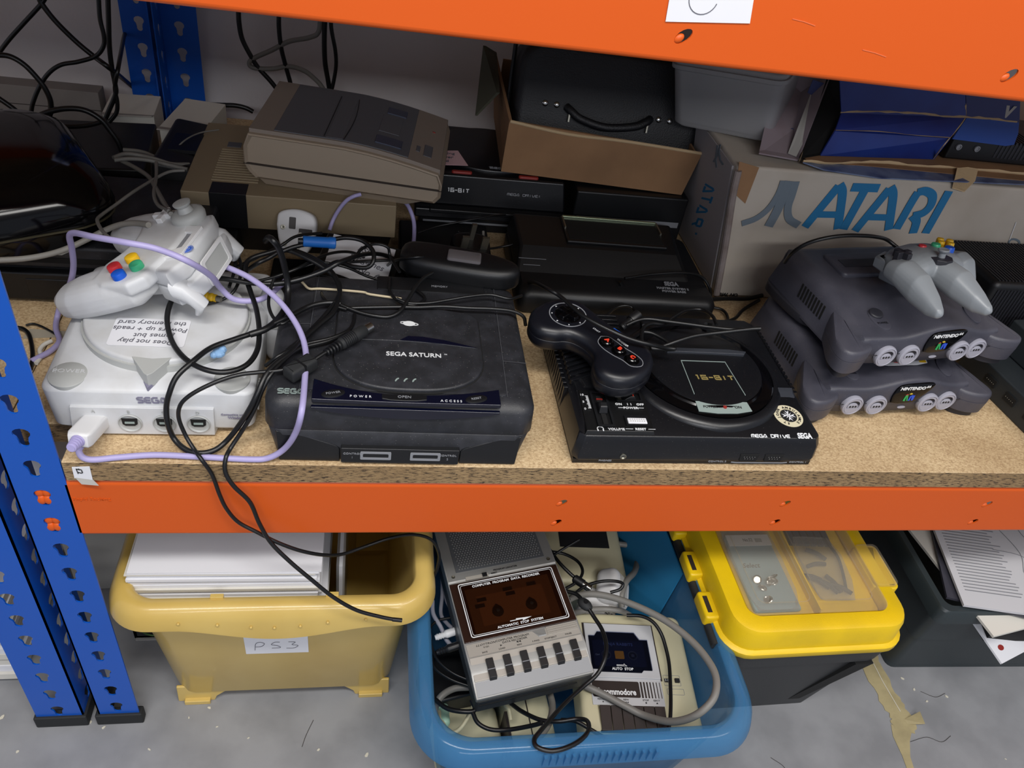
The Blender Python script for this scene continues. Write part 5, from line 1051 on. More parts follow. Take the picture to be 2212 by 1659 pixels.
# ---- power brick with a clear window
t = thing('power_brick', 'long rounded black adaptor with a small clear window, behind the middle console', 'adaptor', (0.105, 0.228, 0.074), (R(2), R(0), R(-13)))
b = nb(); slab(b, [(p.x, p.y) for p in cat([Vector((x, y, 0)) for x, y in [(-0.068, -0.010), (-0.050, -0.022), (0.0, -0.024), (0.045, -0.020), (0.066, -0.008), (0.064, 0.010), (0.040, 0.020), (0.0, 0.024), (-0.050, 0.022), (-0.068, 0.012), (-0.068, -0.010)]], 3)[:-1]], 0.0, 0.026, 0.010, 5, 0.006); obj('shell', b, M['black'], t, ang=60)
b = nb(); slab(b, rr(-0.016, 0.022, -0.012, 0.008, 0.003, 3), 0.024, 0.0295, 0.002, 2, 0, m=RZ(4)); obj('clear_window', b, clear_mat('clear_window', 'D8D4D0', '8A8588', 0.45, 0.1), t)
b = nb(); box(b, -0.014, 0.020, -0.010, 0.006, 0.0235, 0.0262, m=RZ(4)); obj('window_tray', b, M['steel'], t)

# ---- plugs, adaptor with label
t = thing('mains_plug', 'white square mains plug with slots, leaning on the grey-beige console', 'plug', Y(640, 500, 0.338), (R(-26), 0, R(-6)))
def uk(b, s=1.0): return [(p.x*s, p.y*s) for p in cat([Vector((x, y, 0)) for x, y in [(-0.023, 0.006), (-0.021, 0.020), (-0.008, 0.026), (0.008, 0.026), (0.021, 0.020), (0.024, 0.006), (0.020, -0.014), (0.012, -0.026), (-0.010, -0.026), (-0.019, -0.014), (-0.023, 0.006)]], 4)[:-1]]
b = nb(); slab(b, uk(b), -0.010, 0.006, 0.003, 3, m=FRONT); obj('plug_body', b, M['whiteplain'], t, ang=50)
for x, y, w_, h_ in ((-0.004, 0.010, 0.004, 0.007), (0.012, 0.001, 0.008, 0.0035)):
    b = nb(); prism(b, rr(x-w_, x+w_, y-h_, y+h_, 0.001, 2), 0.0058, 0.0064, m=FRONT); obj('pin_slot', b, M['dbrown'], t)
for x, y in ((-0.015, 0.004), (0.006, -0.003), (-0.012, -0.016), (0.004, -0.018)):
    b = nb(); lathe(b, [(0.003, 0.005), (0.003, 0.0066), (0.002, 0.0068), (0, 0.0060)], 14, m=FRONT @ T(x, y, 0)); obj('screw', b, M['steel'], t)
t = thing('mains_plug', 'black mains plug with three upright metal prongs, behind the clear-window adaptor', 'plug', (0.128, 0.340, 0.020), (R(10), R(4), R(8)))
b = nb(); slab(b, [(x, y*0.9) for x, y in uk(b, 1.05)], 0.0, 0.034, 0.004, 3); obj('plug_body', b, M['black'], t, ang=50)
b = nb(); box(b, -0.003, 0.003, 0.008, 0.012, 0.034, 0.058); obj('prong', b, M['steel'], t)
for x in (-0.013, 0.013):
    b = nb(); box(b, x-0.0045, x+0.0045, -0.009, -0.0055, 0.034, 0.052); obj('prong', b, M['steel'], t)
t = thing('power_adaptor', 'black box-shaped adaptor with a white paper label, left of the clear-window adaptor', 'adaptor', (-0.008, 0.292, 0.012), (R(22), R(3), R(-14)))
b = nb(); box(b, -0.046, 0.046, -0.030, 0.034, 0.0, 0.045); obj('body', b, M['black'], t, bev=0.003, seg=3)
b = nb(); hexa(b, [(-0.036, -0.020, 0.0452), (0.040, -0.031, 0.0452), (0.038, 0.030, 0.0452), (-0.038, 0.032, 0.0452)], [(-0.036, -0.020, 0.0457), (0.040, -0.031, 0.0457), (0.038, 0.030, 0.0457), (-0.038, 0.032, 0.0457)]); lb = obj('paper_label', b, M['paper'], t)
for i, s in enumerate(('PSU', 'for games', 'No. 6')): text(s, 0.011, T(0.004+i*0.006, 0.018-i*0.015, 0.0459) @ RZ(-12), M['handprint'], lb, 'handwriting', shear=0.2)
# small clutter at the back, partly black filler added to darken bare chipboard
for lbl, loc, sz, rz in (('dark cartridge lying flat under the labelled adaptor', (-0.055, 0.235, 0.0095), (0.075, 0.05, 0.018), 12), ('flat black slab added to darken the chipboard under the cable tangle', (-0.115, 0.226, 0.0), (0.290, 0.122, 0.009), 0), ('flat black box under the slim console with red buttons', (0.07, 0.46, 0.0), (0.19, 0.15, 0.0285), 0), ('plain black device under the right half of the open brown box', (0.284, 0.445, 0.0), (0.165, 0.19, 0.084), 0), ('low black block added to darken the chipboard behind the glossy rounded console', (-0.43, 0.47, 0.0), (0.14, 0.15, 0.045), 6), ('low black adaptor box between the beige boxy console and the wide black console', (0.085, 0.265, 0.0095), (0.075, 0.08, 0.016), 5), ('dark block added to darken the chipboard behind the upright black mains plug', (0.042, 0.358, 0.0), (0.120, 0.078, 0.026), 0)):
    t = thing('black_adaptor' if 'adaptor' in lbl else 'black_box', lbl, 'adaptor' if 'adaptor' in lbl else 'box', loc, R(rz))
    b = nb(); box(b, 0, sz[0], 0, sz[1], 0, sz[2]); obj('body', b, M['black'], t, bev=0.003); b = nb(); box(b, 0.006, sz[0]-0.006, -0.0004, sz[1]*0.5, sz[2]*0.45, sz[2]*0.55); obj('seam', b, M['greyink'], t)

# ---- black things at the far left
t = thing('disc_player', 'flat black slotted player at the bottom of the far left stack', 'player', (-0.300, 0.238, 0.0), R(0))
b = nb(); box(b, -0.20, 0.145, 0.0, 0.17, 0.004, 0.040); obj('body', b, M['black'], t, bev=0.003)
b = nb(); box(b, -0.060, 0.08, -0.0008, 0.002, 0.009, 0.033); obj('drive_door', b, M['mdblack'], t, bev=0.002)
b = nb(); box(b, -0.19, 0.14, 0.01, 0.16, 0.0, 0.005); obj('base', b, M['rubber'], t)
t = thing('disc_player', 'second flat black player stacked on the slotted one, far left', 'player', (-0.300, 0.245, 0.040), R(1))
b = nb(); box(b, -0.20, 0.125, 0.0, 0.17, 0.002, 0.030); obj('body', b, M['satblack'], t, bev=0.004)
b = nb(); box(b, -0.19, 0.12, -0.0006, 0.002, 0.0100, 0.0165); obj('front_slit', b, M['darkhole'], t)
b = nb(); box(b, -0.19, 0.12, 0.004, 0.16, 0.0, 0.003); obj('base', b, M['rubber'], t)
t = thing('games_console', 'large glossy black rounded console on top of the far left stack', 'games console', (-0.250, 0.262, 0.072), R(30))
b = nb()
def gl(i, z, dx=0.0): return [(x, y, z) for x, y in rr(-0.36+i, 0.0-i+dx, 0.0+i, 0.24-i, (0.02, 0.055, 0.045, 0.02), 8)]
loft(b, [gl(0.012, 0.0), gl(0.006, 0.002), gl(0.004, 0.020), gl(0.0, 0.024), gl(0.0, 0.032), gl(0.003, 0.044), gl(0.012, 0.060), gl(0.028, 0.072), gl(0.050, 0.079)]); obj('body', b, M['gloss'], t, ang=60)
b = nb(); loft(b, [gl(-0.0006, 0.0255), gl(-0.0006, 0.0275)]); obj('bright_trim', b, mat('bronze_trim', '6A6550', 0.3, metal=0.6), t)
t = thing('black_box', 'angular black plastic case behind the tilted off-white controller', 'box', (-0.275, 0.415, 0.0), R(-2))
b = nb(); hexa(b, [(0, 0, 0), (0.085, 0, 0), (0.085, 0.16, 0), (0, 0.16, 0)], [(0.008, 0.012, 0.088), (0.060, 0.015, 0.080), (0.070, 0.15, 0.080), (0.008, 0.15, 0.088)]); obj('body', b, M['black'], t, bev=0.006, seg=3)
b = nb(); box(b, 0.02, 0.055, 0.05, 0.10, 0.083, 0.0875); obj('raised_panel', b, M['mdblack'], t)
for lbl, loc, sz, rz in (('small cream cardboard box at the foot of the blue rear uprights', (-0.385, 0.655, 0.0), (0.070, 0.075, 0.045), 4), ('cream open carton right of the rear uprights, beside the boxy console', (-0.292, 0.590, 0.0), (0.060, 0.110, 0.060), -8)):
    t = thing('small_carton', lbl, 'box', loc, R(rz)); b = nb(); box(b, 0, sz[0], 0, sz[1], 0, sz[2]); obj('carton_body', b, M['papercream'], t, bev=0.001)
    b = nb(); hexa(b, [(0, 0, sz[2]), (sz[0], 0, sz[2]), (sz[0], 0.001, sz[2]), (0, 0.001, sz[2])], [(0.004, -0.02, sz[2]+0.004), (sz[0], -0.016, sz[2]+0.004), (sz[0], -0.014, sz[2]+0.005), (0.004, -0.018, sz[2]+0.005)]); obj('lid_flap', b, M['greypaper'], t)
t = thing('wood_plank', 'grey weathered plank lying behind the far left stack', 'plank', (-0.70, 0.70, 0.0)); b = nb(); box(b, 0, 0.30, 0.0, 0.03, 0.0, 0.055); obj('timber', b, mat('grey_timber', '7D7773', 0.8, bump=0.3, bs=80), t, bev=0.001)
b = nb(); box(b, 0.0, 0.30, -0.0004, 0, 0.027, 0.028); obj('crack', b, M['dbrown'], t)
t = thing('paper_scrap', 'small pale paper scrap on the flat black player, far left', 'paper', Z(105, 545, 0.0735)); b = nb(); prism(b, [(-0.016, -0.006), (0.014, -0.004), (0.020, 0.004), (-0.008, 0.006)], 0, 0.0005); obj('scrap', b, M['greypaper'], t)
t = thing('clear_tape_piece', 'piece of clear sticky tape on the chipboard, left of the off-white console', 'tape', Z(95, 722, 0.0003)); b = nb(); prism(b, [(-0.018, -0.009), (0.024, -0.003), (0.024, 0.006), (-0.016, 0.008)], 0, 0.0004); obj('tape_strip', b, clear_mat('sticky_tape', 'F0EDE4', 'CFC9BA', 0.5, 0.3), t)

# ---- dark slate console at the right edge
t = thing('games_console', 'dark slate stepped console at the right edge beside the lower charcoal console', 'games console', (0.792, 0.100, 0.0), R(6))
b = nb(); box(b, -0.01, 0.16, -0.10, 0.095, 0.0, 0.036); 
xf(b, RZ(0)); obj('lower_body', b, M['ps2'], t, bev=0.0025, seg=3)
b = nb(); box(b, 0.030, 0.18, -0.10, 0.092, 0.036, 0.078); obj('upper_body', b, M['ps2'], t, bev=0.003, seg=3)
for y in (-0.010, 0.025, 0.060):
    b = nb(); prism(b, rr(-0.009, 0.009, -0.0055, 0.0055, 0.001, 2), 0, 0.0012, m=T(-0.0100, 0.0+y-0.02, 0.020) @ RZ(-90) @ FRONT); p = obj('socket', b, M['darkhole'], t)
    b = nb()
    for k in range(5): ball(b, (-0.0115, y-0.026+k*0.003, 0.020), 0.0006, seg=6)
    obj('pins', b, M['steel'], p)
t = thing('ribbed_box', 'black finely ribbed plastic box behind the upper charcoal console, right edge', 'box', (0.775, 0.212, 0.0), R(2))
b = nb(); slab(b, rr(0, 0.25, 0.0, 0.11, 0.01, 4), 0.0, 0.118, 0.008, 4, 0.002); obj('body', b, M['black'], t, ang=50)
b = nb()
for i in range(46): box(b, 0.008+i*0.005, 0.0098+i*0.005, 0.006, 0.104, 0.1172, 0.1188)
for i in range(46): box(b, 0.008+i*0.005, 0.0098+i*0.005, -0.0008, 0.0, 0.03, 0.108)
obj('fine_ribs', b, M['n64d'], t)

# ================================================================== BELOW THE SHELF
def bin_(name, label, cat_, x0, x1, y0, y1, zt, zf, m, rim, taper, lip, rad, bulge=0.0, wall=0.003, rz=0.0):
    """open storage box: outer rim rectangle x0..x1,y0..y1; sides taper down to the floor"""
    cx, cy = (x0+x1)/2, (y0+y1)/2; t = thing(name, label, cat_, (cx, cy, zf), R(rz))
    hx, hy, H_ = (x1-x0)/2, (y1-y0)/2, zt-zf
    N_ = 12
    def ring(i, z, r):
        P = []; rc = rr(-hx+i, hx-i, -hy+i, hy-i, max(0.004, r), N_)
        out = []
        for k in range(len(rc)):                       # extra points along the straight runs
            a, b_ = Vector(rc[k]), Vector(rc[(k+1) % len(rc)]); out.append(a)
            if (b_-a).length > 0.05:
                for q in range(1, 24): out.append(a+(b_-a)*q/24)
        return [(p.x, p.y, z(p.x, p.y) if callable(z) else z) for p in out]
    def dz(x, y):
        if y > -hy+0.05 or not bulge: return 0
        u = abs(x-0.004)/(hx*0.60); return -bulge*(0.5+0.5*math.cos(PI*u))**0.8 if u < 1 else 0
    b = nb()
    R_ = [ring(0.004, lambda x, y: H_-lip-0.002+dz(x, y), rad), ring(0.0, lambda x, y: H_-lip+dz(x, y), rad+0.004), ring(0.0002, lambda x, y: H_-lip+0.003+dz(x, y), rad+0.004), ring(0.003, lambda x, y: H_-lip*0.45+dz(x, y)*0.5, rad+0.002), ring(0.007, H_-0.004, rad), ring(0.011, H_-0.001, rad-0.002), ring(rim*0.62, H_, rad-0.008), ring(rim-0.002, H_-0.001, rad-rim*0.6), ring(rim, H_-0.004, rad-rim*0.6),
          ring(rim+0.002, H_-0.02, rad-rim*0.6), ring(rim+taper, 0.030, rad-rim*0.6), ring(rim+taper+0.008, 0.022, rad-rim*0.6-.004)]
    loft(b, R_, cap=(False, True))
    R2 = [ring(0.004, lambda x, y: H_-lip-0.002+dz(x, y), rad), ring(0.006, lambda x, y: H_-lip+0.004+dz(x, y), rad), ring(0.011, H_-0.008, rad), ring(rim-wall, H_-0.008, rad-rim*0.6), ring(rim-wall+taper, 0.028, rad-rim*0.6), ring(rim-wall+taper+0.006, 0.018, rad-rim*0.6)]
    loft(b, R2, cap=(False, True)); bmesh.ops.remove_doubles(b, verts=b.verts[:], dist=1e-5)
    o = obj('bin_body', b, m, t, ang=60)
    return t, rim, taper, H_, hx, hy
# straw-yellow storage box
t, rim, tp, H_, hx, hy = bin_('storage_box', 'straw-yellow plastic storage box with flared rim and white paper label, full of paper', 'storage box', -0.270, 0.094, -0.022, 0.34, -0.215, FLZ, M['ybin'], 0.026, 0.020, 0.028, 0.045, bulge=0.020)
yy = -hy+rim+tp-0.002
for s in (-1, 1):
    P = [(s*(hx-rim-tp+0.001), 0.0), (s*(hx-rim-tp+0.000), 0.036), (s*(hx-rim-tp-0.100), 0.036), (s*(hx-rim-tp-0.085), 0.030), (s*(hx-rim-tp-0.062), 0.024), (s*(hx-rim-tp-0.048), 0.010), (s*(hx-rim-tp-0.045), 0.0)]
    b = nb(); prism(b, P, 0, 0.004, m=T(0, yy, 0) @ FRONT); xf(b, T(0, 0.0060, 0)); obj('front_foot', b, M['ybin'], t, bev=0.0015)
    b = nb(); box(b, min(s*(hx-rim-tp-0.040), s*(hx-rim-tp-0.008)), max(s*(hx-rim-tp-0.040), s*(hx-rim-tp-0.008)), yy-0.0035, yy+0.004, 0, 0.008); obj('foot_tab', b, M['ybin'], t, bev=0.001)
    b = nb(); box(b, min(s*(hx-rim-tp), s*(hx-rim-tp-0.05)), max(s*(hx-rim-tp), s*(hx-rim-tp-0.05)), hy-rim-tp-0.05, hy-rim-tp, 0, 0.03); obj('rear_foot', b, M['ybin'], t)
for x, z in ((-0.10, 0), (-0.06, -0.004), (-0.025, -0.010), (0.0, -0.012), (0.028, -0.010), (0.058, -0.004), (0.10, 0)):
    b = nb(); ball(b, (x, -hy+0.0012, H_-0.016+z), 0.0018, seg=8); obj('rim_stud', b, M['ybin'], t)
for x in (-0.062, 0.062):
    b = nb(); box(b, x-0.007, x+0.007, -hy+rim-0.004, -hy+rim+0.001, H_-0.006, H_+0.002); obj('rim_tab', b, M['ybin'], t, bev=0.0005)
q = thing('paper_label', 'white paper label stuck on the front of the straw-yellow box, handwritten PS3', 'label', Y(597, 1385, -0.022+0.026+0.005))
b = nb(); box(b, -0.037, 0.037, -0.0006, 0.0, -0.030, 0.024, m=RX(5)); obj('paper_sheet', b, M['paper'], q)
b = nb()
for pts in ([(-0.026, -0.010), (-0.024, 0.006), (-0.019, 0.010), (-0.014, 0.006), (-0.018, -0.001), (-0.025, -0.002)], [(0.004, 0.009), (-0.002, 0.009), (-0.006, 0.003), (0.001, 0.0), (0.004, -0.005), (-0.006, -0.006)], [(0.014, 0.009), (0.022, 0.008), (0.018, 0.002), (0.025, -0.001), (0.020, -0.007), (0.011, -0.007)]):
    ribbon(b, [(p.x, p.y) for p in cat([Vector((x, y, 0)) for x, y in pts], 4)], 0.0006, m=RX(5) @ T(0, -0.0009, -0.010) @ FRONT, h=0.0002)
obj('handwriting', b, M['handprint'], q)
random.seed(3)
zz = -0.305
for k in range(24):
    th = random.uniform(0.0036, 0.0056) if k < 21 else 0.0016
    wX = random.uniform(0.200, 0.208)-max(0, 14-k)*0.0030
    x0 = -0.246+random.uniform(-0.0025, 0.0025)+max(0, 14-k)*0.0035; y0 = 0.0185+random.uniform(-0.001, 0.006)+max(0, 12-k)*0.0009
    if zz+th > -0.186: break
    b = nb(); L2 = random.uniform(0.19, 0.20); sg = random.uniform(-0.0012, 0.0006)
    hexa(b, [(0, 0, 0), (wX, 0, 0), (wX, L2, 0), (0, L2, 0)], [(0, 0, th), (wX, 0.0, th), (wX, L2, th), (0, L2, th)])
    o = obj('paper_sheaf', b, M['paper'] if k > 4 and k % 3 else M['papercream']); o.location = (x0, y0, zz); o.rotation_euler = (0, 0, R(random.uniform(-0.9, 0.5)))
    tag(o, 'white paper sheaf in the pile inside the straw-yellow box', 'paper', 'paper sheaves piled in the straw-yellow box'); zz += th+0.0004
t = thing('paper_support_box', 'pale closed carton under the paper pile inside the straw-yellow box', 'box', (-0.222, 0.036, -0.456)); b = nb(); box(b, 0, 0.165, 0, 0.19, 0, 0.1505); obj('carton_body', b, M['papercream'], t)
b = nb(); box(b, 0.08, 0.09, -0.0004, 0.0, 0, 0.13); obj('tape_strip', b, M['tape'], t)
t = thing('plastic_folder', 'clear plastic folder standing right of the paper pile in the straw-yellow box', 'folder', (-0.0235, 0.045, -0.455)); b = nb(); box(b, 0, 0.010, 0, 0.17, 0, 0.235); obj('folder_sleeve', b, M['clearbag'], t)
b = nb(); box(b, 0.003, 0.007, 0.003, 0.165, 0.002, 0.230); obj('sheets_inside', b, M['paper'], t)
# left of the uprights: papers on the floor
random.seed(5)
zz = FLZ
for k in range(15):
    th = random.uniform(0.006, 0.013); b = nb(); box(b, 0, 0.22, 0, 0.28, 0, th)
    o = obj('paper_sheaf', b, M['papercream'] if k % 2 else M['paper']); o.location = (-0.645+random.uniform(-.004, .004), 0.062+random.uniform(-.003, .006), zz); o.rotation_euler = (0, 0, R(random.uniform(-1.5, 1.5)))
    tag(o, 'pale paper sheaf stacked on the floor at the far left edge', 'paper', 'paper sheaves on the floor at the far left'); zz += th+0.0004
t = thing('document_box', 'grey-white document box on the floor behind the blue uprights', 'box', (-0.395, 0.20, FLZ), R(3)); b = nb(); box(b, 0, 0.105, 0, 0.22, 0, 0.27); obj('carton_body', b, M['greypaper'], t, bev=0.002)
b = nb(); box(b, -0.001, 0.106, -0.002, 0.221, 0.235, 0.272); obj('carton_lid', b, M['paper'], t, bev=0.002)
t = thing('cable_reel_box', 'dark low crate of cables on the floor behind the straw-yellow box', 'crate', (-0.300, 0.120, FLZ)); b = nb(); box(b, 0, 0.060, 0, 0.16, 0, 0.005); box(b, 0, 0.060, 0, 0.004, 0, 0.045); box(b, 0, 0.004, 0, 0.16, 0, 0.045); obj('crate_body', b, M['toolblack'], t)
b = nb(); tube(b, [(0.03+0.018*math.cos(R(a)), 0.0-0.003, 0.028+0.018*math.sin(R(a))) for a in range(0, 361, 30)], 0.0014, 8, 4); o = obj('green_wire_loop', b, mat('dark_green_wire', '4A6B3A', 0.5), t)
b = nb(); box(b, 0.002, 0.06, -0.004, -0.001, 0.0, 0.0025); obj('pale_trim', b, M['greypaper'], t)

# clear blue storage tub
t, rim, tp, H_, hx, hy = bin_('storage_box', 'see-through blue plastic storage tub full of tape recorders and cables', 'storage box', 0.062, 0.464, -0.173, 0.36, -0.258, FLZ, M['bluebin'], 0.026, 0.020, 0.026, 0.060, wall=0.0025)
b = nb()
for i in range(17): box(b, -0.062+i*0.0078, -0.059+i*0.0078, -hy-0.0006, -hy+0.003, H_-0.022, H_-0.004)
obj('grip_ribs', b, M['bluebin'], t)
# toolbox with yellow lid
t = thing('tool_box', 'charcoal tool box with bright yellow lid and clear organiser top, right of the blue tub', 'tool box', (0.566, 0.125, FLZ), R(1.0))
hx, hy = 0.127, 0.190
def tb(i, z, r=0.03, j=None): j = i if j is None else j; return [(x, y, z) for x, y in rr(-hx+i, hx-i, -hy+j, hy-j, r, 6)]
b = nb(); loft(b, [tb(0.032, 0.0, 0.012, 0.045), tb(0.030, 0.006, 0.014, 0.044), tb(0.014, 0.176, 0.022, 0.012), tb(0.012, 0.179, 0.026, 0.008), tb(0.006, 0.214, 0.03, 0.004)]); obj('box_body', b, M['toolblack'], t, ang=40)
b = nb(); hexa(b, [(0.050, -hy+0.046, 0.0), (0.068, -hy+0.046, 0.0), (0.068, -hy+0.06, 0), (0.050, -hy+0.06, 0)], [(0.074, -hy+0.006, 0.176), (0.100, -hy+0.006, 0.176), (0.100, -hy+0.02, 0.176), (0.074, -hy+0.02, 0.176)]); obj('corner_groove', b, M['darkhole'], t)
b = nb(); loft(b, [tb(0.002, 0.212, 0.034), tb(0.0, 0.214, 0.036), tb(0.0, 0.222, 0.036), tb(0.0015, 0.2235, 0.036), tb(0.005, 0.225, 0.034), tb(0.0065, 0.252, 0.034), tb(0.009, 0.258, 0.032), tb(0.014, 0.260, 0.028), tb(0.030, 0.260, 0.016), tb(0.0325, 0.257, 0.014), tb(0.033, 0.240, 0.013)]); lid = obj('yellow_lid', b, M['toolyellow'], t, ang=45, label='bright yellow lid')
b = nb(); loft(b, [tb(0.034, 0.2405, 0.013), tb(0.034, 0.2440, 0.013)]); obj('organiser_tray', b, M['toolyellow'], lid)
b = nb(); box(b, -0.002, 0.000, -hy+0.036, hy-0.036, 0.243, 0.2600, m=RZ(1)); obj('tray_divider', b, M['toolyellow'], lid)
b = nb(); loft(b, [tb(0.0305, 0.2606, 0.014), tb(0.0305, 0.2625, 0.014), tb(0.0315, 0.2632, 0.013)]); cl = obj('clear_cover', b, M['clear'], t, ang=50)
for x0, x1 in ((-0.080, -0.008), (0.004, 0.080)):
    b = nb(); ribbon(b, [(x, y) for x, y in rr(x0, x1, -hy+0.046, hy-0.06, 0.010, 5)]+[rr(x0, x1, -hy+0.046, hy-0.06, 0.010, 5)[0]], 0.0016, z=0.2630, h=0.0008); obj('cover_rib', b, M['clear'], cl)
for y in (-0.122, -0.058, 0.010):
    b = nb(); slab(b, rr(-hx-0.012, -hx+0.008, y-0.020, y+0.020, 0.004, 3), 0.214, 0.232, 0.003, 3); k = obj('hinge_plate', b, M['toolyellow'], t, ang=50)
    b = nb(); box(b, -hx-0.007, -hx-0.001, y-0.012, y+0.012, 0.2305, 0.2325); obj('hinge_slot', b, M['dbrown'], k)
    b = nb(); lathe(b, [(0.006, -0.014), (0.006, 0.014)], 14, m=T(-hx-0.004, y-0.034, 0.214) @ RX(90)); obj('hinge_pin', b, M['rubber'], k)
b = nb(); slab(b, rr(hx-0.034, hx+0.001, -0.125, -0.058, 0.008, 4), 0.2585, 0.2645, 0.002, 3); lt = obj('lid_latch', b, M['clear'], t, ang=50)
b = nb(); slab(b, rr(hx-0.034, hx+0.003, -0.127, -0.056, 0.008, 4), 0.22, 0.2585, 0.002, 3); obj('latch_base', b, M['toolyellow'], t, ang=50)
# contents of the organiser
B0 = Vector((0.560, 0.110, FLZ))
q = thing('component_bag', 'clear bag with pale blue card and metal parts in the left half of the organiser', 'bag', (0.566-0.046, 0.055, FLZ+0.2445), R(1))
b = nb(); slab(b, rr(-0.034, 0.030, -0.078, 0.040, 0.004, 3), 0.0, 0.006, 0.002, 2); cd = obj('blue_card', b, mat('pale_blue_card', '7FA0AE', 0.6), q)
b = nb(); box(b, -0.032, 0.030, 0.022, 0.040, 0.0062, 0.0068); obj('header_label', b, M['paper'], q); text('Select', 0.010, T(-0.014, -0.010, 0.0063), M['ink'], cd, shear=0.3); text('No.52  |||||||', 0.007, T(0.004, 0.031, 0.0069), M['ink'], q, sx=0.8)
for k in range(7):
    b = nb(); random.seed(k); lathe(b, [(0.0052, -0.001), (0.0060, 0.0), (0.0052, 0.001), (0.004, 0.0)], 14, m=T(-0.006+random.uniform(-.014, .016), -0.050+random.uniform(-.018, .022), 0.0095) @ Euler((random.uniform(-.9, .9), random.uniform(-.9, .9), 0)).to_matrix().to_4x4()); obj('metal_ring', b, M['chrome'], q)
b = nb(); loft_path(b, [((-0.002, -0.078, 0.007), 0.028, 0.001, (1, 0, 0), (0, 0, 1)), ((-0.002, -0.05, 0.008), 0.035, 0.0050, (1, 0, 0), (0, 0, 1)), ((-0.002, 0.0, 0.007), 0.037, 0.0040, (1, 0, 0), (0, 0, 1)), ((-0.002, 0.045, 0.007), 0.035, 0.0045, (1, 0, 0), (0, 0, 1)), ((-0.002, 0.078, 0.006), 0.030, 0.001, (1, 0, 0), (0, 0, 1))], 20); obj('bag_film', b, M['clearbag'], q, ang=60)
q = thing('component_bag', 'clear bag of dark plastic sleeves in the right half of the organiser', 'bag', (0.566+0.044, 0.060, FLZ+0.2445), R(-3))
for k in range(6):
    b = nb(); box(b, -0.032+k*0.0105, -0.024+k*0.0105, 0.020, 0.072, 0.0, 0.005); obj('dark_strip', b, mat('slate_strip', '3A4052', 0.4) if k == 0 else M['slate'] if 'slate' in M else M['n64'], q)
for k in range(7):
    random.seed(40+k); a = random.uniform(-70, 20); b = nb(); tube(b, [(-0.014, 0, 0), (0, 0.002, 0.001), (0.014, 0, 0)], 0.0028, 8, 3); xf(b, T(-0.014+random.uniform(-.012, .030), -0.020+random.uniform(-.035, .030), 0.0065) @ RZ(a)); obj('dark_sleeve', b, M['n64d'] if k % 3 else M['dbrown'], q)
b = nb(); tube(b, [(0.020, 0.03, 0.006), (0.028, 0.0, 0.006), (0.024, -0.03, 0.006), (0.018, -0.055, 0.006)], 0.0020, 8, 4); obj('chain', b, M['n64d'], q)
b = nb(); loft_path(b, [((0, -0.070, 0.007), 0.024, 0.001, (1, 0, 0), (0, 0, 1)), ((0, -0.04, 0.008), 0.032, 0.0055, (1, 0, 0), (0, 0, 1)), ((0.0, 0.0, 0.007), 0.034, 0.0050, (1, 0, 0), (0, 0, 1)), ((0, 0.03, 0.006), 0.026, 0.002, (1, 0, 0), (0, 0, 1))], 20); obj('bag_film', b, M['clearbag'], q, ang=60)

# dark crate with papers at the right
t = thing('storage_crate', 'dark green-grey plastic crate with thick rim, overflowing with magazines, right edge', 'crate', (0.777, -0.012, FLZ), R(-2))
b = nb()
def crr(i, z, r=0.012): return [(x, y, z) for x, y in rr(i, 0.40-i, i, 0.42-i, r, 4)]
loft(b, [crr(0.046, 0.0), crr(0.040, 0.10), crr(0.030, 0.104), crr(0.020, 0.185), crr(0.012, 0.190), crr(0.0, 0.192), crr(0.0, 0.2155), crr(0.002, 0.219), crr(0.010, 0.220), crr(0.012, 0.216), crr(0.013, 0.206), crr(0.020, 0.204), crr(0.024, 0.19), crr(0.045, 0.012)]); obj('crate_body', b, M['crate'], t, ang=35)
b = nb(); hexa(b, [(0.10, 0.000, 0.150), (0.25, 0.000, 0.150), (0.25, 0.03, 0.150), (0.10, 0.03, 0.150)], [(0.10, -0.004, 0.19), (0.25, -0.004, 0.19), (0.25, 0.03, 0.19), (0.10, 0.03, 0.19)]); obj('handle_recess', b, M['darkhole'], t)
for i, (lbl, z, rz, m_, dx) in enumerate((('grey magazine page with black print lying on top of the dark crate', 0.232, -12, 'paper', 0), ('dark glossy magazine just under the top page in the dark crate', 0.224, -20, 'n64', 0.004), ('cream folded magazine at the left inside the dark crate', 0.2155, 10, 'papercream', -0.02))):
    q = thing('magazine', lbl, 'magazine', (0.930+dx, 0.105, FLZ+z), (R(2), R(-2), R(rz)))
    b = nb(); box(b, -0.098, 0.120, -0.135, 0.15, 0, 0.004); obj('pages', b, M['magpage'] if i == 0 else M[m_], q)
    if i == 0:
        for k in range(32): obj('print_line', ribbon(nb(), [(-0.088, 0.058-k*0.0054), (-0.005-random.uniform(0, .014), 0.058-k*0.0054)], 0.0014, z=0.0041), M['greyink'], q)
        for k, pts in enumerate(([(0.0, 0.02), (0.02, -0.03), (0.012, -0.07), (0.03, -0.10)], [(0.03, 0.05), (0.04, 0.0), (0.07, -0.03)], [(-0.02, -0.03), (0.02, -0.035), (0.05, -0.06), (0.10, -0.06)], [(0.05, 0.06), (0.05, 0.02), (0.08, 0.0), (0.085, 0.05), (0.05, 0.06)])): obj('drawn_line', ribbon(nb(), [(p.x, p.y) for p in cat([Vector((x, y, 0)) for x, y in pts], 5)], 0.0009, z=0.0041), M['greyink'], q)
q = thing('magazine', 'pale leaflet corner with a red mark poking out of the crate handle', 'magazine', (0.905, -0.022, FLZ+0.150), (R(15), R(5), R(20))); b = nb(); box(b, -0.03, 0.09, -0.02, 0.04, 0, 0.003); obj('pages', b, M['paper'], q); b = nb(); prism(b, ell(-0.012, -0.002, 0.006, 0.004, 12), 0.003, 0.0034); obj('red_mark', b, M['darkred'], q)
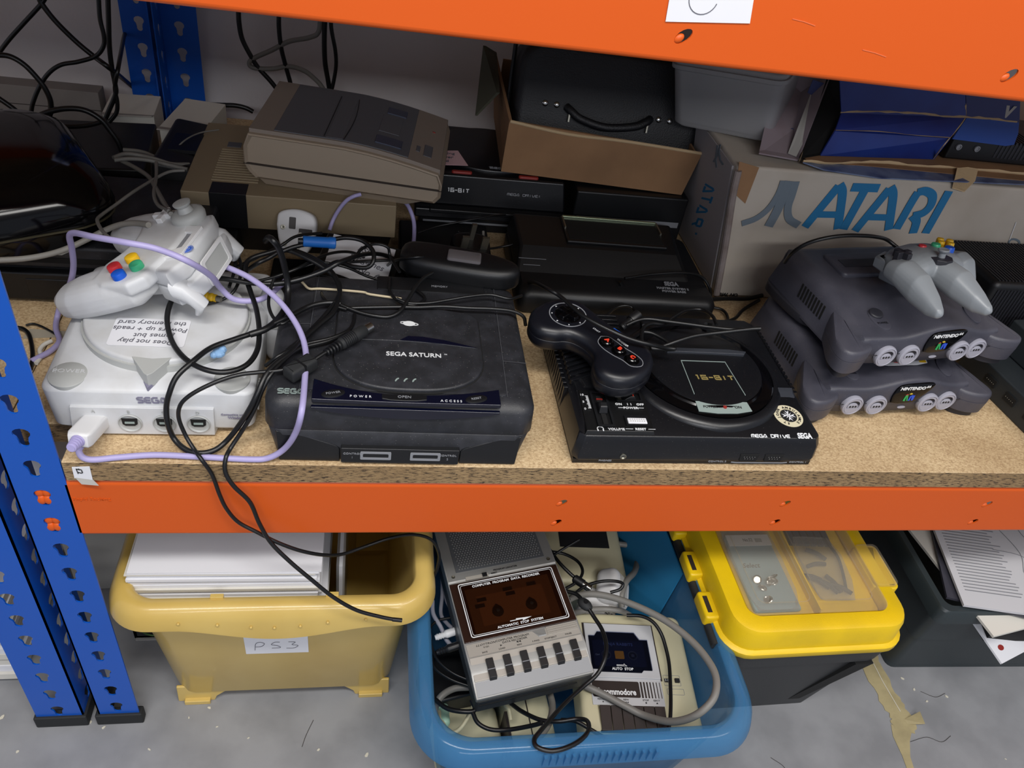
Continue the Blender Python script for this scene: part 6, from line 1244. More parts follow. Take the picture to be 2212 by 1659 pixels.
q = thing('picture_magazine', 'magazine with a brown and red cover at the back of the dark crate', 'magazine', (0.900, 0.22, FLZ+0.195), (R(40), 0, R(-4))); b = nb(); box(b, -0.08, 0.12, -0.02, 0.12, 0, 0.004); obj('pages', b, mat('brown_red_cover', '5A3A34', 0.4, dirt='8E3B2B', ds=30, da=1), q)

# ================================================================== IN THE BLUE TUB
# silver data recorder
t = thing('tape_recorder', 'silver and brown computer data recorder with six black keys, on top in the blue tub', 'tape recorder', (0.1420, -0.0850, -0.3330), (R(2.5), R(-3.5), R(9.5)))
RW, RL, RH = 0.147, 0.262, 0.044
b = nb(); loft(b, [[(x, y, z) for x, y in rr(i, RW-i, i, RL-i, 0.004, 3)] for i, z in ((0.003, 0.0), (0.0, 0.003), (0.0, 0.026))]); obj('lower_case', b, M['toolblack'], t)
b = nb(); box(b, 0.004, RW-0.02, -0.0008, 0.002, 0.0175, 0.0185); obj('front_groove', b, M['darkhole'], t)
b = nb(); S = [(0.001, 0.026), (0.0, 0.034), (0.026, 0.041), (0.030, 0.0435), (0.062, 0.044), (0.064, 0.0445), (0.150, 0.0445), (0.152, 0.046), (RL-0.002, 0.046), (RL, 0.026)]
loft(b, [[(x, y, z) for y, z in S] for x in (0.0, RW)]); up_ = obj('upper_case', b, M['silver'], t, bev=0.0012)
b = nb(); hexa(b, [(0.002, 0.0275, 0.040), (RW-0.002, 0.0275, 0.040), (RW-0.002, 0.0285, 0.040), (0.002, 0.0285, 0.040)], [(0.002, 0.0275, 0.0440), (RW-0.002, 0.0275, 0.0440), (RW-0.002, 0.0285, 0.0445), (0.002, 0.0285, 0.0445)]); 
b.free(); b = nb(); box(b, 0.0025, RW-0.0025, 0.0475, 0.0635, 0.0438, 0.0448); obj('title_strip', b, M['silverlight'], t)
b = nb(); hexa(b, [(0.0025, 0.0185, 0.038), (RW-0.0025, 0.0185, 0.038), (RW-0.0025, 0.0470, 0.0425), (0.0025, 0.0470, 0.0425)], [(0.0025, 0.0190, 0.0400), (RW-0.0025, 0.0190, 0.0400), (RW-0.0025, 0.0462, 0.0452), (0.0025, 0.0462, 0.0452)]); kb = obj('key_panel', b, M['silverlight'], t, bev=0.0006)
b = nb(); hexa(b, [(0.0025, 0.0018, 0.034), (RW-0.0025, 0.0018, 0.034), (RW-0.0025, 0.0182, 0.038), (0.0025, 0.0182, 0.038)], [(0.0025, 0.0020, 0.0352), (RW-0.0025, 0.0020, 0.0352), (RW-0.0025, 0.0180, 0.0396), (0.0025, 0.0180, 0.0396)]); obj('front_strip', b, mat('grey_strip', '8B8D90', 0.45, metal=0.2), t)
for k in range(6):
    x = 0.0205+k*0.0212
    b = nb(); hexa(b, [(x, 0.0165, 0.038), (x+0.0088, 0.0165, 0.038), (x+0.0088, 0.0405, 0.042), (x, 0.0405, 0.042)], [(x, 0.0175, 0.0455), (x+0.0088, 0.0175, 0.0455), (x+0.0088, 0.0405, 0.0485), (x, 0.0405, 0.0485)]); ky = obj('key', b, M['black'], t, bev=0.0006)
    b = nb(); box(b, x-0.0002, x+0.0090, 0.0268, 0.0276, 0.0465, 0.0474); obj('key_ridge', b, M['greyink'], ky)
for s, x, y, sz in (('SAVE', 0.0225, 0.0500, 0.0026), ('LOAD', 0.0440, 0.0500, 0.0026), ('REW', 0.0660, 0.0500, 0.0026), ('F FWD', 0.0870, 0.0500, 0.0026), ('STOP/EJECT', 0.1060, 0.0500, 0.0026), ('PAUSE', 0.1290, 0.0500, 0.0026), ('▶', 0.0440, 0.0540, 0.0026), ('◀◀', 0.0660, 0.0540, 0.003), ('COMPUTER PROGRAM', 0.0600, 0.0605, 0.0036), ('DATA RECORDER', 0.0620, 0.0570, 0.0034), ('V101', 0.0260, 0.0562, 0.0030)): text(s, sz, T(x, y, 0.0449), M['ink'], t, sx=1.15)
text('LLOYTRON', 0.0036, T(0.0260, 0.0600, 0.0449), M['ink'], t, sx=1.3, shear=0.35)
b = nb(); box(b, 0.0015, RW-0.0015, 0.0655, 0.1480, 0.0440, 0.0462); wp = obj('brown_door', b, M['brown'], t, bev=0.0008)
b = nb(); box(b, 0.018, RW-0.018, 0.074, 0.136, 0.0461, 0.0466); tray = obj('tape_tray', b, mat('dark_tan_tray', '4A3A2C', 0.5), wp)
b = nb(); box(b, 0.030, RW-0.030, 0.082, 0.124, 0.0466, 0.0470); obj('tray_plate', b, mat('brown_tray_plate', '5E4A38', 0.5), tray)
for x in (0.052, 0.096):
    b = nb(); lathe(b, [(0.0075, 0.0468), (0.0070, 0.0482), (0.003, 0.0486), (0.0022, 0.0500), (0.0, 0.0502)], 20, m=T(x, 0.098, 0)); prism(b, [(x-0.006, 0.103), (x+0.006, 0.103), (x, 0.1085)], 0.0468, 0.0480); obj('spindle', b, M['black'], tray)
for x, y in ((0.036, 0.118), (0.072, 0.126), (0.074, 0.119), (0.104, 0.127), (0.032, 0.110)):
    b = nb(); box(b, x-0.006, x+0.006, y-0.0025, y+0.0025, 0.0468, 0.0476); obj('mechanism_part', b, M['black'], tray)
b = nb(); box(b, 0.0125, RW-0.0125, 0.0685, 0.1440, 0.0500, 0.0506); gw = obj('smoked_window', b, M['smoke'], wp)
for i_, w_ in ((0.0, 0.0012), (0.0022, 0.0005)):
    b = nb(); q_ = rr(0.0110+i_, RW-0.0110-i_, 0.0685+i_, 0.1425-i_, 0.0025, 3); ribbon(b, q_+[q_[0]], w_, z=0.0506); obj('white_outline', b, M['whiteink'], gw)
text('COMPUTER  PROGRAM  DATA  RECORDER', 0.0044, T(0.073, 0.1365, 0.0508), M['whiteink'], gw, sx=1.05, bold=0.0001); text('AUTOMATIC  STOP  SYSTEM', 0.0044, T(0.074, 0.0745, 0.0508), M['whiteink'], gw, sx=1.05, bold=0.0001)
b = nb(); prism(b, [(0.062, 0.0790), (0.078, 0.0790), (0.078, 0.0770), (0.090, 0.0800), (0.070, 0.0815), (0.070, 0.0800), (0.062, 0.0800)], 0.0507, 0.0509); obj('arrow_mark', b, M['whiteink'], gw)
b = nb()
for i in range(4): box(b, 0.104, 0.143, 0.0545+i*0.0028, 0.0560+i*0.0028, 0.0446, 0.0462)
obj('volume_ribs', b, M['silverlight'], t)
b = nb(); hexa(b, [(0.086, 0.0630, 0.0445), (0.092, 0.0540, 0.0445), (0.102, 0.0540, 0.0445), (0.102, 0.0630, 0.0445)], [(0.086, 0.0630, 0.0452), (0.093, 0.0555, 0.0458), (0.102, 0.0555, 0.0458), (0.102, 0.0630, 0.0458)]); obj('thumb_notch', b, M['silver'], t)
b = nb(); box(b, 0.014, 0.1335, 0.163, 0.256, 0.0458, 0.0470); gr = obj('speaker_grille', b, M['grille'], t)
b = nb()
for j in range(26):
    for i in range(30):
        x = 0.019+i*0.00375+(0.0018 if j % 2 else 0); y = 0.167+j*0.0033
        if x < 0.130: lathe(b, [(0.0011, 0.0468), (0.0009, 0.0478), (0.0, 0.0481)], 5, m=T(x, y, 0))
bb = obj('grille_studs', b, M['silver'], gr); bb['kind'] = 'stuff'
for x in (0.009, 0.138):
    b = nb(); lathe(b, [(0.0024, 0.0455), (0.0024, 0.0466), (0.0008, 0.0462), (0, 0.0460)], 14, m=T(x, 0.158, 0)); obj('screw', b, M['steel'], t)
b = nb(); box(b, 0.024, 0.054, 0.1492, 0.1545, 0.0458, 0.0466); p = obj('counter_window', b, M['silverlight'], t); b = nb(); box(b, 0.046, 0.052, 0.1498, 0.1550, 0.0464, 0.0486); obj('reset_key', b, M['black'], p)
text('PROGRAM LOCATOR', 0.0030, T(0.078, 0.1565, 0.0468), M['ink'], t, sx=1.1); text('RESET', 0.0028, T(0.062, 0.1525, 0.0466), M['ink'], t, sx=1.1)

# cream datasette
t = thing('tape_recorder', 'cream cassette unit with silver front and brown keys, lying right in the blue tub', 'tape recorder', (0.271, -0.118, -0.3720), (R(1), 0, R(-4.5)))
CW, CL = 0.150, 0.168
b = nb(); slab(b, rr(0, CW, 0, CL, 0.012, 5), 0.0, 0.040, 0.007, 4, 0.003); obj('case', b, M['cream'], t, ang=50)
b = nb(); box(b, 0.014, 0.106, 0.038, 0.150, 0.038, 0.0412); fp = obj('silver_panel', b, M['label'], t, bev=0.0006)
b = nb(); box(b, 0.012, 0.108, 0.0715, 0.1505, 0.0385, 0.0408); obj('panel_border', b, M['dbrown'], t)
b = nb(); box(b, 0.014, 0.106, 0.073, 0.1490, 0.0390, 0.0430); dr = obj('tape_door', b, M['label'], t, bev=0.0008)
W_ = [(0.028, 0.080), (0.082, 0.080), (0.085, 0.0835), (0.0965, 0.0835), (0.0965, 0.126), (0.086, 0.126), (0.080, 0.136), (0.030, 0.136), (0.026, 0.130), (0.018, 0.130), (0.018, 0.0835), (0.025, 0.0835)]
b = nb(); prism(b, W_, 0.0428, 0.0434); wn = obj('door_window', b, mat('dark_slate_window', '161822', 0.3), dr)
b = nb(); prism(b, rr(0.022, 0.090, 0.088, 0.124, 0.002, 3), 0.0434, 0.0440); cs = obj('cassette', b, mat('dark_indigo_cassette', '1D2033', 0.35), wn)
b = nb(); prism(b, rr(0.050, 0.062, 0.098, 0.109, 0.001, 2), 0.0440, 0.0443); obj('orange_label', b, M['amber'], cs)
for x in (0.0385, 0.0735):
    b = nb(); lathe(b, [(0.0062, 0.0438), (0.0062, 0.0444), (0.0054, 0.0444), (0.0052, 0.0440), (0.0022, 0.0440), (0.0018, 0.0446), (0, 0.0446)], 22, m=T(x, 0.1035, 0)); obj('reel_hub', b, M['n64'], cs)
text('NINJA RABBITS', 0.0056, T(0.056, 0.1185, 0.0442), mat('dim_indigo_print', '545E84', 0.5), cs, sx=1.05); text('C64', 0.0034, T(0.027, 0.103, 0.0442), M['greyink'], cs)
b = nb(); prism(b, W_, 0.0450, 0.0453); gl_ = obj('smoked_cover', b, M['smokeblue'], dr)
text('AUTO  STOP', 0.0048, T(0.057, 0.0835, 0.0455), M['whiteink'], gl_, sx=1.0, bold=0.00008)
b = nb(); ribbon(b, [(0.050, 0.0875), (0.063, 0.0875), (0.0595, 0.0905), (0.0595, 0.0890), (0.050, 0.0890), (0.050, 0.0875)], 0.0004, z=0.0454); obj('arrow_outline', b, M['whiteink'], gl_)
b = nb(); prism(b, rr(0.0155, 0.076, 0.0480, 0.0690, 0.002, 3), 0.0411, 0.0415); bp_ = obj('black_band', b, M['dbrown'], fp)
text('commodore', 0.0105, T(0.0495, 0.0545, 0.0416), M['whiteink'], bp_, sx=0.80, bold=0.00035)
b = nb(); ribbon(b, [(0.0225+0.0034*math.cos(R(a)), 0.0545+0.0040*math.sin(R(a))) for a in range(60, 301, 20)], 0.0020, z=0.0416); prism(b, [(0.0235, 0.0548), (0.0285, 0.0548), (0.0265, 0.0572), (0.0235, 0.0572)], 0.0416, 0.0418); prism(b, [(0.0235, 0.0518), (0.0265, 0.0518), (0.0285, 0.0542), (0.0235, 0.0542)], 0.0416, 0.0418); obj('logo_mark', b, M['whiteink'], bp_)
for k in range(7): obj('stripe', box(nb(), 0.0775+k*0.0042, 0.0775+k*0.0042+0.0023-k*0.00025, 0.0480, 0.0690, 0.0411, 0.0415), M['dbrown'], fp)
for s, g_, x in (('RECORD', '●', 0.027), ('PLAY', '▶', 0.0415), ('REW', '◀◀', 0.0565), ('STOP', '■', 0.0815), ('EJECT', '▲', 0.0955)):
    text(s, 0.0030, T(x, 0.0450, 0.0414), M['ink'], fp, sx=1.1)
b = nb()
for x, pts in ((0.027, ell(0, 0, .0008, .0008, 10)), (0.0415, [(-.001, -.001), (.0014, 0), (-.001, .001)]), (0.0555, [(.0012, -.001), (-.0012, 0), (.0012, .001)]), (0.0580, [(.0012, -.001), (-.0012, 0), (.0012, .001)]), (0.0815, [(-.0009, -.0009), (.0009, -.0009), (.0009, .0009), (-.0009, .0009)]), (0.0955, [(-.0014, -.001), (.0014, -.001), (0, .0012)])): prism(b, pts, 0.0411, 0.0415, m=T(x, 0.0418, 0))
obj('key_symbols', b, M['ink'], fp)
b = nb(); box(b, 0.020, 0.104, 0.004, 0.038, 0.030, 0.0400); obj('key_well', b, M['darkhole'], t)
for k in range(6):
    b = nb(); hexa(b, [(0.0212+k*0.0138, 0.004, 0.030), (0.0342+k*0.0138, 0.004, 0.030), (0.0342+k*0.0138, 0.036, 0.030), (0.0212+k*0.0138, 0.036, 0.030)], [(0.0212+k*0.0138, 0.006, 0.0420), (0.0342+k*0.0138, 0.006, 0.0420), (0.0342+k*0.0138, 0.036, 0.0450), (0.0212+k*0.0138, 0.036, 0.0450)]); obj('key', b, M['dbrown'], t, bev=0.0006)
b = nb(); holes_plate(b, rr(0.110, 0.132, 0.066, 0.080, 0.0008, 2), [rr(0.1104, 0.1316, 0.0664, 0.0796, 0.0006, 2)], 0.0004, m=T(0, 0, 0.0400)); obj('counter_frame', b, M['greyink'], t)
b = nb(); box(b, 0.111, 0.1205, 0.0705, 0.0755, 0.0398, 0.0404); p = obj('counter', b, M['ink'], t); text('3 0 0', 0.0040, T(0.1158, 0.073, 0.0406), M['whiteink'], p)
b = nb(); box(b, 0.1245, 0.1305, 0.0700, 0.0755, 0.0398, 0.0425); obj('counter_reset', b, M['ink'], t, bev=0.0004)
b = nb(); holes_plate(b, rr(0.112, 0.134, 0.054, 0.062, 0.0008, 2), [rr(0.1124, 0.1336, 0.0544, 0.0616, 0.0006, 2)], 0.0004, m=T(0, 0, 0.0400)); obj('lamp_frame', b, M['greyink'], t)
b = nb(); ball(b, (0.1165, 0.058, 0.0402), 0.0014, seg=10); obj('record_lamp', b, M['darkred'], t)

# other pale things in the tub
def pale(name, label, cat_, loc, rot, sz, m, r=0.008, parts=None):
    t = thing(name, label, cat_, loc, rot); b = nb(); slab(b, rr(0, sz[0], 0, sz[1], r, 5), 0, sz[2], min(r, sz[2]/2.2)*0.8, 4, 0.002); obj('case', b, m, t, ang=50); return t
t = pale('disk_drive', 'cream boxy unit with a black slot at the back of the blue tub', 'disk drive', (0.262, 0.118, -0.4300), (R(2), 0, R(-3)), (0.125, 0.16, 0.075), M['cream'], 0.010)
b = nb(); box(b, 0.030, 0.105, 0.060, 0.12, 0.0745, 0.0762); obj('black_slot', b, M['ink'], t)
t = pale('mains_plug', 'round-ended white mains plug between the cream units in the blue tub', 'plug', (0.300, 0.072, -0.3900), (R(8), R(6), R(-25)), (0.052, 0.048, 0.034), M['whiteplain'], 0.012)
b = nb(); box(b, 0.040, 0.0515, 0.004, 0.030, 0.030, 0.0346); p = obj('paper_tag', b, M['greypaper'], t); text('TAPE\nONLY IT', 0.007, T(0.046, 0.018, 0.0350) @ RZ(65), M['ink'], p)
t = pale('mains_plug', 'white mains plug standing on edge beside the blue card in the blue tub', 'plug', (0.352, 0.078, -0.3850), (R(10), R(-35), R(-20)), (0.034, 0.050, 0.046), M['whiteplain'], 0.012)
b = nb(); box(b, 0.0345, 0.036, 0.012, 0.040, 0.012, 0.034); obj('pin_face', b, M['greypaper'], t)
t = pale('power_supply', 'cream wedge power unit under the tape recorders at the front of the tub', 'power supply', (0.194, -0.104, -0.4540), (0, 0, R(4)), (0.060, 0.110, 0.062), M['cream'], 0.010)
b = nb(); box(b, 0.0285, 0.0300, 0.001, 0.109, 0.0, 0.0626); obj('case_seam', b, M['dbrown'], t)
b = nb(); box(b, -0.0006, 0.003, 0.004, 0.05, 0.02, 0.061); obj('end_trim', b, M['dbrown'], t)
t = pale('power_supply', 'low aged-cream unit at the front left corner of the tub', 'power supply', (0.106, -0.108, -0.4520), (R(0), R(2), R(6)), (0.085, 0.075, 0.040), M['cream'], 0.016)
b = nb(); ball(b, (0.050, 0.060, 0.040), 0.002, seg=10); obj('screw', b, M['dbrown'], t)
t = thing('mint_tube', 'pale mint green plastic piece in the front left corner of the tub', 'plastic piece', (0.112, -0.030, -0.4050), (R(60), 0, 0)); b = nb(); capsule(b, (0, 0, 0), (0, 0.0, 0.045), 0.008, 0.007); obj('tube_body', b, M['mint'], t, ang=60)
b = nb(); lathe(b, [(0.0085, 0.020), (0.0088, 0.022), (0.0085, 0.024)], 20); obj('collar', b, M['mint'], t)
t = thing('blue_folder', 'bright blue card folder standing in the blue tub by its right wall', 'folder', (0.400, 0.045, -0.4500), (R(0), R(12), R(8))); b = nb(); hexa(b, [(0, 0, 0), (0.002, 0, 0), (0.002, 0.22, 0), (0, 0.22, 0)], [(0.0, 0.02, 0.175), (0.002, 0.02, 0.175), (0.002, 0.22, 0.20), (0, 0.22, 0.20)]); obj('card_sheet', b, M['bluecard'], t)
t = thing('black_adaptor', 'black adaptor block in the dark left part of the blue tub', 'adaptor', (0.098, -0.045, -0.4540), R(12)); b = nb(); box(b, 0, 0.07, 0, 0.07, 0, 0.07); obj('body', b, M['black'], t, bev=0.004); b = nb(); box(b, 0.005, 0.065, -0.0005, 0.07, 0.034, 0.036); obj('seam', b, M['n64'], t)

# ================================================================== FLOOR BITS
def strip(name, label, pts, wd, m, h=0.0006, seed=1):
    random.seed(seed); c = cat([Vector((x, y, 0)) for x, y in pts], 5); b = nb(); o0 = c[0]
    n = len(c); w2 = [wd*(0.85+random.uniform(-.12, .15)) for _ in c]; ribbon(b, [(p.x-o0.x, p.y-o0.y) for p in c], w2, h=h); t = thing(name, label, 'tape', (o0.x, o0.y, FLZ+0.0003)); obj('tape_strip', b, m, t); return t
tt = strip('masking_tape', 'dirty torn masking tape strip on the grey floor between tool box and crate', [(0.800, 0.060), (0.799, 0.030), (0.801, -0.02), (0.805, -0.048), (0.800, -0.07)], 0.040, M['tape'])
b = nb(); ribbon(b, [(0.004, 0.0), (0.004, -0.05), (0.008, -0.10)], 0.0012, z=0.0008); obj('tape_fold', b, M['flake'], tt)
b = nb(); ribbon(b, [(-0.004, -0.125), (-0.012, -0.14), (-0.018, -0.165), (-0.024, -0.20)], [0.030, 0.024, 0.012, 0.010]); obj('tape_tail', b, M['tape'], tt)
b = nb(); hexa(b, [(0.008, -0.112, 0.0), (0.036, -0.104, 0.006), (0.032, -0.124, 0.008), (0.010, -0.120, 0.0)], [(0.008, -0.112, 0.0006), (0.036, -0.104, 0.0066), (0.032, -0.124, 0.0086), (0.010, -0.120, 0.0006)]); obj('curled_end', b, M['tape'], tt)
random.seed(11)
FL = [(-0.248, -0.038), (-0.326, 0.001), (-0.309, -0.007), (-0.4, -0.032), (-0.171, -0.013), (-0.185, 0.013), (-0.208, 0.001), (-0.041, -0.05), (0.8415, 0.012), (0.851, -0.006), (0.862, -0.026), (0.938, -0.118), (-0.432, 0.013), (0.900, -0.02), (-0.13, -0.03), (0.02, -0.06)]
for i, (x, y) in enumerate(FL):
    s = random.uniform(0.0016, 0.0040); b = nb(); prism(b, [(s*random.uniform(.6, 1.2)*math.cos(a), s*random.uniform(.3, .8)*math.sin(a)) for a in (0, 1.1, 2.2, 3.3, 4.4, 5.4)], 0, 0.0007)
    o = obj('paint_flake', b, M['flake']); o.location = (x, y, FLZ+0.0002); o.rotation_euler = (0, 0, random.uniform(0, 3)); tag(o, 'tiny pale flake of debris on the grey floor', 'debris', 'pale flakes on the floor')
for i, pts in enumerate(([(0.500, -0.150), (0.53, -0.142), (0.548, -0.155), (0.552, -0.175)], [(0.55, -0.14), (0.585, -0.128), (0.590, -0.110), (0.575, -0.095)], [(0.80, -0.085), (0.83, -0.08), (0.85, -0.088), (0.87, -0.08)], [(-0.05, -0.01), (-0.058, -0.03), (-0.062, -0.045)], [(0.86, -0.01), (0.88, -0.02), (0.90, -0.015)], [(0.46, -0.17), (0.475, -0.185), (0.50, -0.19)])):
    c = cat([Vector((x, y, 0)) for x, y in pts], 5); b = nb(); tube(b, [p-c[0] for p in c], 0.00035, 6, 0); o = obj('loose_thread', b, M['dbrown']); o.location = (c[0].x, c[0].y, FLZ+0.0005); tag(o, 'fine dark thread lying on the grey floor', 'thread', 'dark threads on the floor')

# ================================================================== CABLES AND LEADS
def K(ox, oy, s, pts):
    return [(ox+p[0]/s, oy+p[1]/s)+tuple(p[2:]) for p in pts]
def k1(p): return K(0, 0, 2.962, p)
def k4(p): return K(0, 500, 2.962, p)
def kw(p): return K(400, 380, 3.16, p)
def kb(p): return K(860, 1100, 2.836, p)
def km(p): return K(1120, 500, 2.963, p)
BR, BT = 0.0026, 0.0017
# lilac lead of the off-white console plug
cable('corded_lead', 'lilac cord looping from the off-white plug over the front of both disc consoles', k4([(520, 1372, .014), (505, 1405, .010), (530, 1445, .006), (600, 1460, .004), (760, 1445, .004), (1000, 1430, .004), (1300, 1443, .004), (1600, 1458, .004), (1720, 1448, .006), (1820, 1390, .020), (1890, 1290, .050), (1930, 1150, .082), (1950, 950, .084), (1955, 760, .084), (1900, 600, .090), (1780, 440, .098), (1620, 310, .104), (1480, 240, .106), (1385, 210, .104), (1300, 200, .094), (1200, 210, .085)]), 0.0029, M['lilac'], n=12)
cable('corded_lead', 'lilac cord arching over the tilted off-white controller and down behind its console', k4([(1840, 300, .070), (1790, 350, .078), (1700, 420, .082), (1600, 445, .082), (1490, 430, .086), (1410, 360, .100), (1350, 285, .130), (1200, 190, .160), (1000, 110, .168), (800, 70, .172), (600, 35, .165), (480, 10, .150), (445, 30, .140), (460, 110, .120), (470, 220, .095), (450, 330, .070), (400, 430, .030), (368, 540, .006), (358, 620, .004), (380, 700, .004), (330, 760, .004), (260, 800, .004), (200, 830, .004)]), 0.0029, M['lilac'], n=12)
cable('corded_lead', 'lilac-grey cord dropping from under the yellowed beige console', kw([(1200, 125, 'y', .352), (1150, 140, 'y', .350), (1100, 170, 'y', .350), (1050, 230, 'y', .350), (1010, 300, 'y', .348), (985, 370, 'y', .340)]), 0.0024, M['lilac'])
cable('corded_lead', 'lilac-grey cord curving down at the right end of the yellowed beige console', kw([(1490, 165, .085), (1530, 220, .070), (1560, 310, .055), (1562, 420, .045), (1545, 520, .040), (1500, 590, .036)]), 0.0027, M['lilac'])
# thick black loops in the middle foreground
cable('black_cable', 'thick black cable forming a round loop over the right side of the off-white console', [(880, 600, .03), (850, 560, .06), (800, 548, .09), (740, 564, .110), (700, 585, .104), (641, 605, .098), (590, 613, .094), (540, 611, .093), (473, 601, .093), (430, 605, .092), (395, 622, .090), (371, 649, .086), (361, 689, .080), (371, 736, .078), (398, 773, .078), (439, 797, .078), (486, 804, .077), (530, 790, .077), (554, 760, .078), (560, 719, .080), (554, 669, .082), (541, 630, .086), (530, 590, .090), (540, 560, .095), (600, 540, .100)], BR)
cable('black_cable', 'thick black cable hanging in a long loop in front of the off-white console', k4([(1850, 110, .100), (1960, 150, .098), (2060, 205, .096), (2130, 270, .093), (2168, 350, .090), (2170, 420, .088), (2130, 520, .086), (2050, 590, .085), (1950, 680, .084), (1850, 780, .084), (1760, 850, .083), (1700, 920, .080), (1650, 1030, .070), (1600, 1130, .055), (1530, 1240, .030), (1450, 1340, .012), (1370, 1400, .007), (1270, 1418, .0065), (1180, 1390, .007), (1110, 1320, .012), (1072, 1220, .030), (1065, 1120, .045), (1085, 1030, .060), (1130, 930, .072), (1230, 835, .079), (1350, 745, .080), (1500, 690, .080), (1650, 640, .081), (1780, 590, .083), (1880, 530, .085), (1990, 475, .086), (2100, 455, .086), (2180, 462, .086)]), BR)
cable('black_cable', 'black cable from the plug choke, dropping over the orange beam into the lower boxes', k4([(1835, 880, .083), (1760, 893, .082), (1640, 903, .081), (1540, 915, .080), (1430, 945, .078), (1300, 1000, .072), (1200, 1060, .064), (1150, 1120, .054), (1145, 1200, .038), (1190, 1310, .020), (1240, 1390, .012), (1290, 1460, .008)])+[(458, 1025, 'y', -0.006), (475, 1070, 'y', -0.009), (490, 1100, 'y', -0.010), (515, 1128, 'y', -0.011), (556, 1150, 'y', -0.013), (600, 1172, 'y', -0.015), (650, 1190, 'y', -0.012), (700, 1199, 'y', 0.0), (740, 1197, 'y', 0.015), (790, 1180, 'y', 0.030), (840, 1163, 'y', 0.040), (890, 1155, 'y', 0.050), (930, 1165, 'y', 0.055), (948, 1195, 'y', 0.050), (945, 1225, 'y', 0.045), (935, 1250, 'y', 0.04)], BT*1.15)
c = cable('black_cable', 'black cable with a bare plug tip, hanging diagonally across the straw-yellow box', k4([(2240, 640, .082), (2100, 700, .082), (1960, 735, .082), (1880, 770, .083), (1800, 840, .083), (1730, 920, .080), (1680, 1010, .070), (1640, 1110, .055), (1590, 1210, .038), (1540, 1290, .022), (1480, 1380, .010), (1445, 1450, .006)])+[(487, 1020, 'y', -0.006), (505, 1050, 'y', -0.010), (540, 1085, 'y', -0.012), (560, 1130, 'y', -0.014), (585, 1172, 'y', -0.018), (625, 1212, 'y', -0.024), (670, 1250, 'y', -0.030), (720, 1290, 'y', -0.034), (770, 1318, 'y', -0.036), (820, 1332, 'y', -0.036), (850, 1338, 'y', -0.036)], BT*1.25)
cable('plug_tip', 'small black plug tip at the end of the cable hanging over the straw-yellow box', [(848, 1338, 'y', -0.036), (858, 1339, 'y', -0.036), (868, 1340, 'y', -0.036)], 0.0024, cat_='plug tip')
# round video plug lying on the black disc console
pa, pb = Z(640, 800, 0.086), Z(800, 706, 0.090); dv = (pb-pa); L0 = dv.length
t = thing('video_plug', 'black round video plug with metal tip, lying across the black disc console', 'plug', pa, dv.to_track_quat('X', 'Z').to_euler()[:])
AX = RY(90)
b0 = L0-0.040
b = nb(); lathe(b, [(0.0020, b0-0.001), (0.0052, b0), (0.0062, b0+0.004), (0.0062, b0+0.020), (0.0060, L0-0.009), (0.0050, L0-0.008), (0.0050, L0-0.007)], 22, m=AX); obj('plug_body', b, M['rubber'], t, ang=50)
for i in range(7):
    b = nb(); lathe(b, [(0.0056, b0+0.003+i*0.0022), (0.0067, b0+0.0036+i*0.0022), (0.0067, b0+0.0043+i*0.0022), (0.0056, b0+0.0049+i*0.0022)], 20, m=AX); obj('grip_ring', b, M['black'], t)
for i in range(5):
    b = nb(); lathe(b, [(0.0022+i*0.0004, b0-0.018+i*0.0034), (0.0038+i*0.0004, b0-0.0175+i*0.0034), (0.0040+i*0.0004, b0-0.016+i*0.0034), (0.0022+i*0.0004, b0-0.0155+i*0.0034)], 16, m=AX); obj('strain_ring', b, M['black'], t)
b = nb(); lathe(b, [(0.0046, L0-0.009), (0.0046, L0+0.001), (0.0040, L0+0.001), (0.0038, L0-0.004), (0, L0-0.004)], 22, m=AX); obj('metal_tip', b, M['chrome'], t, label='bright metal tip')
b = nb(); tube(b, [(0.018, 0, 0), ((0.018+b0)/2, 0, 0.001), (b0, 0, 0)], 0.0019, 10, 3); obj('short_lead', b, M['cable'], t)
b = nb(); slab(b, rr(-0.010, 0.020, -0.0075, 0.0075, 0.002, 3), -0.0065, 0.0065, 0.003, 3, 0.003); fc = obj('ferrite_choke', b, M['rubber'], t, ang=50); b = nb(); box(b, 0.004, 0.006, -0.0077, 0.0077, -0.0067, 0.0067); obj('choke_seam', b, M['black'], fc)
# cables across the black console
cable('black_cable', 'black cable wandering over the top edge of the black disc console', K(560, 500, 2.963, [(1110, 265, .095), (1050, 300, .094), (1000, 360, .092), (950, 440, .088), (900, 510, .085), (830, 545, .083), (740, 540, .083), (650, 520, .083), (570, 490, .084), (480, 455, .085), (400, 455, .086), (300, 490, .086), (200, 540, .087), (90, 590, .086), (-10, 650, .083)]), BT*1.2)
cable('black_cable', 'black cable running to the right over the back of the black disc console', K(560, 500, 2.963, [(880, 430, .086), (960, 458, .085), (1080, 458, .085), (1200, 440, .086), (1350, 415, .088), (1480, 405, .088), (1600, 430, .086), (1680, 410, .082)]), BT)
c = cable('black_cable', 'black cable with tiny white print, curving off the back right of the black disc console', K(560, 500, 2.963, [(560, 490, .084), (700, 486, .084), (900, 483, .085), (1020, 485, .085), (1180, 480, .086), (1350, 490, .086), (1500, 495, .086), (1620, 510, .084), (1690, 545, .078), (1705, 600, .066)]), BT*1.15)
cable('black_cable', 'black cable curling over the left back corner of the black disc console', K(560, 500, 2.963, [(610, 530, .083), (600, 590, .082), (560, 640, .083), (450, 685, .083), (330, 712, .082), (230, 740, .082), (120, 800, .081), (40, 860, .070)]), BT*1.1)
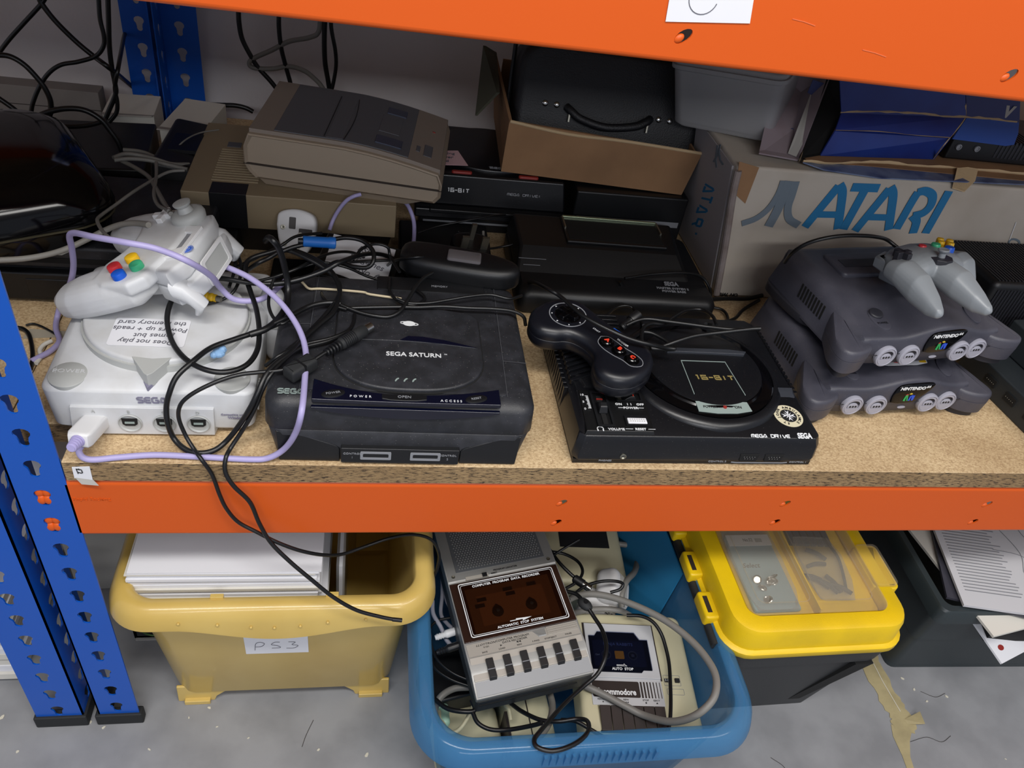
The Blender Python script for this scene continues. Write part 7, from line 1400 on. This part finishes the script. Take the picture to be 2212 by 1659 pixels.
cable('black_cable', 'thick black cable rising steeply beside the blue connector', K(560, 500, 2.963, [(40, 60, .120), (60, 40, .140), (85, 55, .148), (120, 100, .140), (150, 180, .125), (175, 290, .105), (185, 380, .092), (175, 470, .086), (120, 560, .085), (40, 625, .085), (-60, 660, .083)]), BR*1.25)
cable('black_cable', 'black cable passing through the bright blue connector sleeve', K(560, 500, 2.963, [(140, 130, .105), (220, 100, .108), (310, 80, .110), (450, 55, .112), (560, 40, .112), (660, 60, .110), (725, 120, .105), (730, 190, .098), (690, 230, .092), (600, 225, .090), (500, 195, .090), (380, 260, .090), (230, 320, .090), (60, 340, .092), (-20, 330, .093)]), BR*0.95)
cp = Z(690, 523, 0.112); t = thing('connector_sleeve', 'bright blue connector sleeve on a black cable, above the black disc console', 'connector', cp, (0, R(4), R(7)))
b = nb(); lathe(b, [(0.0052, -0.017), (0.0058, -0.016), (0.0058, 0.009), (0.0064, 0.010), (0.0064, 0.016), (0.0055, 0.017)], 22, m=AX); obj('sleeve', b, M['connblue'], t, ang=40)
b = nb(); lathe(b, [(0.0030, -0.022), (0.0034, -0.0165)], 16, m=AX); obj('cable_collar', b, M['black'], t)
TN = [('black cable lying in a low arc over the labelled adaptor', [(800, 240, .03), (860, 190, .08), (1000, 165, .10), (1120, 165, .09), (1250, 170, .07), (1330, 200, .03)]),
      ('black cable crossing in front of the white mains plug', [(-150, 230, .08), (0, 160, .09), (140, 90, .10), (240, 30, .105), (400, 10, .10)]),
      ('black cable curving in front of the labelled adaptor', [(600, 180, .10), (660, 110, .104), (740, 80, .104), (820, 100, .10), (840, 160, .09), (900, 260, .086)]),
      ('black cable sagging between the two disc consoles', [(-150, 330, .03), (-100, 270, .07), (-20, 210, .095), (60, 170, .10), (170, 120, .104), (320, 180, .10), (420, 240, .095), (500, 310, .09), (515, 380, .087), (480, 460, .086), (400, 560, .084), (290, 670, .083), (180, 760, .083)]),
      ('black cable running along behind the black disc console', [(240, 240, .07), (400, 200, .075), (560, 230, .07), (700, 290, .065), (850, 330, .06)]),
      ('thin black cable behind the clear-window adaptor', [(500, 200, .06), (700, 190, .065), (900, 180, .065), (1100, 160, .065), (1280, 140, .05)]),
      ('black cable dropping past the left back corner of the black disc console', [(95, 300, .098), (70, 380, .092), (60, 470, .088), (90, 550, .084), (150, 590, .083), (240, 520, .086)]),
      ('black cable behind the left corner of the black disc console', [(360, 300, .06), (390, 360, .07), (410, 420, .08), (470, 470, .085), (560, 500, .085)]),
      ('black cable looping right of the strip on the black console', [(840, 300, .08), (835, 380, .082), (870, 430, .083), (930, 462, .084), (1000, 470, .084), (1060, 430, .08), (1010, 380, .08), (960, 370, .075)]),
      ('black cable weaving under the blue connector', [(-60, 330, .09), (100, 290, .09), (260, 230, .095), (420, 150, .09), (560, 130, .08), (660, 160, .06), (740, 220, .03)])]
for i, (lb, pts) in enumerate(TN): cable('black_cable', lb, K(560, 500, 2.963, pts), BT if i != 3 else BR*0.9)
cable('twin_cable', 'thin black twin lead rising behind the off-white controller', kw([(220, 480, .09), (300, 500, .095), (340, 560, .092), (335, 650, .086), (300, 760, .08)]), BT); cable('twin_cable', 'second thin black lead beside it behind the off-white controller', kw([(250, 470, .09), (330, 500, .096), (375, 580, .092), (378, 680, .086), (330, 790, .08), (240, 850, .074), (120, 880, .075)]), BT)
t = thing('phono_plug', 'yellow phono plug peeping from under the off-white controller', 'plug', Z(455, 642, 0.078), (0, 0, R(-15))); b = nb()
lathe(b, [(0.003, -0.008), (0.0045, -0.006), (0.0045, -0.003), (0.0038, -0.002), (0.0045, 0.0), (0.0045, 0.002), (0.0038, 0.003), (0.0040, 0.006)], 16, m=AX); obj('plug_body', b, M['yellow'], t); b = nb(); lathe(b, [(0.0032, 0.006), (0.0032, 0.011)], 12, m=AX); obj('plug_tip', b, M['steel'], t)
t = thing('white_lead_end', 'pale grey moulded lead end between the two disc consoles', 'lead end', Z(592, 700, 0.040), (R(70), 0, R(8))); b = nb(); capsule(b, (0, -0.03, 0), (0, 0.03, 0), 0.010, 0.012); obj('moulding', b, M['white'], t, ang=60); b = nb(); lathe(b, [(0.0125, 0.0), (0.0128, 0.001), (0.0125, 0.002)], 20, m=RX(90)); obj('collar', b, M['offgrey'], t)
# leads of the bean controller and behind the round-deck console
cable('corded_lead', 'black cord crossing the bean shaped controller and folding back to the right', km([(60, 330, .02), (110, 330, .07), (190, 370, .098), (260, 410, .100), (330, 470, .102), (400, 530, .104), (480, 580, .104), (600, 640, .102), (720, 690, .098), (850, 725, .094), (940, 745, .082), (1000, 752, .080), (900, 752, .075), (850, 745, .074), (920, 735, .076), (1020, 700, .082), (1120, 670, .086), (1220, 655, .088), (1350, 640, .092), (1480, 625, .096), (1548, 620, .098)]), 0.0023)
MT = [('black cord bunched behind the bean shaped controller', [(1540, 622, .092), (1400, 628, .082), (1250, 615, .078), (1100, 595, .075), (950, 575, .072), (830, 560, .07), (760, 570, .068), (690, 600, .064)], 0.0022),
      ('thin black cord in a low loop behind the round-deck console', [(1270, 600, .062), (1240, 540, .06), (1170, 500, .055), (1080, 505, .055), (1000, 545, .06), (930, 590, .066), (850, 590, .07), (800, 620, .07), (790, 700, .068), (840, 770, .066)], 0.0021),
      ('thin black cord curling at the back of the round-deck console', [(560, 540, .03), (620, 490, .03), (690, 475, .032), (740, 500, .03), (770, 560, .04), (800, 600, .05)], 0.0018),
      ('black cord hanging over the front of the wide black console', [(650, 320, .040), (690, 400, .022), (730, 490, .014), (770, 545, .012)], 0.0024),
      ('black cord arching past the corner of the wide black console', [(680, 300, .052), (850, 275, .052), (1050, 265, .052), (1170, 290, .045), (1225, 370, .03), (1228, 450, .010), (1200, 520, .006)], 0.0020),
      ('loose black cord at the foot of the white cardboard box', [(1180, 440, .006), (1320, 430, .006), (1460, 430, .006), (1560, 410, .008)], 0.0030),
      ('black cord leading towards the stacked charcoal consoles', [(1170, 480, .006), (1300, 500, .006), (1340, 560, .006), (1300, 600, .02), (1200, 590, .055)], 0.0020),
      ('short black cord loop below the power base lettering', [(780, 640, .066), (850, 650, .066), (930, 690, .066), (1000, 745, .066)], 0.0022),
      ('black cord lying on the chipboard behind the round-deck console', [(1540, 440, .006), (1440, 500, .006), (1380, 560, .012), (1260, 590, .040)], 0.0024)]
for lb, pts, r in MT: cable('black_cable', lb, km(pts), r)
t = thing('cord_plug', 'small ribbed black plug boot behind the bean shaped controller', 'plug', Z(1353, 700, .062), (0, R(-20), R(35))); b = nb()
lathe(b, [(0.0036, -0.008), (0.0046, -0.006), (0.0040, -0.004), (0.0046, -0.002), (0.0040, 0.0), (0.0046, 0.002), (0.0040, 0.004), (0.0046, 0.007)], 16, m=AX); obj('boot', b, M['black'], t); b = nb(); lathe(b, [(0.006, 0.007), (0.0066, 0.009), (0.006, 0.020)], 16, m=AX); obj('plug_body', b, M['black'], t)
cable('corded_lead', 'black cord of the grey three-pronged controller arching to the left', K(1600, 480, 3.456, [(1170, 190, .170), (1090, 130, .176), (1000, 108, .182), (900, 100, .184), (780, 100, .184), (640, 118, .180), (520, 150, .172), (430, 195, .160), (370, 245, .145), (330, 300, .120)]), 0.0022)
cable('black_cable', 'thin black wire sagging over the dark plug behind the clear-window adaptor', K(740, 0, 2.962, [(480, 1490, .06), (600, 1450, .062), (720, 1425, .066), (850, 1400, .07), (960, 1380, .07), (1040, 1375, .06)]), 0.0014)
cable('black_cable', 'thin black wire curving beneath the slim console with red buttons', K(740, 0, 2.962, [(740, 1480, .05), (830, 1560, .04), (920, 1590, .035), (1040, 1575, .035), (1150, 1550, .045), (1240, 1570, .052)]), 0.0015)
cable('grey_cable', 'dark grey cable standing up behind the clear-window adaptor', K(740, 0, 2.962, [(900, 1480, .05), (900, 1560, .04), (890, 1660, .03)]), 0.0018, M['greycable'])
# grey leads on the left
cable('grey_cable', 'grey lead running from the far left under the off-white controller', k1([(-20, 1665, .085), (150, 1655, .085), (300, 1630, .088), (430, 1590, .094), (560, 1530, .100), (680, 1470, .106), (780, 1435, .112), (880, 1430, .120), (950, 1440, .128)]), 0.0030, mat('pale_grey_cable', '8E8B84', 0.5))
cable('grey_cable', 'grey lead zigzagging down to the off-white controller', k1([(1180, 1090, .10), (1080, 1100, .10), (980, 1150, .10), (850, 1230, .105), (740, 1310, .105), (650, 1375, .11), (622, 1410, .115), (650, 1470, .12), (700, 1520, .13), (750, 1540, .14)]), 0.0018, M['greycable'])
cable('grey_cable', 'grey lead dropping to the thumb stick of the off-white controller', k1([(1000, 1040, .10), (1000, 1130, .10), (985, 1240, .11), (1010, 1310, .12), (1080, 1350, .14)]), 0.0020, M['greycable'])
cable('grey_cable', 'thicker grey lead sloping to the thumb stick of the off-white controller', k1([(780, 1030, .09), (860, 1070, .09), (950, 1130, .095), (1000, 1210, .105), (1050, 1300, .12), (1095, 1370, .14)]), 0.0026, M['greycable'])
for i, pts in enumerate(([(725, 1010, .095), (800, 985, .095), (900, 995, .092), (1000, 1020, .09), (1100, 1050, .085), (1210, 1052, .08)], [(730, 1025, .095), (830, 1015, .095), (950, 1025, .092), (1060, 1050, .088), (1200, 1085, .085)], [(790, 958, .08), (900, 970, .08), (980, 1000, .08), (1060, 1040, .08)])):
    cable('grey_cable', ['grey lead coiled across the angular black case, topmost strand', 'grey lead coiled across the angular black case, middle strand', 'grey lead beside the small cream box, thin rear strand'][i], k1(pts), 0.0026, M['greycable'])
cable('grey_cable', 'thin grey wire standing over the cream open carton', k1([(1100, 1050, .07), (1110, 980, .08), (1180, 900, .09), (1280, 850, .09), (1400, 830, .09)]), 0.0010, M['greycable'])
# leads hanging behind, in front of the wall
def yw(pts, y): return [(p[0]/2.962, p[1]/2.962, 'y', y+(p[2] if len(p) > 2 else 0)) for p in pts]
HG = [('black lead hanging at the far left, bending to the right', [(250, -20), (265, 20), (350, 130), (480, 260), (600, 360), (720, 450), (830, 540, .19), (900, 600, .21)], 0.60, 0.0034),
      ('black lead sloping down to the left from the crossing', [(300, -30), (260, 30), (150, 150), (60, 250), (0, 330), (-40, 400)], 0.60, 0.0028),
      ('black lead looping through the far left of the wall', [(-40, 350), (60, 360), (150, 410), (230, 490), (290, 570), (325, 660), (310, 750), (230, 800), (130, 830)], 0.55, 0.0034),
      ('black lead curving from the top towards the far left', [(630, -20), (640, 120), (665, 230), (660, 300), (610, 360), (500, 395), (390, 415), (310, 470), (250, 560), (210, 660), (195, 740), (170, 800)], 0.58, 0.0028),
      ('pair lead hanging straight beside the rear uprights, left strand', [(690, -20), (695, 150), (700, 300), (715, 430), (735, 530), (740, 600), (700, 700), (675, 760)], 0.60, 0.0032),
      ('pair lead hanging straight beside the rear uprights, right strand', [(850, 90, .215), (800, 210, .19), (775, 330, .05), (755, 440), (735, 560), (750, 650), (745, 720), (700, 780)], 0.60, 0.0028),
      ('black lead arching over the glossy black console', [(190, 770), (300, 720), (420, 695), (540, 705), (640, 760), (700, 830), (750, 900), (780, 970)], 0.48, 0.0034),
      ('black lead lying over the back of the glossy black console', [(130, 830), (300, 800), (450, 810), (570, 800), (680, 770)], 0.50, 0.0030),
      ('teal-black lead entering low at the left edge', [(-20, 620), (80, 690), (180, 770), (300, 820), (420, 860)], 0.50, 0.0030),
      ('black lead hanging at the left end of the middle bay wall', [(1525, 60), (1530, 150), (1550, 250), (1600, 350), (1650, 430), (1740, 530), (1800, 620), (1820, 720)], 0.74, 0.0036),
      ('black lead hanging in the middle bay, second from the left', [(1785, 60), (1785, 180), (1800, 310), (1830, 430), (1860, 540), (1880, 650)], 0.74, 0.0034),
      ('black lead hanging in the middle bay, third from the left', [(2080, 60), (2075, 250), (2080, 400), (2100, 520), (2110, 600), (2115, 700)], 0.74, 0.0038),
      ('black lead hanging in the middle bay, rightmost one', [(2120, 60), (2120, 180), (2145, 320), (2150, 420), (2135, 520), (2118, 600), (2112, 700)], 0.74, 0.0030),
      ('black lead coming out from behind the right rear upright', [(1300, 665), (1400, 672), (1500, 675), (1570, 690), (1620, 715)], 0.70, 0.0036)]
for lb, pts, y, r in HG: cable('hanging_cable', lb, yw(pts, y), r)
cable('hanging_cable', 'grey lead making a sharp hook in front of the wall', yw([(2050, 60), (2040, 200), (1980, 240), (1850, 265), (1740, 320), (1620, 375), (1595, 410), (1630, 435), (1740, 440), (1850, 425), (1950, 455), (2030, 520), (2070, 570)], 0.74), 0.0036, M['greycable'])
for i, pts in enumerate(([(110, 615, .003), (150, 625, .003), (185, 660, .003), (205, 740, .003), (208, 820, .003), (195, 880, .003)], )): cable('black_cable', 'black cable on the chipboard behind the blue front upright', k4(pts), 0.0022)
cable('black_cable', 'twisted thin black wire left of the off-white console', k4([(165, 600, .003), (210, 590, .003), (260, 605, .003), (310, 630, .003), (360, 660, .003)]), 0.0011)
cable('white_cable', 'off-white lead loop beside the off-white console', k4([(330, 700, .003), (280, 725, .003), (255, 760, .003), (260, 800, .003), (230, 845, .003)]), 0.0022, M['papercream'])

# ---- leads in the blue tub
BT_ = [('grey_cable', 'thick grey cable in a big loop over the cream cassette unit', [(1035, 560, -.31), (1100, 530, -.30), (1200, 520, -.29), (1330, 545, -.282), (1500, 610, -.272), (1650, 690, -.264), (1780, 790, -.258), (1880, 900, -.253), (1945, 1020, -.25), (1940, 1140, -.252), (1870, 1230, -.262), (1770, 1285, -.28), (1650, 1300, -.30), (1500, 1260, -.322), (1380, 1200, -.322), (1250, 1130, -.322), (1140, 1080, -.322)], 0.0044, 'greycable'),
       ('grey_cable', 'grey cable arching above the cream cassette unit', [(1060, 640, -.33), (1150, 620, -.32), (1260, 612, -.32), (1360, 622, -.32), (1420, 650, -.34)], 0.0040, 'greycable'),
       ('grey_cable', 'grey ribbed cable coming down beside the white plug', [(1340, 210, -.36), (1430, 230, -.36), (1465, 300, -.36), (1450, 380, -.35), (1400, 440, -.34), (1370, 520, -.34), (1370, 600, -.35)], 0.0044, 'greycable'),
       ('black_cable', 'thin black cable hanging over the right side of the silver recorder', [(1020, 500, -.285), (1090, 520, -.28), (1130, 560, -.278), (1160, 600, -.278), (1200, 660, -.28), (1250, 740, -.28), (1275, 830, -.28), (1265, 920, -.282), (1220, 1010, -.29), (1130, 1090, -.295), (1020, 1190, -.29), (930, 1290, -.275), (870, 1360, -.26), (835, 1410, -.255), (850, 1455, -.252), (930, 1480, -.252), (1020, 1465, -.252), (1110, 1420, -.256), (1165, 1360, -.262), (1160, 1300, -.275), (1100, 1285, -.285), (980, 1300, -.29), (870, 1290, -.30), (760, 1240, -.32), (690, 1190, -.335)], 0.0026, 'cable'),
       ('black_cable', 'black cable running from the loop end to the cassette unit keys', [(1000, 1290, -.30), (1090, 1300, -.305), (1180, 1350, -.31), (1265, 1400, -.315)], 0.0024, 'cable'),
       ('black_cable', 'black cable draped over the right half of the cream cassette unit', [(1400, 650, -.31), (1490, 655, -.305), (1560, 690, -.305), (1610, 760, -.31), (1640, 850, -.315), (1660, 950, -.318), (1668, 1080, -.318), (1670, 1200, -.318), (1665, 1300, -.318), (1650, 1370, -.32)], 0.0024, 'cable'),
       ('black_cable', 'black cable crossing under the front of the silver recorder', [(220, 1160, -.34), (300, 1220, -.335), (400, 1240, -.33), (470, 1230, -.33), (450, 1170, -.33)], 0.0028, 'cable'),
       ('black_cable', 'black cable sagging in front of the silver recorder', [(455, 1240, -.33), (490, 1310, -.33), (570, 1350, -.33), (680, 1350, -.325), (800, 1330, -.31), (880, 1310, -.295)], 0.0026, 'cable'),
       ('grey_cable', 'grey cable curving round the lower left of the tub', [(440, 1090, -.35), (340, 1100, -.35), (260, 1150, -.35), (225, 1230, -.36), (225, 1300, -.38)], 0.0042, 'greycable'),
       ('grey_cable', 'light grey cable with a mini plug at the left side of the silver recorder', [(210, 560, -.33), (215, 640, -.33), (260, 720, -.33), (290, 790, -.335), (320, 830, -.34)], 0.0028, 'port'),
       ('grey_cable', 'light grey cable behind the left side of the silver recorder', [(290, 470, -.34), (300, 560, -.34), (345, 640, -.34)], 0.0030, 'port'),
       ('grey_cable', 'light grey cable next to the tub wall at the left', [(270, 380, -.34), (270, 520, -.34), (262, 640, -.34), (300, 700, -.338), (340, 735, -.335)], 0.0026, 'port'),
       ('black_cable', 'thin black cable bowing along the left wall of the tub', [(350, 660, -.33), (250, 680, -.33), (195, 730, -.33), (200, 820, -.33), (240, 920, -.33), (330, 1000, -.33), (440, 1050, -.33)], 0.0018, 'cable'),
       ('black_cable', 'second thin black cable under it in the left of the tub', [(380, 830, -.33), (280, 860, -.335), (215, 890, -.335), (225, 970, -.335), (320, 1040, -.335), (440, 1085, -.335)], 0.0018, 'cable'),
       ('black_cable', 'black cable at the back right of the silver recorder ending in a metal plug', [(930, 250, -.30), (990, 330, -.30), (1060, 400, -.305), (1110, 440, -.31)], 0.0024, 'cable'),
       ('black_cable', 'black cable looping behind the silver recorder', [(935, 260, -.31), (1020, 275, -.31), (1100, 320, -.31), (1130, 380, -.31), (1100, 440, -.31), (1020, 490, -.31)], 0.0022, 'cable'),
       ('black_cable', 'black cable slanting up to the cream unit at the back of the tub', [(940, 290, -.30), (1000, 250, -.29), (1110, 185, -.28)], 0.0018, 'cable'),
       ('black_cable', 'flat black cable fanning towards the white plugs', [(1040, 560, -.305), (1130, 480, -.305), (1230, 445, -.305), (1320, 440, -.305), (1375, 455, -.31), (1360, 490, -.315), (1300, 510, -.32)], 0.0022, 'cable'),
       ('cream_cable', 'pale cream cable bent at the lower left of the tub', [(470, 1180, -.36), (445, 1240, -.36), (400, 1320, -.365), (350, 1365, -.37), (300, 1355, -.37), (265, 1290, -.38), (250, 1240, -.385)], 0.0026, 'cream'),
       ('cream_cable', 'short pale cable end in the dark middle of the tub', [(655, 1200, -.36), (680, 1230, -.36), (690, 1290, -.365)], 0.0026, 'cream'),
       ('grey_cable', 'grey cable passing down between the cream power unit and the cassette unit', [(930, 1130, -.35), (945, 1200, -.34), (935, 1280, -.325), (900, 1350, -.31), (850, 1410, -.30)], 0.0042, 'greycable')]
for nm, lb, pts, r, m_ in BT_: cable(nm, lb, kb(pts), r, M[m_])
t = thing('cord_clamp', 'small black moulded clamp on the thin cable right of the silver recorder', 'clamp', Z(860+1145/2.836, 1100+583/2.836, -.279), (0, 0, R(-50))); b = nb(); ball(b, (0, 0, 0), 0.011, 0.0075, 0.006, seg=14); obj('clamp_body', b, M['rubber'], t); b = nb(); lathe(b, [(0.003, 0.0055), (0.003, 0.0068), (0, 0.0068)], 12); obj('rivet', b, M['black'], t)
t = thing('din_plug', 'metal-ended black plug in front of the cream unit at the back of the tub', 'plug', Z(860+1120/2.836, 1100+450/2.836, -.308), (0, 0, R(-42))); b = nb(); lathe(b, [(0.004, -0.012), (0.006, -0.010), (0.006, 0.004)], 16, m=AX); obj('plug_body', b, M['black'], t); b = nb(); lathe(b, [(0.0052, 0.004), (0.0052, 0.016), (0.0044, 0.016), (0.004, 0.008), (0, 0.008)], 16, m=AX); obj('metal_tip', b, M['chrome'], t)
for nm, lb, u, v, mm in (('mini_plug', 'white mini plug in the left side of the silver recorder', 310, 760, 'whiteplain'), ('mini_plug', 'black mini plug in the left side of the silver recorder', 320, 850, 'black')):
    t = thing(nm, lb, 'plug', Z(860+u/2.836, 1100+v/2.836, -.322), (0, R(-8), R(14))); b = nb()
    lathe(b, [(0.003, -0.018)]+[(0.0042 if i % 2 else 0.0034, -0.016+i*0.0016) for i in range(8)]+[(0.0052, -0.003), (0.0052, 0.012), (0.0030, 0.014)], 16, m=AX); obj('plug_body', b, M[mm], t); b = nb(); lathe(b, [(0.0017, 0.013), (0.0017, 0.022)], 10, m=AX); obj('plug_tip', b, M['steel'], t)
